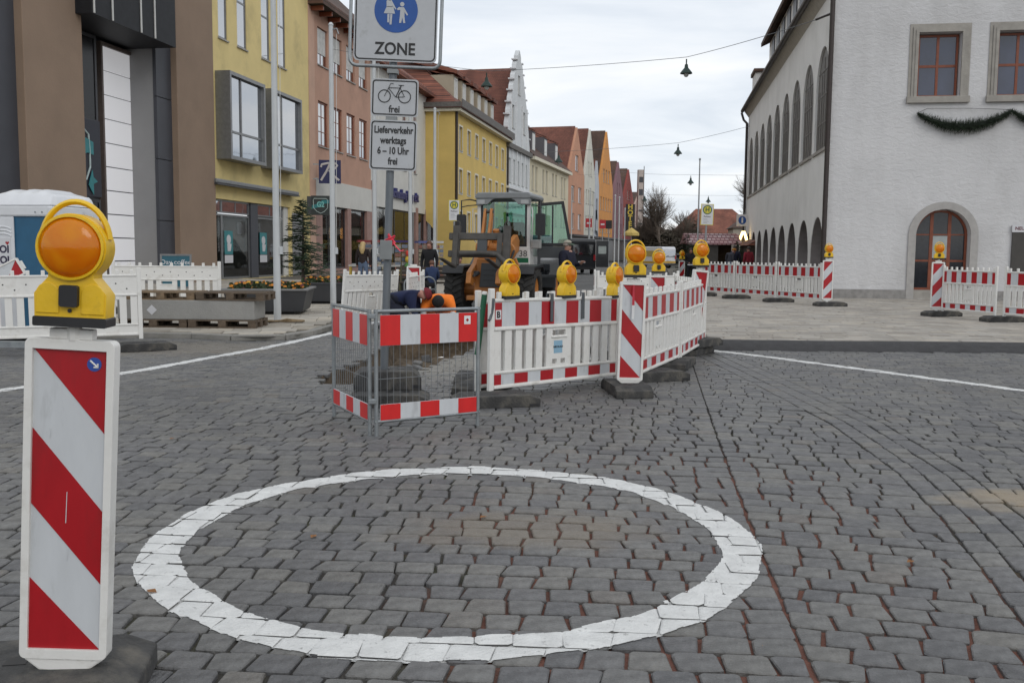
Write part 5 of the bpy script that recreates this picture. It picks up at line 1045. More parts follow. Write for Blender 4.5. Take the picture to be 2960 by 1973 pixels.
for x in (-.62, .45): b = MB(); b.box(x-.06, x+.06, -.09, -.052, -.08, .75); b.add([(x-.06, -.09, -.08), (x+.06, -.09, -.08), (x+.06, -.09, -.03), (x-.06, -.09, -.03), (x-.05, -1.1, -.055), (x+.05, -1.1, -.055), (x+.05, -1.1, -.035), (x-.05, -1.1, -.035)], [(0, 1, 5, 4), (3, 7, 6, 2), (0, 4, 7, 3), (1, 2, 6, 5), (4, 5, 6, 7)]); b.build('fork_tine', CARR, ca)
# cab
y0, y1, x0, x1 = .95, 2.25, -.68, .68
b = MB(); b.prism([(x0-.04, 2.8), (x1+.04, 2.8), (x1+.06, 2.88), (x1-.02, 2.96), (x0+.02, 2.96), (x0-.06, 2.88)], y0-.14, y1+.08); rf = b.build('cab_roof', ROOFG, ld, bevel=.03)
for s in (-1, 1):
    b = MB(); b.prism([(s*.70, 2.64), (s*.70, 2.798), (s*.22, 2.798), (s*.30, 2.76), (s*.40, 2.66)][::s], y0-.13, y0-.02); v = b.build('visor', ROOFG, ld, bevel=.01); b = MB(); b.box(s*.57-.1, s*.57+.1, y0-.145, y0-.132, 2.67, 2.77); b.build('work_lamp', mat('lamp glass', (.35, .36, .36), .1), v)
for x in (x0+.03, x1-.03):
    for y in (y0, y1): b = MB(); b.box(x-.045, x+.045, y-.04, y+.04, 1.35, 2.8); b.build('pillar', LWH if y == y0 else BLACKPL, ld, bevel=.01)
b = MB(); b.prism(rect(x0+.08, x1-.08, 1.60, 2.78), y0-.012, y0+.01, None, [rect(x0+.13, x1-.13, 1.66, 2.72)]); b.build('windscreen_frame', BLACKPL, ld); b = MB(); b.box(x0+.125, x1-.125, y0-.004, y0+.001, 1.65, 2.73); ws = b.build('windscreen', CABGL, ld)
text('Stereolader', .13, mat('screen lettering', (.05, .12, .11), .5), ws, (.24, y0-.006, 2.6), squeeze=-.8, depth=.0005)
b = MB(); b.box(x0+.1, x1-.1, y1-.004, y1+.001, 1.65, 2.75); b.build('rear_window', CABGL, ld); b = MB(); b.box(x0+.028, x0+.034, y0+.05, y1-.05, 1.5, 2.75); b.build('side_window', CABGL, ld)
b = MB(); b.prism(rect(-.70, .70, .80, 1.598), y0-.06, y0+.3); b.build('cab_front', LWH, ld, bevel=.03); b = MB(); b.box(-.70, .70, y0+.3, y1, .75, 1.35); b.build('cab_body', LWH, ld)
b = MB(); b.box(-.3, .3, 1.55, 2.05, 1.3, 1.62); b.box(-.28, .28, 1.95, 2.12, 1.62, 2.25); b.build('seat', SEATM, ld, bevel=.06); b = MB(); b.prism([(-.36, 1.6), (.36, 1.6), (.30, 2.02), (.12, 2.12), (-.12, 2.12), (-.30, 2.02)], 1.05, 1.16); b.build('dashboard', SEATM, ld, bevel=.03); b = MB(); b.tube([(.18*math.cos(a), 1.3+.1*math.sin(a), 2.0+.08*math.sin(a)) for a in np.linspace(0, 6.1, 14)], .016, 6, closed=True); b.build('steering_wheel', BLACKPL, ld)
text('38', .22, BLACK, ld, (.52, y0-.064, 1.42), depth=.001, bold=.0)
for z0, z1 in ((1.20, 1.32), (.93, 1.05)): b = MB(); b.box(.36, .66, y0-.066, y0-.061, z0, z1); b.build('green_mark', GREENP, ld)
b = MB(); b.box(.36, .66, y0-.066, y0-.061, 1.09, 1.17); nk = b.build('name_strip', WPAN, ld); text('NIKOLAUS', .07, BLACK, nk, (.51, y0-.068, 1.13), depth=.0005, bold=.002)
b = MB(); b.box(.34, .68, y0-.066, y0-.061, .82, .90); b.build('green_mark', GREENP, ld)
b = MB(); b.box(.74, .98, y0-.1, y0+.05, 1.55, 1.78); b.build('side_lamp', mat('side lamp', (.3, .3, .29), .3), ld, bevel=.03); b = MB(); b.tube([(.72, y0-.02, 1.5), (.76, y0-.08, 2.0), (.76, y0-.08, 2.5), (.72, y0, 2.6)], .016, 6); b.build('grab_rail', LWH, ld, smooth=60); b = MB(); b.tube([(-.72, y0-.02, 1.7), (-.80, y0-.08, 1.8), (-.80, y0-.08, 2.55), (-.72, y0, 2.55)], .014, 6); b.build('grab_rail', LWH, ld, smooth=60)
# open door: hinged at the front pillar, swung out to the side
dr_ = bpy.data.objects.new('door', None); COL.objects.link(dr_); dr_.parent = ld; dr_.location = (.82, y0+.25, 0); dr_.rotation_euler = (0, 0, R(6)); dr_.empty_display_size = .1
b = MB(); b.prism([(0, 1.62), (.88, 1.62), (.66, 2.76), (0, 2.7)], 0, .05, None, [[(.07, 1.70), (.79, 1.70), (.60, 2.68), (.07, 2.63)]]); b.box(.36, .40, .01, .04, 1.70, 2.65); b.build('door_frame', BLACKPL, dr_, bevel=.01)
b = MB(); b.prism([(.06, 1.69), (.80, 1.69), (.61, 2.69), (.06, 2.64)], .02, .026); b.build('door_glass', CABGL, dr_); b = MB(); b.prism(rect(0, .74, .82, 1.617), .0, .05, None, [rect(.08, .66, .9, 1.32)]); b.build('lower_door', GRYP, dr_, bevel=.01); b = MB(); b.box(.07, .67, .02, .026, .89, 1.33); b.build('lower_glass', GLASS, dr_)
for s, x, y, z in ((-1, -1.02, y0-.35, 2.13), (1, 1.02, y0-.35, 2.15)):
    b = MB(); b.prism(rrect(x-.12, x+.12, z-.27, z+.27, .04), y-.02, y+.05); mi = b.build('mirror', BLACKPL, ld, bevel=.02); b = MB(); b.tube([(s*.72, y0, 2.75), (s*.85, y0-.2, 2.78), (x, y, 2.74), (x, y, z+.25)], .018, 6); b.tube([(s*.72, y0, 2.65), (s*.9, y0-.2, 2.62), (x, y, 2.58)], .014, 6); b.build('mirror_arm', BLACKPL, mi, smooth=60)
for s in (-1, 1):
    b = MB(); b.prism([(-.62, .95), (-.5, 1.13), (.5, 1.16), (.62, 1.0), (.56, .98), (.46, 1.1), (-.46, 1.08), (-.56, .92)], s*.62-(0 if s > 0 else .52), s*.62+(.52 if s > 0 else 0), Matrix.Rotation(R(-90), 4, 'Z') @ Matrix.Translation((0, 0, 0)) if False else Matrix(((0, 1, 0, 0), (1, 0, 0, 0), (0, 0, 1, 0), (0, 0, 0, 1)))); b.build('front_fender', BLACKPL, ld)
    b = MB(); b.prism([(1.8, .55), (1.85, 1.15), (2.2, 1.32), (2.9, 1.3), (3.1, 1.1), (3.1, 1.04), (2.88, 1.22), (2.22, 1.24), (1.95, 1.1), (1.9, .55)], s*.62-(0 if s > 0 else .55), s*.62+(.55 if s > 0 else 0), Matrix(((0, 1, 0, 0), (1, 0, 0, 0), (0, 0, 1, 0), (0, 0, 0, 1)))); b.build('rear_fender', GRYP, ld)
b = MB(); b.box(-.62, .62, 2.3, 4.1, .7, 1.6); b.build('engine_hood', LWH, ld, bevel=.08)

# ================================================================== people
def person(label, x, y, z, rz, h=1.75, over=None, top=(.03, .03, .05), legs=(.03, .035, .05), shoe=(.02, .02, .02), skin=(.42, .25, .18), fat=1.0, hair=None, hat=None, bands=False, extra=None, fingers=False):
    s = h/1.75; J = {'pelvis': (0, 0, .95), 'spine': (0, .0, 1.13), 'chest': (0, 0, 1.33), 'neck': (0, .01, 1.50), 'head': (0, -.01, 1.59), 'crown': (0, -.01, 1.69)}
    for q, n in ((-1, 'L'), (1, 'R')):
        J.update({'sh'+n: (q*.19, 0, 1.43), 'el'+n: (q*.25, .03, 1.15), 'wr'+n: (q*.25, -.06, .92), 'ha'+n: (q*.25, -.09, .84), 'hip'+n: (q*.10, 0, .92), 'kn'+n: (q*.11, -.02, .50), 'an'+n: (q*.11, .03, .09), 'to'+n: (q*.12, -.13, .05)})
    J.update(over or {}); J['nose'] = tuple(Vector(J['head'])*.7 + Vector(J['crown'])*.3 + (Vector((over or {}).get('look', (0, -1, 0)))).normalized()*.098)
    rad = {'pelvis': .155*fat, 'spine': .15*fat, 'chest': .165*fat, 'neck': .062, 'head': .088, 'crown': .088, 'sh': .085*fat, 'el': .058, 'wr': .042, 'ha': .038, 'hip': .105*fat, 'kn': .072, 'an': .05, 'to': .042, 'nose': .018, 'fi': .011}
    E_ = [('pelvis', 'spine'), ('spine', 'chest'), ('chest', 'neck'), ('neck', 'head'), ('head', 'crown'), ('head', 'nose')]
    for n in 'LR': E_ += [('chest', 'sh'+n), ('sh'+n, 'el'+n), ('el'+n, 'wr'+n), ('wr'+n, 'ha'+n), ('pelvis', 'hip'+n), ('hip'+n, 'kn'+n), ('kn'+n, 'an'+n), ('an'+n, 'to'+n)]
    if fingers:
        for n in 'LR':
            w, ha = Vector(J['wr'+n]), Vector(J['ha'+n]); d = (ha-w).normalized(); sd = d.cross(Vector((0, 0, 1)) if abs(d.z) < .8 else Vector((0, 1, 0))).normalized(); pn = d.cross(sd)
            for i in range(5):
                o_ = (i-1.5)*.021 if i < 4 else -.055; l = (.07, .08, .076, .06, .045)[i]; a = 'fi'+n+str(i)
                J[a] = tuple(ha + sd*o_*1.2 + d*(l*.55 if i < 4 else .0)); J[a+'t'] = tuple(ha + sd*o_*1.3 + d*l*.9 + pn*.025); E_ += [('ha'+n, a), (a, a+'t')]
    names = [k for k in J if k != 'look']; idx = {k: i for i, k in enumerate(names)}
    me = bpy.data.meshes.new('body'); me.from_pydata([tuple(Vector(J[k])*s) for k in names], [(idx[a], idx[c]) for a, c in E_], [])
    ob = bpy.data.objects.new('tmp', me); COL.objects.link(ob); sk = ob.modifiers.new('s', 'SKIN'); sk.use_smooth_shade = True
    for k, v in zip(names, me.skin_vertices[0].data):
        r = next(rad[q] for q in (k, k[:3], k[:2]) if q in rad)*s; v.radius = (r, r*(.78 if k in ('spine', 'pelvis', 'chest') else 1)); v.use_root = (k == 'pelvis')
    su = ob.modifiers.new('u', 'SUBSURF'); su.levels = su.render_levels = 2
    dg = bpy.context.evaluated_depsgraph_get(); m2 = bpy.data.meshes.new_from_object(ob.evaluated_get(dg)); bpy.data.objects.remove(ob)
    ms = [mat('cloth %.3f %.3f %.3f' % c, c, .9, var=.15, scale=8, bump=.3, bscale=25) for c in (top, legs, shoe)] + [mat('skin %.2f' % skin[0], skin, .55, var=.05)]
    if bands: ms.append(mat('reflective band', (.45, .46, .46), .4))
    m2.materials.clear()
    for m in ms: m2.materials.append(m)
    seg = []
    for a, c in E_:
        kk = (a+c)
        mi = 3 if any(q in ('nose', 'crown') or q.startswith('fi') for q in (a, c)) or a == 'neck' else 0
        if a[:2] == 'wr': mi = 3
        if a[:3] == 'hip' or a[:2] == 'kn' or c[:3] == 'hip': mi = 1
        if a[:2] == 'an': mi = 2
        seg.append((Vector(J[a])*s, Vector(J[c])*s, mi, a))
    for p in m2.polygons:
        c = p.center; best = (9, 0)
        for a, e_, mi, nm in seg:
            d = e_-a; t = max(0, min(1, (c-a).dot(d)/max(d.length_squared, 1e-8))); ds = (c-(a+d*t)).length; 
            if mi == 3: ds *= 1.05
            if ds < best[0]: best = (ds, 4 if (bands and ((nm[:2] == 'el' and t < .35) or (nm == 'pelvis' and .5 < t))) else mi)
        p.material_index = best[1]; p.use_smooth = True
    root = thing('person', label, 'person', (x, y, z), R(rz), 'people in the street'); put('body', m2, root)
    hd = (Vector(J['head'])*.35+Vector(J['crown'])*.65)*s; up = (Vector(J['crown'])-Vector(J['head'])).normalized(); look = Vector((over or {}).get('look', (0, -1, 0))).normalized(); q = up.to_track_quat('Z', 'Y').to_matrix()
    lk = look - up*look.dot(up); lk = lk.normalized() if lk.length > .1 else Vector((0, -1, 0)); sx = lk.cross(up)
    Mh = Matrix((tuple(sx), tuple(-lk), tuple(up))).transposed()
    if hair:
        b = MB(); b.ball(hd+up*.012-lk*.018, .104*s, (.98, 1.02, 1.0), 14, -.25, Mh)
        if hair[1] > 0: b.tube([hd-lk*.06, hd-lk*.10-up*.12*s, hd-lk*.11-Vector((0, 0, hair[1]*.6)), hd-lk*.10-Vector((0, 0, hair[1]))], [.09*s, .10*s, .10*s, .05*s], 10)
        b.build('hair', mat('hair %.2f' % hair[0][0], hair[0], .6, var=.25, scale=30, streak=.2), root, smooth=60)
    if hat:
        kind, c = hat; hm = mat('hat %.2f %.2f' % (c[0], c[1]), c, .9, var=.2, scale=25, bump=.5, bscale=60); b = MB(); b.ball(hd+up*.02, .112*s, (1.0, 1.06, 1.05), 16, -.12 if kind != 'cap' else .05, Mh)
        ht_ = b.build('hat', hm, root, smooth=60)
        if kind == 'pom': b = MB(); b.ball(hd+up*.155*s, .045*s, n=10); b.build('pompom', mat('pompom', (.02, .02, .02), .95), ht_)
        if kind == 'cap': b = MB(); c0 = hd+up*.03; b.add([c0+sx*.09+lk*.06, c0+sx*.07+lk*.17-up*.02, c0-sx*.07+lk*.17-up*.02, c0-sx*.09+lk*.06, c0+sx*.09+lk*.06+up*.012, c0+sx*.07+lk*.17-up*.01, c0-sx*.07+lk*.17-up*.01, c0-sx*.09+lk*.06+up*.012], [(0, 1, 2, 3), (7, 6, 5, 4), (0, 4, 5, 1), (1, 5, 6, 2), (2, 6, 7, 3)]); b.build('brim', mat('cap brim', (.10, .16, .10), .8), ht_)
    b = MB()
    for t_ in (-1, 1): b.ball(hd-up*.022+sx*t_*.034+lk*.082, .011*s, n=8)
    b.build('eyes', BLACK, root, smooth=60)
    return root
person('man in a dark blue jacket and cap standing beside the loader', 1.36, 23.85, 0, 56, 1.74, dict(elR=(.24, -.10, 1.16), wrR=(.16, -.30, 1.20), haR=(.12, -.36, 1.24), elL=(-.24, -.02, 1.14), look=(.0, -1, -.25), knL=(-.11, -.06, .5)), (.009, .010, .024), (.014, .015, .024), skin=(.40, .22, .16), fat=1.5, hat=('cap', (.33, .31, .25)), hair=((.25, .22, .19), 0), fingers=True)
person('bent worker in a blue jacket and red bobble hat', -2.08, 17.25, 0, 86, 1.76, dict(pelvis=(0, .14, .44), spine=(0, .0, .58), chest=(0, -.18, .64), neck=(0, -.36, .70), head=(0, -.44, .66), crown=(0, -.53, .69), shL=(-.19, -.26, .66), shR=(.19, -.26, .66), elL=(-.22, -.32, .40), elR=(.22, -.34, .40), wrL=(-.16, -.45, .18), wrR=(.16, -.46, .18), haL=(-.14, -.50, .11), haR=(.14, -.51, .11), hipL=(-.11, .12, .50), hipR=(.11, .12, .50), knL=(-.14, -.22, .30), knR=(.14, -.10, .09), anL=(-.13, .02, .09), anR=(.13, .32, .08), toL=(-.13, -.14, .05), toR=(.13, .40, .06), look=(0, -.6, -.8)), (.010, .016, .055), (.012, .014, .028), fat=1.62, hat=('pom', (.16, .015, .022)), skin=(.42, .2, .15), fingers=True)
person('crouching worker in an orange high visibility jacket and black hat', -1.36, 17.45, 0, 4, 1.76, dict(pelvis=(0, .30, .42), spine=(0, .18, .54), chest=(0, .02, .60), neck=(0, -.12, .60), head=(0, -.18, .53), crown=(0, -.25, .56), shL=(-.20, -.04, .57), shR=(.20, -.04, .57), elL=(-.28, -.14, .34), elR=(.28, -.14, .34), wrL=(-.16, -.32, .16), wrR=(.16, -.32, .16), haL=(-.12, -.38, .10), haR=(.12, -.38, .10), hipL=(-.12, .30, .40), hipR=(.12, .30, .40), knL=(-.18, -.05, .12), knR=(.18, -.05, .12), anL=(-.15, .34, .08), anR=(.15, .34, .08), toL=(-.15, .42, .05), toR=(.15, .42, .05), look=(0, -.7, -.7)), (.85, .20, .02), (.5, .12, .02), fat=1.5, hat=('beanie', (.012, .012, .012)), bands=True, fingers=True)
person('blonde woman in a dark jacket and jeans seen from behind', -5.33, 34.0, PV_Z, 170, 1.70, dict(elL=(-.27, -.02, 1.15)), (.022, .014, .014), (.10, .14, .22), hair=((.50, .36, .17), .32))
person('person in a black jacket standing beside the blonde woman', -5.02, 34.5, PV_Z, 110, 1.72, None, (.012, .012, .014), (.015, .015, .02), hair=((.12, .03, .02), 0))
person('woman in a black hooded top standing behind the bench', -2.62, 30.0, PV_Z, -10, 1.70, None, (.010, .010, .012), (.015, .015, .018), hair=((.10, .045, .03), .16), fat=1.05)
SIT = dict(pelvis=(0, 0, .50), spine=(0, .02, .68), chest=(0, .0, .88), neck=(0, -.02, 1.05), head=(0, -.04, 1.13), crown=(0, -.05, 1.23), shL=(-.18, 0, .98), shR=(.18, 0, .98), elL=(-.24, -.05, .72), elR=(.24, -.05, .72), wrL=(-.14, -.24, .62), wrR=(.14, -.24, .62), haL=(-.1, -.3, .62), haR=(.1, -.3, .62), hipL=(-.1, 0, .48), hipR=(.1, 0, .48), knL=(-.12, -.42, .48), knR=(.12, -.42, .48), anL=(-.12, -.42, .09), anR=(.12, -.42, .09), toL=(-.12, -.56, .05), toR=(.12, -.56, .05))
person('seated child in a blue jacket on the left bench', -2.42, 28.6, PV_Z, 190, 1.5, SIT, (.03, .05, .12), (.03, .03, .035), hair=((.14, .06, .035), 0))
person('seated person in a dark coat with a cup behind the fork carriage', -1.62, 28.7, PV_Z, 20, 1.7, SIT, (.012, .013, .02), (.03, .05, .11), hair=((.06, .03, .02), 0))
pp = person('person in dark clothes holding white papers on the street', 8.3, 44.5, 0, -10, 1.72, dict(wrL=(-.08, -.32, 1.05), wrR=(.1, -.32, 1.05), haL=(-.05, -.36, 1.05), haR=(.06, -.36, 1.05)), (.014, .014, .017), (.014, .014, .02), hair=((.03, .02, .015), 0))
b = MB(); b.box(-.15, .15, -.52, -.34, 1.075, 1.082); tag(b.build('paper', WPAN, None, (8.3, 44.5, 0), (R(12), 0, R(-10))), 'white papers held by the person in dark clothes', 'paper')
person('person with an orange hat at the market stall', 10.35, 45.5, PL_Z, 120, 1.68, dict(chest=(0, -.1, 1.3), neck=(0, -.18, 1.45), head=(0, -.22, 1.5), crown=(0, -.25, 1.6)), (.05, .05, .065), (.2, .24, .32), hat=('beanie', (.42, .18, .03)))
person('person in a navy coat between two others at the stall', 10.75, 46.2, PL_Z, 150, 1.75, None, (.01, .012, .03), (.012, .012, .016), hair=((.03, .02, .015), 0))
person('person in a red jacket at the market stall', 11.25, 45.6, PL_Z, 200, 1.70, None, (.26, .02, .035), (.015, .015, .02), hair=((.03, .02, .015), 0))
# ================================================================== things on the left pavement
POLEW = mat('flagpole white paint', (.50, .52, .53), .45, var=.06, scale=3, dirt=((.3, .3, .29), .6, .8, 4, .4))
for l, x, y in (('nearest white flagpole beside the pallets', -4.53, 18.33), ('second white flagpole, before the R sign', -4.2, 22.3), ('third white flagpole, behind the delivery sign', -3.8, 26.3), ('fourth white flagpole, right of the sign post', -3.27, 30.5), ('fifth white flagpole, before the yellow house', -2.86, 35.0)):
    t = thing('flagpole', l, 'flagpole', (x, y, PV_Z), 0, 'white flagpoles along the left pavement')
    b = MB(); b.cyl((0, 0, 0), (0, 0, 6.5), .072, .05, 14); b.build('mast', POLEW, t, smooth=60); b = MB(); b.cyl((0, 0, 6.501), (0, 0, 6.56), .065, .03, 12); b.build('cap', POLEW, t, smooth=60)
    b = MB(); b.tube([(0, 0, 6.4), (.14, -.03, 6.42), (.18, -.03, 6.3)], .016, 5); b.build('arm', GREYMET, t); b = MB(); b.cyl((.09, -.03, 1.4), (.13, -.03, 6.3), .005, n=4); b.build('cord', WFR, t); b = MB(); b.box(.06, .12, -.04, .02, 1.3, 1.45); b.build('cleat', POLEW, t)
b = MB(); rr = random.Random(4)
for i in range(3): b.tube([(-.45+.15*i, rr.uniform(-.1, .1), .02), (-.1+.1*i, -.12, .04), (.2, -.1, .03+.02*i), (.5, .0+.05*i, .03)], .035, 6, flat=.6)
tag(b.build('sand_rope', mat('dirty rope', (.22, .16, .09), .95, var=.3, scale=20, bump=.6), None, (-4.5, 18.15, PV_Z), smooth=60), 'brown rope lying round the foot of the nearest flagpole', 'rope')
# pallets and concrete beam
WOODP = mat('pallet wood', (.22, .155, .095), .9, var=.35, scale=5, bump=.4, bscale=30, dirt=((.09, .07, .055), .5, .75, 3, .7)); WOODD = mat('dark pallet wood', (.115, .085, .06), .9, var=.3, scale=5, bump=.4, bscale=30)
def make_pallet(m):
    t = thing('pallet', 'x', 'pallet', group='wooden pallets')
    for y in (0, .135, .33, .53, .70): b = MB(); b.box(0, 1.2, y, y+(.1 if 0 < y < .7 else .1), .122, .144); b.build('deck_board', m, t)
    for x in (0, .53, 1.06):
        b = MB(); b.box(x, x+.14, 0, .8, .1, .1215); b.build('stringer_board', m, t)
        for y in (.0, .33, .66): b = MB(); b.box(x+.001, x+.139, y+.003, y+.137, .0225, .0995); b.build('block', m, t, bevel=.006)
    for y in (.0, .33, .66): b = MB(); b.box(0, 1.2, y, y+.14, 0, .022); b.build('base_board', m, t)
    return t
P1 = make_pallet(WOODD); P1['label'] = 'left pallet under the concrete beam'; P1.location = (-6.95, 16.75, PV_Z)
again(P1, 'right pallet under the concrete beam', (-5.72, 16.73, PV_Z), R(-1)); P3 = make_pallet(WOODP); P3['label'] = 'lighter left pallet on top of the concrete beam'; P3.location = (-6.82, 16.78, PV_Z+.145+.34); P3.rotation_euler = (0, 0, R(.6))
again(P1, 'darker right pallet on top of the concrete beam', (-5.58, 16.76, PV_Z+.145+.34), R(-1.2))
CONC = mat('concrete beam', (.30, .295, .28), .9, var=.15, scale=2, bump=.35, bscale=40, dirt=((.18, .17, .15), .5, .75, 2, .6)); b = MB(); b.box(-6.97, -4.55, 16.76, 17.5, PV_Z+.145, PV_Z+.145+.34); bm_ = tag(b.build('concrete_beam', CONC, bevel=.012), 'grey concrete beam lying between the pallets', 'concrete beam')
b = MB(); b.prism([(-6.45, .39), (-6.36, .30), (-6.27, .39), (-6.36, .48)], 16.752, 16.758); b.build('label_plate', WPAN, bm_)
# planters
PLM = mat('anthracite planter steel', (.05, .052, .057), .5, .2, var=.12, scale=2); SOIL = mat('planter soil', (.05, .04, .028), 1.0, bump=.8, bscale=40)
def flowers(b, x0, x1, y0, y1, z, n, seed):
    r = random.Random(seed)
    for i in range(n):
        x, y = r.uniform(x0, x1), r.uniform(y0, y1); k = r.random(); b.cm = 0 if k < .68 else (1 if k < .84 else (2 if k < .88 else 3)); s = r.uniform(.025, .05); h = z+r.uniform(.02, .14); a = r.uniform(0, 3)
        if b.cm == 0:
            for q in range(2): a2 = a+q*1.6; b.add([(x-s*1.5*math.cos(a2), y-s*1.5*math.sin(a2), h-.05), (x+s*1.5*math.cos(a2), y+s*1.5*math.sin(a2), h-.03), (x+s*math.cos(a2), y+s*math.sin(a2)+.02, h+.03), (x-s*math.cos(a2), y-s*math.sin(a2)-.02, h+.02)], [(0, 1, 2, 3)])
        else: b.add([(x+s*math.cos(a+q*1.05), y+s*math.sin(a+q*1.05)*.7, h+.02+s*.6*math.sin(q*1.05+a)) for q in range(6)], [tuple(range(6))])
FL = [mat('pansy leaf', (.045, .065, .025), .8), mat('orange pansy', (.48, .17, .01), .7), mat('yellow pansy', (.5, .30, .03), .7), mat('dark red pansy', (.10, .015, .02), .7)]
def planter(name, label, x, y, rz, w, d, h, seed, lip=True):
    t = thing(name, label, 'planter', (x, y, PV_Z), R(rz), 'steel planters with flowers'); b = MB(); i = .10
    b.add([(i, i, .06), (w-i, i, .06), (w-i, d-i, .06), (i, d-i, .06), (0, 0, h), (w, 0, h), (w, d, h), (0, d, h)], [(0, 3, 2, 1), (0, 1, 5, 4), (1, 2, 6, 5), (2, 3, 7, 6), (3, 0, 4, 7)]); b.build('trough', PLM, t, bevel=.01)
    b = MB(); b.box(.3, w-.3, .25, d-.25, 0, .058); b.build('foot', BLACKPL, t); b = MB(); b.box(.05, w-.05, .05, d-.05, h-.06, h-.03); b.build('soil', SOIL, t)
    b = MB(); b.prism([(-.03, -.03), (w+.03, -.03), (w+.03, d+.03), (-.03, d+.03)], 0, .035, Matrix.Translation((0, 0, h)) @ Matrix(((1, 0, 0, 0), (0, 0, 1, 0), (0, 1, 0, 0), (0, 0, 0, 1))), [[(.09, .09), (w-.09, .09), (w-.09, d-.09), (.09, d-.09)]]); b.build('rim', mat('pale planter rim', (.20, .2, .2), .6) if lip else PLM, t)
    b = MB(); flowers(b, .1, w-.1, .1, d-.1, h, 520, seed); f = b.build('flowers', FL, t); f['kind'] = 'stuff'; return t
planter('planter', 'low anthracite planter bench with pansies behind the nearest flagpole', -6.15, 20.2, 6, 1.75, 1.75, .52, 1); planter('planter', 'anthracite planter with orange pansies under the fir tree', -5.55, 24.6, 6, 1.6, 2.4, .52, 2, False)
planter('planter', 'far anthracite planter behind the leaning barrier', -4.0, 29.8, 6, .9, 1.6, .45, 3, False)
# young fir
NEED = mat('fir needles', (.028, .05, .024), .75, var=.4, scale=6); BARK = mat('dark bark', (.055, .042, .034), .95, var=.3, scale=8, bump=.5)
def conifer(label, x, y, z, h, rad, seed, nb=150):
    t = thing('fir_tree', label, 'fir tree', (x, y, z)); r = random.Random(seed); b = MB(); b.cyl((0, 0, 0), (.03, .0, h), .05, .006, 8); b.build('trunk', BARK, t); b = MB()
    for i in range(nb):
        f = (i+r.random())/nb; zz = .12*h+f*.86*h; L_ = rad*(1-f)**.8*r.uniform(.65, 1.12)+.06; a = r.uniform(0, 6.283); dr_2 = r.uniform(-.10, .28); d = Vector((math.cos(a), math.sin(a), 0)); n_ = int(14+34*L_/rad)
        for q in range(n_):
            s = (q+r.random())/n_; p = d*(L_*s) + Vector((0, 0, zz - dr_2*L_*s*s*1.4 + .1*L_*s)); sw = .10*L_*(1-s)+.035
            side = Vector((-d.y, d.x, 0))*r.uniform(-1, 1)*sw*1.3; tip = p + side*1.6 + d*r.uniform(.03, .09) + Vector((0, 0, r.uniform(-.03, .035))); wv = Vector((-d.y, d.x, .6))*r.uniform(.008, .017); p2 = p + side*.3
            b.add([p2-wv, p2+wv, tip+wv*.4, tip-wv*.4], [(0, 1, 2, 3)])
    c = b.build('crown', NEED, t); return t
conifer('dark green young fir tree standing in the planter by the shop', -5.72, 26.0, PV_Z+.42, 2.35, .95, 3)
# benches, bicycle stands, card racks, book table
BW = mat('dark bench slats', (.06, .045, .035), .8, var=.25, scale=5); BL = mat('bench iron', (.07, .065, .03), .6)
def bench(label, x, y, rz, L_=1.7, flip=1):
    t = thing('bench', label, 'bench', (x, y, PV_Z), R(rz), 'slatted benches behind the bicycle stands')
    for i in range(4): b = MB(); b.box(0, L_, .02+i*.115, .11+i*.115, .43, .465); b.build('seat_slat', BW, t)
    for i in range(3): b = MB(); b.box(0, L_, .47+i*.03, .50+i*.03, .55+i*.13, .65+i*.13); b.build('back_slat', BW, t)
    for xx in (.15, L_-.2): b = MB(); b.tube([(xx, .05, 0), (xx, .04, .25), (xx, .08, .42)], .03, 6); b.build('leg', BL, t); b = MB(); b.tube([(xx, .42, 0), (xx, .44, .4), (xx, .55, .95)], .028, 6); b.build('leg', BL, t)
    return t
bench('left slatted bench behind the beacon and bicycle stands', -3.55, 28.7, 2, 1.9); bench('right slatted bench beside the loader wheel', -2.0, 28.9, -2, 1.9)
for l, x, y in (('left hoop bicycle stand with grey plate', -2.42, 22.9), ('right hoop bicycle stand with grey plate', -2.06, 23.3)):
    t = thing('bicycle_stand', l, 'bicycle stand', (x, y, PV_Z), R(6), 'hoop bicycle stands'); b = MB(); b.tube([(-.18, 0, 0), (-.18, 0, .55)] + [(px, 0, pz) for px, pz in arc(0, .58, .18, 180, 0, 10)] + [(.18, 0, .55), (.18, 0, 0)], .02, 8); b.build('hoop', STEEL, t, smooth=60); b = MB(); b.box(-.165, .165, -.004, .004, .12, .48); b.build('plate', mat('grey stand plate', (.20, .215, .225), .5, .3), t)
CARDC = [(.30, .30, .30), (.14, .17, .22), (.24, .2, .17), (.09, .12, .18), (.2, .09, .07), (.26, .24, .18)]
def card_rack(label, x, y, head, seed, cols=3, rows_=8, h=1.75):
    t = thing('card_rack', label, 'card rack', (x, y, PV_Z), R(10+seed*5), 'postcard racks before the bookshop'); r = random.Random(seed); b = MB(); b.cyl((0, 0, 0), (0, 0, h), .025, n=8); b.build('post', GREYMET, t); b = MB(); b.box(-.28, .28, -.25, .25, 0, .04); b.build('foot', BLACKPL, t)
    b = MB(); b.box(-.3, .3, -.18, .18, h, h+.09); b.build('header', mat('rack header %g' % seed, head, .6), t); w = .6/cols
    for i in range(cols):
        for j in range(rows_): c = r.choice(CARDC); b = MB(); b.box(-.29+w*i, -.29+w*i+w*.86, -.19, -.17, .25+j*(h-.3)/rows_, .25+j*(h-.3)/rows_+(h-.3)/rows_*.8); b.build('card', mat('card %.2f%.2f' % c[:2], c, .6, var=.35, scale=30), t)
    return t
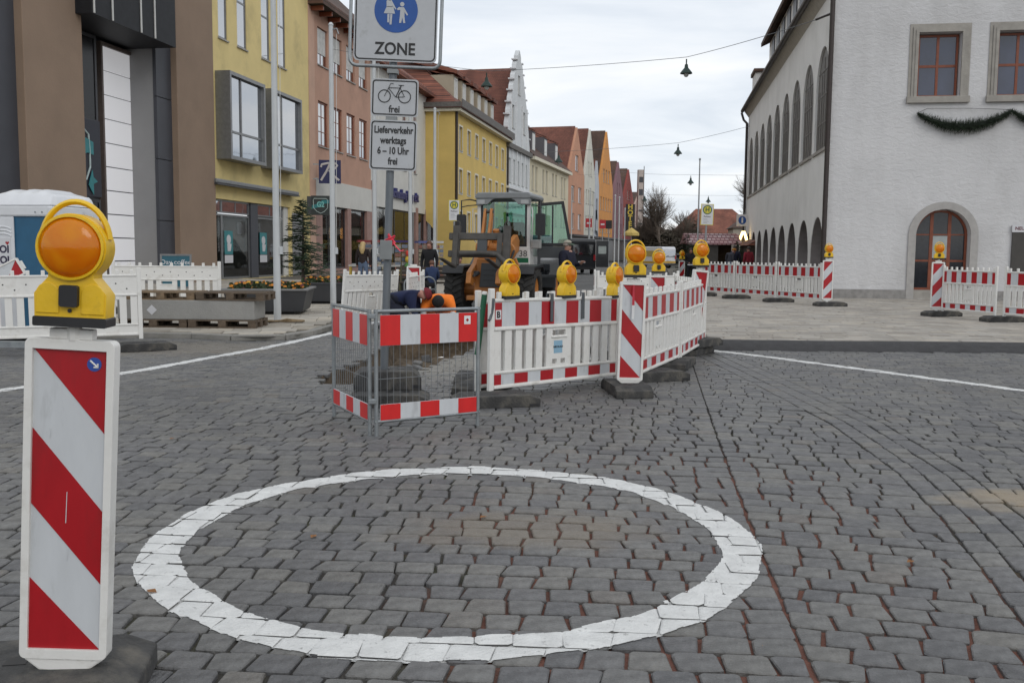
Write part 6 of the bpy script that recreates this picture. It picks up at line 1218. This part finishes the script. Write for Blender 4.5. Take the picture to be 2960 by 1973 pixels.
card_rack('red headed postcard rack behind the third flagpole', -5.62, 40.0, (.22, .025, .025), 1); card_rack('second red headed postcard rack near the pink pillar', -6.3, 40.6, (.22, .025, .025), 2, 2); card_rack('blue postcard rack right of the sign post', -4.75, 40.3, (.03, .02, .10), 3, 2); card_rack('postcard rack by the yellow house corner', -3.35, 41.5, (.5, .5, .5), 4); card_rack('rack of blue and red books left of the yellow house', -3.95, 41.8, (.1, .12, .3), 5)
bt = thing('book_table', 'book table with yellow legs before the bookshop', 'table', (-6.4, 37.2, PV_Z), R(4)); b = MB(); b.box(0, 2.0, 0, .7, .78, .84); b.build('top', mat('table top', (.4, .4, .38), .6), bt); YL = mat('yellow table leg', (.6, .42, .05), .5)
for x in (.05, 1.95):
    for y in (.05, .65): b = MB(); b.cyl((x, y, 0), (x, y, .78), .025, n=8); b.build('leg', YL, bt)
b = MB(); b.cyl((.05, .05, .2), (1.95, .05, .2), .02, n=6); b.build('rail', YL, bt)
for i in range(9): b = MB(); b.box(0, .17, 0, .24, 0, .05+.02*(i % 3)); tag(b.build('book', mat('card %.2f%.2f' % CARDC[i % 6][:2], CARDC[i % 6], .6), None, (-6.3+.2*i, 37.35, PV_Z+.842), (0, 0, R(4+i*7))), ('leftmost book', 'second book from the left', 'third book from the left', 'fourth book from the left', 'middle book', 'fourth book from the right', 'third book from the right', 'second book from the right', 'rightmost book')[i] + ' on the yellow legged table', 'book', 'books on the table')
tb = thing('toy_figure', 'small red, yellow and green figure beside the blue postcard rack', 'figure', (-4.35, 40.0, PV_Z+.3))
for z_, c, r_ in ((.45, (.1, .28, .08), .2), (.75, (.65, .45, .05), .17), (1.0, (.6, .06, .04), .15)): b = MB(); b.ball((0, 0, z_), r_, (1, 1, .9), 10); b.build('section', mat('toy %.2f' % c[0], c, .6), tb, smooth=60)
b = MB(); b.cyl((0, 0, -.3), (0, 0, .3), .05, n=8); b.build('stand', WOODD, tb)
# blackboard
bb = thing('blackboard_sign', 'blue chalk board sign before the brown pillar', 'sign board', (-9.35, 26.5, PV_Z), R(8)); b = MB(); b.prism(rect(-.42, .42, .3, 1.25), -.02, .02, None, [rect(-.37, .37, .35, 1.2)]); b.build('frame', GREYFR, bb); b = MB(); b.box(-.37, .37, -.01, .01, .35, 1.2); bd = b.build('board', mat('chalk blue', (.03, .11, .15), .8), bb); text('Day coffee', .19, WPAN, bd, (0, -.012, 1.02), depth=.001)
for x in (-.38, .38): b = MB(); b.cyl((x, 0, 0), (x, 0, .3), .02, n=6); b.build('leg', GREYFR, bb)
# toilet cabin
TB = mat('cabin blue', (.018, .10, .19), .45, var=.08); TW = mat('cabin white', (.66, .67, .69), .4, var=.03)
tc_ = thing('toilet_cabin', 'white and blue portable toilet cabin at the left edge', 'portable toilet', (-7.72, 15.75, .05), R(-10)); h = .56
b = MB(); b.box(-h, h, -h, h, .02, 2.0); b.build('body', TB, tc_)
for sx in (-1, 1):
    for sy in (-1, 1): b = MB(); b.box(sx*h-.05, sx*h+.05, sy*h-.05, sy*h+.05, 0, 2.06); b.build('corner_post', TW, tc_, bevel=.02)
b = MB(); b.box(-.50, -.10, -h-.035, -h-.003, .1, 1.9); dr3 = b.build('door', TW, tc_, bevel=.02)
for i in range(3): b = MB(); b.tube([(px, -h-.04, pz) for px, pz in arc(-.30, 1.58-.055*i+.1, .17, 20, 160, 10, .06)], .010, 6); b.build('door_rib', TW, dr3)
b = MB(); b.box(-.48, -.16, -h-.041, -h-.036, 1.10, 1.56); lg = b.build('logo_plate', WPAN, dr3); NV = mat('logo navy', (.02, .015, .05), .5); text('TOI', .16, NV, lg, (-.32, -h-.043, 1.38), bold=.006, depth=.001); text('TOI', .16, NV, lg, (-.32, -h-.043, 1.21), bold=.006, depth=.001)
b = MB(); b.prism([(-.215, 1.45), (-.18, 1.49), (-.195, 1.51), (-.215, 1.495), (-.235, 1.51), (-.25, 1.49)], -h-.044, -h-.0412); b.build('heart', REFL_R, lg)
b = MB(); b.box(-h-.04, h+.04, -h-.04, h+.04, 1.9, 2.08); hd_ = b.build('roof_band', TW, tc_, bevel=.03); n = 12; vs = []; fs = []
for i in range(n+1):
    u = -1+2*i/n
    for j in range(n*2+1):
        v = -1+2*j/(n*2); e_ = max(abs(u), abs(v)); zz = 2.08 + .26*math.sqrt(max(0, 1-min(1, e_)**3.2)) + .018*math.cos(v*14)*(1-e_**4); vs.append((u*(h+.04), v*(h+.04), zz))
m2_ = n*2+1
for i in range(n):
    for j in range(n*2): fs.append((i*m2_+j, (i+1)*m2_+j, (i+1)*m2_+j+1, i*m2_+j+1))
b = MB(); b.add(vs, fs); b.build('roof', TW, tc_, rot=(0, 0, R(90)), smooth=60)
for x in (.3, .42): b = MB(); b.cyl((x, -h-.042, 1.97), (x, -h-.05, 1.97), .014, n=8); b.build('bolt', STEEL, tc_)
b = MB(); b.prism(rrect(.30, .52, 1.78, 2.02, .05), -.03, .03, Matrix.Translation((.34, .2, 0))); b.build('handle', TW, tc_)
b = MB(); b.box(-9.5, -6.0, 12.75, 12.85, .12, .2); tag(b.build('steel_rail', STEEL), 'grey steel rail under the barrier at the left edge', 'rail')

# ================================================================== street signs, lamps on wires
SY = mat('stop sign yellow', (.60, .50, .05), .45); SGN = mat('stop sign green', (.03, .11, .05), .5)
def stop_sign(label, x, y, z, zc, w=.42, h=.72, rz=0, lean=0):
    t = thing('bus_stop_sign', label, 'bus stop sign', (x, y, z), R(rz), 'bus stop signs', rot=(0, R(lean), R(rz))); b = MB(); b.cyl((0, .05, 0), (0, .05, zc+h/2), .035, n=10); b.build('post', GREYMET, t, smooth=60); b = MB(); b.box(-w/2, w/2, -.012, .012, zc-h/2, zc+h/2); p = b.build('plate', SY, t); b = MB(); b.box(-w/2+.02, w/2-.02, -.016, -.0125, zc-h/2+.02, zc+h/2-.02); f = b.build('face', WPAN, p)
    r = w*.36; c = zc+h/2-.04-r; b = MB(); b.prism(arc(0, c, r, 0, 360, 28)[:-1], -.0185, -.0165); b.build('green_ring', SGN, p); b = MB(); b.prism(arc(0, c, r*.78, 0, 360, 28)[:-1], -.0205, -.0187); b.build('yellow_disc', SY, p); text('H', r*1.35, SGN, p, (0, -.0215, c), bold=.006, depth=.0008)
    text('Rathaus', .075, BLACK, p, (0, -.0175, c-r-.07), depth=.0006, bold=.001)
    for i in range(4): b = MB(); b.box(-w*.3, w*(.02+.06*(i % 3)), -.0175, -.0162, c-r-.16-i*.045, c-r-.147-i*.045); b.build('timetable_line', GREYMET, p)
    return t
stop_sign('bus stop sign left of the loader cab', -2.09, 34.0, PV_Z, 2.84, .40, .74); stop_sign('bus stop sign before the market stall', 6.62, 33.0, PL_Z, 2.69, .44, .72, 3, 1.2)
t = thing('information_sign', 'square blue information sign at the far end of the white hall', 'sign', (13.5, 56.5, PL_Z), R(6)); b = MB(); b.cyl((.2, .05, 0), (.2, .05, 3.8), .04, n=8); b.build('post', GREYMET, t); b = MB(); b.box(-.34, .34, -.02, .02, 3.0, 3.68); p = b.build('plate', WPAN, t); b = MB(); b.prism(arc(0, 3.34, .24, 0, 360, 24)[:-1], -.026, -.021); b.build('disc', SIGNBLUE, p); text('i', .42, WPAN, p, (0, -.03, 3.34), bold=.03, depth=.001)
WIREM = mat('span wire', (.16, .17, .18), .6); LGR = mat('lamp green', (.022, .045, .038), .5, .3)
def span(label, pts):
    P = []
    for a, c in zip(pts[:-1], pts[1:]):
        A_, C_ = Vector(a), Vector(c); L_ = (C_-A_).length
        for i in range(10): u = i/10; p = A_.lerp(C_, u); p.z -= .012*L_*4*u*(1-u)*.5; P.append(p)
    P.append(Vector(pts[-1])); b = MB(); b.tube(P, .011, 4); tag(b.build('span_wire', WIREM), label, 'wire', 'span wires over the street')
def hang_lamp(label, x, y, z, s=1.0):
    t = thing('hanging_lamp', label, 'street lamp', (x, y, z-.1), 0, 'green lamps hanging over the street'); b = MB(); b.cyl((0, 0, -.12), (0, 0, .1), .03*s, n=8); b.lathe([(.03, -.1), (.07*s, -.12), (.09*s, -.28*s), (.16*s, -.36*s), (.27*s, -.50*s), (.28*s, -.54*s), (.2*s, -.53*s), (.05*s, -.40*s)], 18); b.build('shade', LGR, t, smooth=50); b = MB(); b.ball((0, 0, -.58*s), .12*s, (1, 1, 1), 12); b.build('globe', mat('lamp globe', (.5, .5, .48), .3), t, smooth=60)
span('nearest span wire from the hall corner to the pink building', [(9.83, 30.5, 8.9), (7.07, 40, 9.5), (-1.31, 46, 9.98), (-10.6, 57.0, 13.2)]); hang_lamp('largest hanging lamp, right of the sky gap', 7.07, 40, 9.42, .9); hang_lamp('hanging lamp before the red roof of the gable house', -1.31, 46, 9.9, 1.0)
b = MB(); b.cyl((9.9, 30.2, 8.93), (9.55, 31.0, 8.88), .035, n=6); tag(b.build('wire_anchor', GUT), 'dark anchor rod holding the nearest span wire', 'anchor')
span('second span wire from the far hall corner', [(14.2, 57.5, 9.1), (10.9, 64, 8.78), (3.27, 70, 8.78), (.3, 84, 10.2)]); hang_lamp('hanging lamp in the middle of the second wire', 10.9, 64, 8.7, 1.0); hang_lamp('hanging lamp before the cream house roof', 3.27, 70, 8.7, 1.1)
span('third span wire across the street', [(31, 95, 9.4), (17.5, 95, 9.25), (12.63, 115, 11.2), (9.5, 142, 13)]); hang_lamp('hanging lamp left of the far flagpole', 17.5, 95, 9.15, 1.2)
span('farthest span wire across the street', [(40, 130, 9.6), (26.4, 130, 9.37), (17.8, 130, 9.5), (15.4, 160, 10.2)]); hang_lamp('small hanging lamp above the bus stop sign', 26.4, 130, 9.3, 1.3); hang_lamp('small hanging lamp beside the bare tree', 17.8, 130, 9.4, 1.3)
for l, x, y, h_, r_ in (('tall flagpole behind the bus stop sign by the stall', 9.66, 50, 6.35, .045), ('slim mast before the salmon house', 5.0, 82, 7.0, .06), ('slim mast before the white gabled house', 7.4, 88, 7.0, .06), ('left of three slim masts by the mauve house', 10.2, 96, 7.2, .07), ('middle of three slim masts by the mauve house', 10.95, 99, 7.2, .07), ('right of three slim masts by the red house', 11.9, 102, 6.2, .06), ('slim mast right of the salmon house', 6.0, 75, 6.5, .05)):
    t = thing('mast', l, 'mast', (x, y, 0), 0, 'slim masts down the street'); b = MB(); b.cyl((0, 0, 0), (0, 0, h_), r_*1.1, r_*.7, 8); b.build('shaft', POLEW, t, smooth=60); b = MB(); b.ball((0, 0, h_), r_*1.4, n=8); b.build('knob', POLEW, t)
# ================================================================== vehicles
def van(name, label, x, y, rz, L_, W_, H_, col, stripe_=None, open_door=False, cat='van'):
    t = thing(name, label, cat, (x, y, 0), R(rz)); P_ = mat(name+' paint', col, .3, var=.04, coat=.4); w = W_/2    # +Y = front
    prof = [(0, .35), (L_, .35), (L_, .95), (L_-.35, 1.2), (L_-1.25, H_-.18), (L_-1.6, H_), (.12, H_), (0, H_-.2)]; MY = Matrix(((0, 1, 0, 0), (1, 0, 0, 0), (0, 0, 1, 0), (0, 0, 0, 1)))
    b = MB(); b.prism(prof, -w, w, MY); bd = b.build('body', P_, t, bevel=.07)
    for s in (-1, 1):
        b = MB(); b.box(s*(w+.002), s*(w+.008), .5, L_-1.75, H_*.55, H_*.82); b.build('side_window', GLASS, t); b = MB(); b.prism([(L_-1.65, H_*.55), (L_-.75, H_*.55), (L_-1.35, H_*.82), (L_-1.65, H_*.82)], s*(w+.002), s*(w+.008), MY); b.build('front_window', GLASS, t)
        for yy in (.85, L_-.95): b = MB(); MR = Matrix.Translation((s*(w-.1), yy, .34)) @ Matrix.Rotation(R(90), 4, 'Y'); b.lathe([(.001, -.11), (.2, -.11), (.33, -.09), (.34, 0), (.33, .09), (.2, .11), (.001, .11)], 18, MR); wh = b.build('wheel', TYRE, t, smooth=40); b = MB(); b.lathe([(.001, -.125), (.19, -.115), (.19, .115), (.001, .125)], 14, MR); b.build('rim', STEEL, wh)
        b = MB(); b.box(s*(w-.16), s*(w-.02), -.02, -.072, .95, 1.35); b.build('tail_light', REFL_R, t); b = MB(); b.box(s*(w-.35), s*(w-.1), L_-.28, L_+.01, .72, .9); b.build('headlight', mat('headlight', (.5, .5, .5), .1), t)
        if stripe_: b = MB(); b.box(s*(w+.01), s*(w+.016), .2, L_-.3, .5, .72); b.build('stripe', mat(name+' stripe', stripe_, .4), t)
    b = MB(); b.box(-w+.15, w-.15, -.078, -.071, H_*.55, H_*.83); b.build('rear_window', GLASS, t); b = MB(); b.box(-w+.05, w-.05, -.12, .05, .33, .5); b.build('bumper', BLACKPL, t)
    if stripe_: b = MB(); b.box(-w+.1, w-.1, -.079, -.0725, .55, .75); b.build('stripe', MATS[name+' stripe'], t)
    b = MB(); b.box(-.25, .25, -.081, -.073, .78, .9); b.build('number_plate', WPAN, t)
    if open_door:
        b = MB(); b.prism(rrect(0, .85, .5, H_-.15, .06), -.06, .0, None, [rrect(.15, .7, H_*.58, H_*.80, .05)]); d = b.build('rear_door', P_, t, (w, -.1, 0), (0, 0, R(-8))); b = MB(); b.box(.14, .71, -.035, -.03, H_*.57, H_*.81); b.build('door_pane', mat('pale pane', (.45, .5, .48), .2), d)
    return t
van('dark_van', 'black delivery van with an open rear door before the salmon house', 4.75, 66, 7, 5.2, 2.0, 2.45, (.012, .014, .018), None, True)
van('minibus', 'white minibus with a yellow stripe parked down the street', 15.4, 94, 40, 5.0, 1.95, 2.15, (.62, .63, .66), (.5, .3, .05)); van('small_car', 'small pale car far down the street', 25.8, 146, 184, 3.9, 1.75, 1.6, (.45, .5, .55), None, False, 'car')
# parasol on a mast, cafe terrace bits
t = thing('parasol', 'ochre parasol under the hotel sign', 'parasol', (14.6, 118, 0)); b = MB(); b.cyl((0, 0, 0), (0, 0, 4.3), .05, n=8); b.build('pole', POLEW, t); b = MB(); b.lathe([(.001, 4.65), (.25, 4.5), (.95, 4.0), (.97, 3.65), (.9, 3.63), (.85, 3.95), (.1, 4.3)], 8); b.build('canopy', mat('ochre canvas', (.52, .38, .12), .9), t, smooth=20)
for l, x, y, c in (('red shop sign with white print before the white gabled house', 7.9, 100, (.42, .02, .03)), ('second red shop sign beside the orange house', 9.72, 104, (.42, .02, .03)), ('black shop sign beside the orange house', 10.5, 105, (.02, .02, .02))):
    t = thing('shop_sign', l, 'shop sign', (x, y, 4.6), R(-4)); b = MB(); b.box(-.34, .34, -.1, .1, -.46, .46); b.build('box', mat('shop sign %.2f' % c[0], c, .5), t); b = MB(); b.box(-.2, .2, -.12, -.102, -.1, .06); b.build('print', WPAN if c[0] > .1 else BLACK, t); b = MB(); b.cyl((0, .0, -4.6), (0, 0, -.46), .05, n=6); b.build('post', GREYMET, t)
van('grey_bus', 'grey blue bus standing before the cream house', 2.1, 78, 6, 9.0, 2.4, 2.9, (.06, .075, .10), None, False, 'bus')
# ================================================================== market stall and greenery
STR = tile_mat('pink and white stall tiles', (.42, .20, .20), (.58, .46, .46), (.20, .06, .07), 'XZ', .25, .16, .03, .6); WD = mat('dark stall wood', (.07, .05, .04), .9, var=.3, scale=4)
t = thing('market_stall', 'dark wooden market stall with a pink and white tiled roof', 'market stall', (10.05, 55, 0), R(-3)); W_ = 2.85
b = MB(); b.add([(-.15, -.5, 2.05), (W_+.15, -.5, 2.05), (W_+.15, .9, 2.66), (-.15, .9, 2.66), (-.15, 2.3, 2.05), (W_+.15, 2.3, 2.05), (-.15, -.5, 1.99), (W_+.15, -.5, 1.99)], [(0, 1, 2, 3), (3, 2, 5, 4), (0, 3, 4), (1, 5, 2), (6, 7, 1, 0)]); b.build('roof', STR, t)
for x in (.05, W_-.05):
    for y in (-.35, 2.1): b = MB(); b.box(x-.05, x+.05, y-.05, y+.05, 0, 2.04); b.build('post', WD, t)
b = MB(); b.box(.0, W_, 2.05, 2.15, 0, 2.04); b.build('rear_wall', WD, t); b = MB(); b.box(.0, W_, -.4, .2, 0, 1.0); b.build('counter', WD, t); b = MB(); b.box(1.0, 1.7, -.3, -.2, 1.0, 2.0); b.build('shutter', mat('grey shutter', (.12, .11, .10), .8), t); b = MB(); b.box(.7, .8, -.46, -.36, 1.2, 2.0); b.build('red_post', REFL_R, t)
LIT = emit('stall light', (1.0, .72, .28), 5.0); t = thing('light_arrow', 'lit pointed light decoration on the stall roof edge', 'light', (13.35, 55.5, 2.35)); b = MB(); b.tube([(-.2, 0, -.05), (-.03, 0, .42), (.05, 0, .42), (.28, 0, -.25)], .07, 6); b.build('light_tube', LIT, t); b = MB(); b.cyl((0, .1, -2.3), (0, .1, .35), .04, n=6); b.build('pole', WD, t)
t2 = thing('stall_hut', 'small brown hut beside the far corner of the white hall', 'stall', (12.95, 52.5, 0)); b = MB(); b.box(0, .9, 0, 2, 0, 1.95); b.build('body', WD, t2); b = MB(); b.prism([(-.15, 1.96), (1.05, 1.96), (.45, 2.3)], -.2, 2.2); b.build('roof', ROOF_Y, t2)
for l, x, y, h_, r_, s in (('fir tree beside the left end of the market stall', 9.75, 53.6, 2.6, .8, 5), ('fir tree at the right end of the market stall', 12.6, 53.8, 2.2, .7, 6), ('tall fir tree rising behind the stall roof', 11.0, 57.5, 3.6, .8, 7)): conifer(l, x, y, 0, h_, r_, s, 90)
BR = mat('bare twigs', (.16, .13, .105), .9, var=.3)
def bare_tree(label, x, y, h_, seed, spread=.55, lv_=6, r0=.22):
    t = thing('bare_tree', label, 'tree', (x, y, 0)); r = random.Random(seed); tk = MB(); cr_ = MB()
    def grow(p, d, L_, rad, k, b):
        n = 2; q = p
        for i in range(n):
            d = (d+Vector((r.gauss(0, .1), r.gauss(0, .1), .05))).normalized(); q2 = q+d*(L_/n); b.cyl(q, q2, rad*(1-.3*i/n), rad*(1-.3*(i+1)/n), 5 if k < 3 else 3, False); q = q2
            if k < lv_ and (i > 0 or k > 0):
                for m in range(2 if k < 4 else 2):
                    ax = Vector((r.gauss(0, 1), r.gauss(0, 1), r.gauss(0, .3))).normalized(); nd = (d+ax*spread*r.uniform(.7, 1.5)).normalized(); grow(q, nd, L_*r.uniform(.55, .82), rad*.55, k+1, cr_)
        if k < lv_: grow(q, d, L_*.8, rad*.68, k+1, cr_)
    grow(Vector((0, 0, 0)), Vector((0, 0, 1)), h_*.30, r0, 0, tk); tk.build('trunk', BARK, t); cr_.build('crown', BR, t); return t
bare_tree('tall bare tree in the middle of the far street', 22.6, 146, 10.6, 3); bare_tree('lower bare tree right of the tall one', 25.0, 140, 7.0, 8, .6); bare_tree('bare tree left of the tall one before the hotel', 20.6, 150, 6.5, 12, .6); bare_tree('bare tree showing beside the far hall corner', 34.5, 135, 12.0, 21)
# hedge-like dark bulk behind the bare trees: three clipped evergreens
LEAF = mat('evergreen leaf', (.075, .062, .045), .85, var=.4, scale=4)
def shrub(label, x, y, w, h_, seed, m=LEAF):
    t = thing('shrub', label, 'shrub', (x, y, 0), 0, 'dark shrubs at the end of the street'); r = random.Random(seed); b = MB()
    for i in range(4200):
        v = Vector((r.gauss(0, 1), r.gauss(0, 1), r.gauss(0, 1))).normalized()*r.uniform(.55, 1.0)**.5*(1+.18*math.sin(7*r.random())); p = Vector((v.x*w/2, v.y*w/2, h_/2+v.z*h_/2)); a = Vector((r.gauss(0, 1), r.gauss(0, 1), r.gauss(0, 1))).normalized()*.26; c = a.orthogonal().normalized()*.18
        b.add([p-a, p+c, p+a, p-c], [(0, 1, 2, 3)])
    b.build('foliage', m, t); b = MB(); b.cyl((0, 0, 0), (0, 0, h_*.6), .12, .05, 6); b.build('stem', BARK, t)
shrub('broad dark evergreen under the tall bare tree', 21.4, 152, 5.5, 4.8, 1); shrub('dark evergreen between the minibus and the stall', 24.6, 150, 5.0, 5.0, 2); shrub('dark shrub right of the minibus', 26.8, 148, 3.0, 4.0, 3)
# fir garland on the hall front
gl = thing('fir_garland', 'dark green fir garland hung in swags on the white wall', 'garland', (9.85, 30.07, 0), R(-8.7)); b = MB(); r = random.Random(3); path = []
for a0, a1, z0, zm, z1_ in ((2.52, 5.22, 5.78, 5.33, 5.82), (5.22, 7.9, 5.82, 5.33, 5.8)):
    for i in range(40):
        u = i/40; path.append(Vector((a0+(a1-a0)*u, -.12, z0+(z1_-z0)*u-(z0-zm)*4*u*(1-u)*.95)))
core = MB(); core.tube(path, [.035+.05*abs(math.sin(math.pi*i/40))**.7 for i in range(len(path))], 6); core.build('core', mat('garland green', (.008, .014, .008), .9), gl)
for i, p in enumerate(path[:-1]):
    d = path[i+1]-p; rad = .07+.115*abs(math.sin(math.pi*(i % 40)/40))**.8
    for k in range(60):
        a = Vector((r.gauss(0, .5), r.gauss(0, 1), r.gauss(0, 1))).normalized(); q = p+d*r.random(); e_ = q+a*rad*r.uniform(.85, 1.7); w = a.orthogonal().normalized()*.011; b.add([q-w, q+w, e_+w*.3, e_-w*.3], [(0, 1, 2, 3)])
b.build('needles', mat('garland needles', (.02, .034, .016), .85, var=.4), gl); b = MB(); b.tube([(2.5, -.1, 5.79), (2.8, -.1, 5.93), (4.0, -.1, 5.92), (5.22, -.1, 5.86)], .007, 4); b.build('cord', BLACK, gl)
# fallen leaves on the stones
LF = mat('fallen leaf', (.23, .10, .03), .8, var=.4, scale=40); r = random.Random(8)
for l, x, y, s in (('tiny reddish leaf inside the left half of the painted ring', -1.0, 4.72, .03), ('tiny brown leaf on the paint at the lower left of the ring', -1.52, 3.92, .032), ('tiny brown leaf near the centre of the painted ring', -.15, 5.1, .026), ('tiny brown leaf on the stones left of the mesh fence', -2.6, 7.2, .03), ('tiny brown leaf right of the long joint beside the ring', 1.9, 4.4, .026)):
    b = MB(); b.add([(-s, 0, .001), (0, -s*.6, .004), (s, 0, .001), (0, s*.6, .006)], [(0, 1, 2, 3)]); tag(b.build('fallen_leaf', LF, None, (x, y, .008), (0, 0, r.uniform(0, 6))), l, 'leaf', 'fallen leaves on the cobbles')
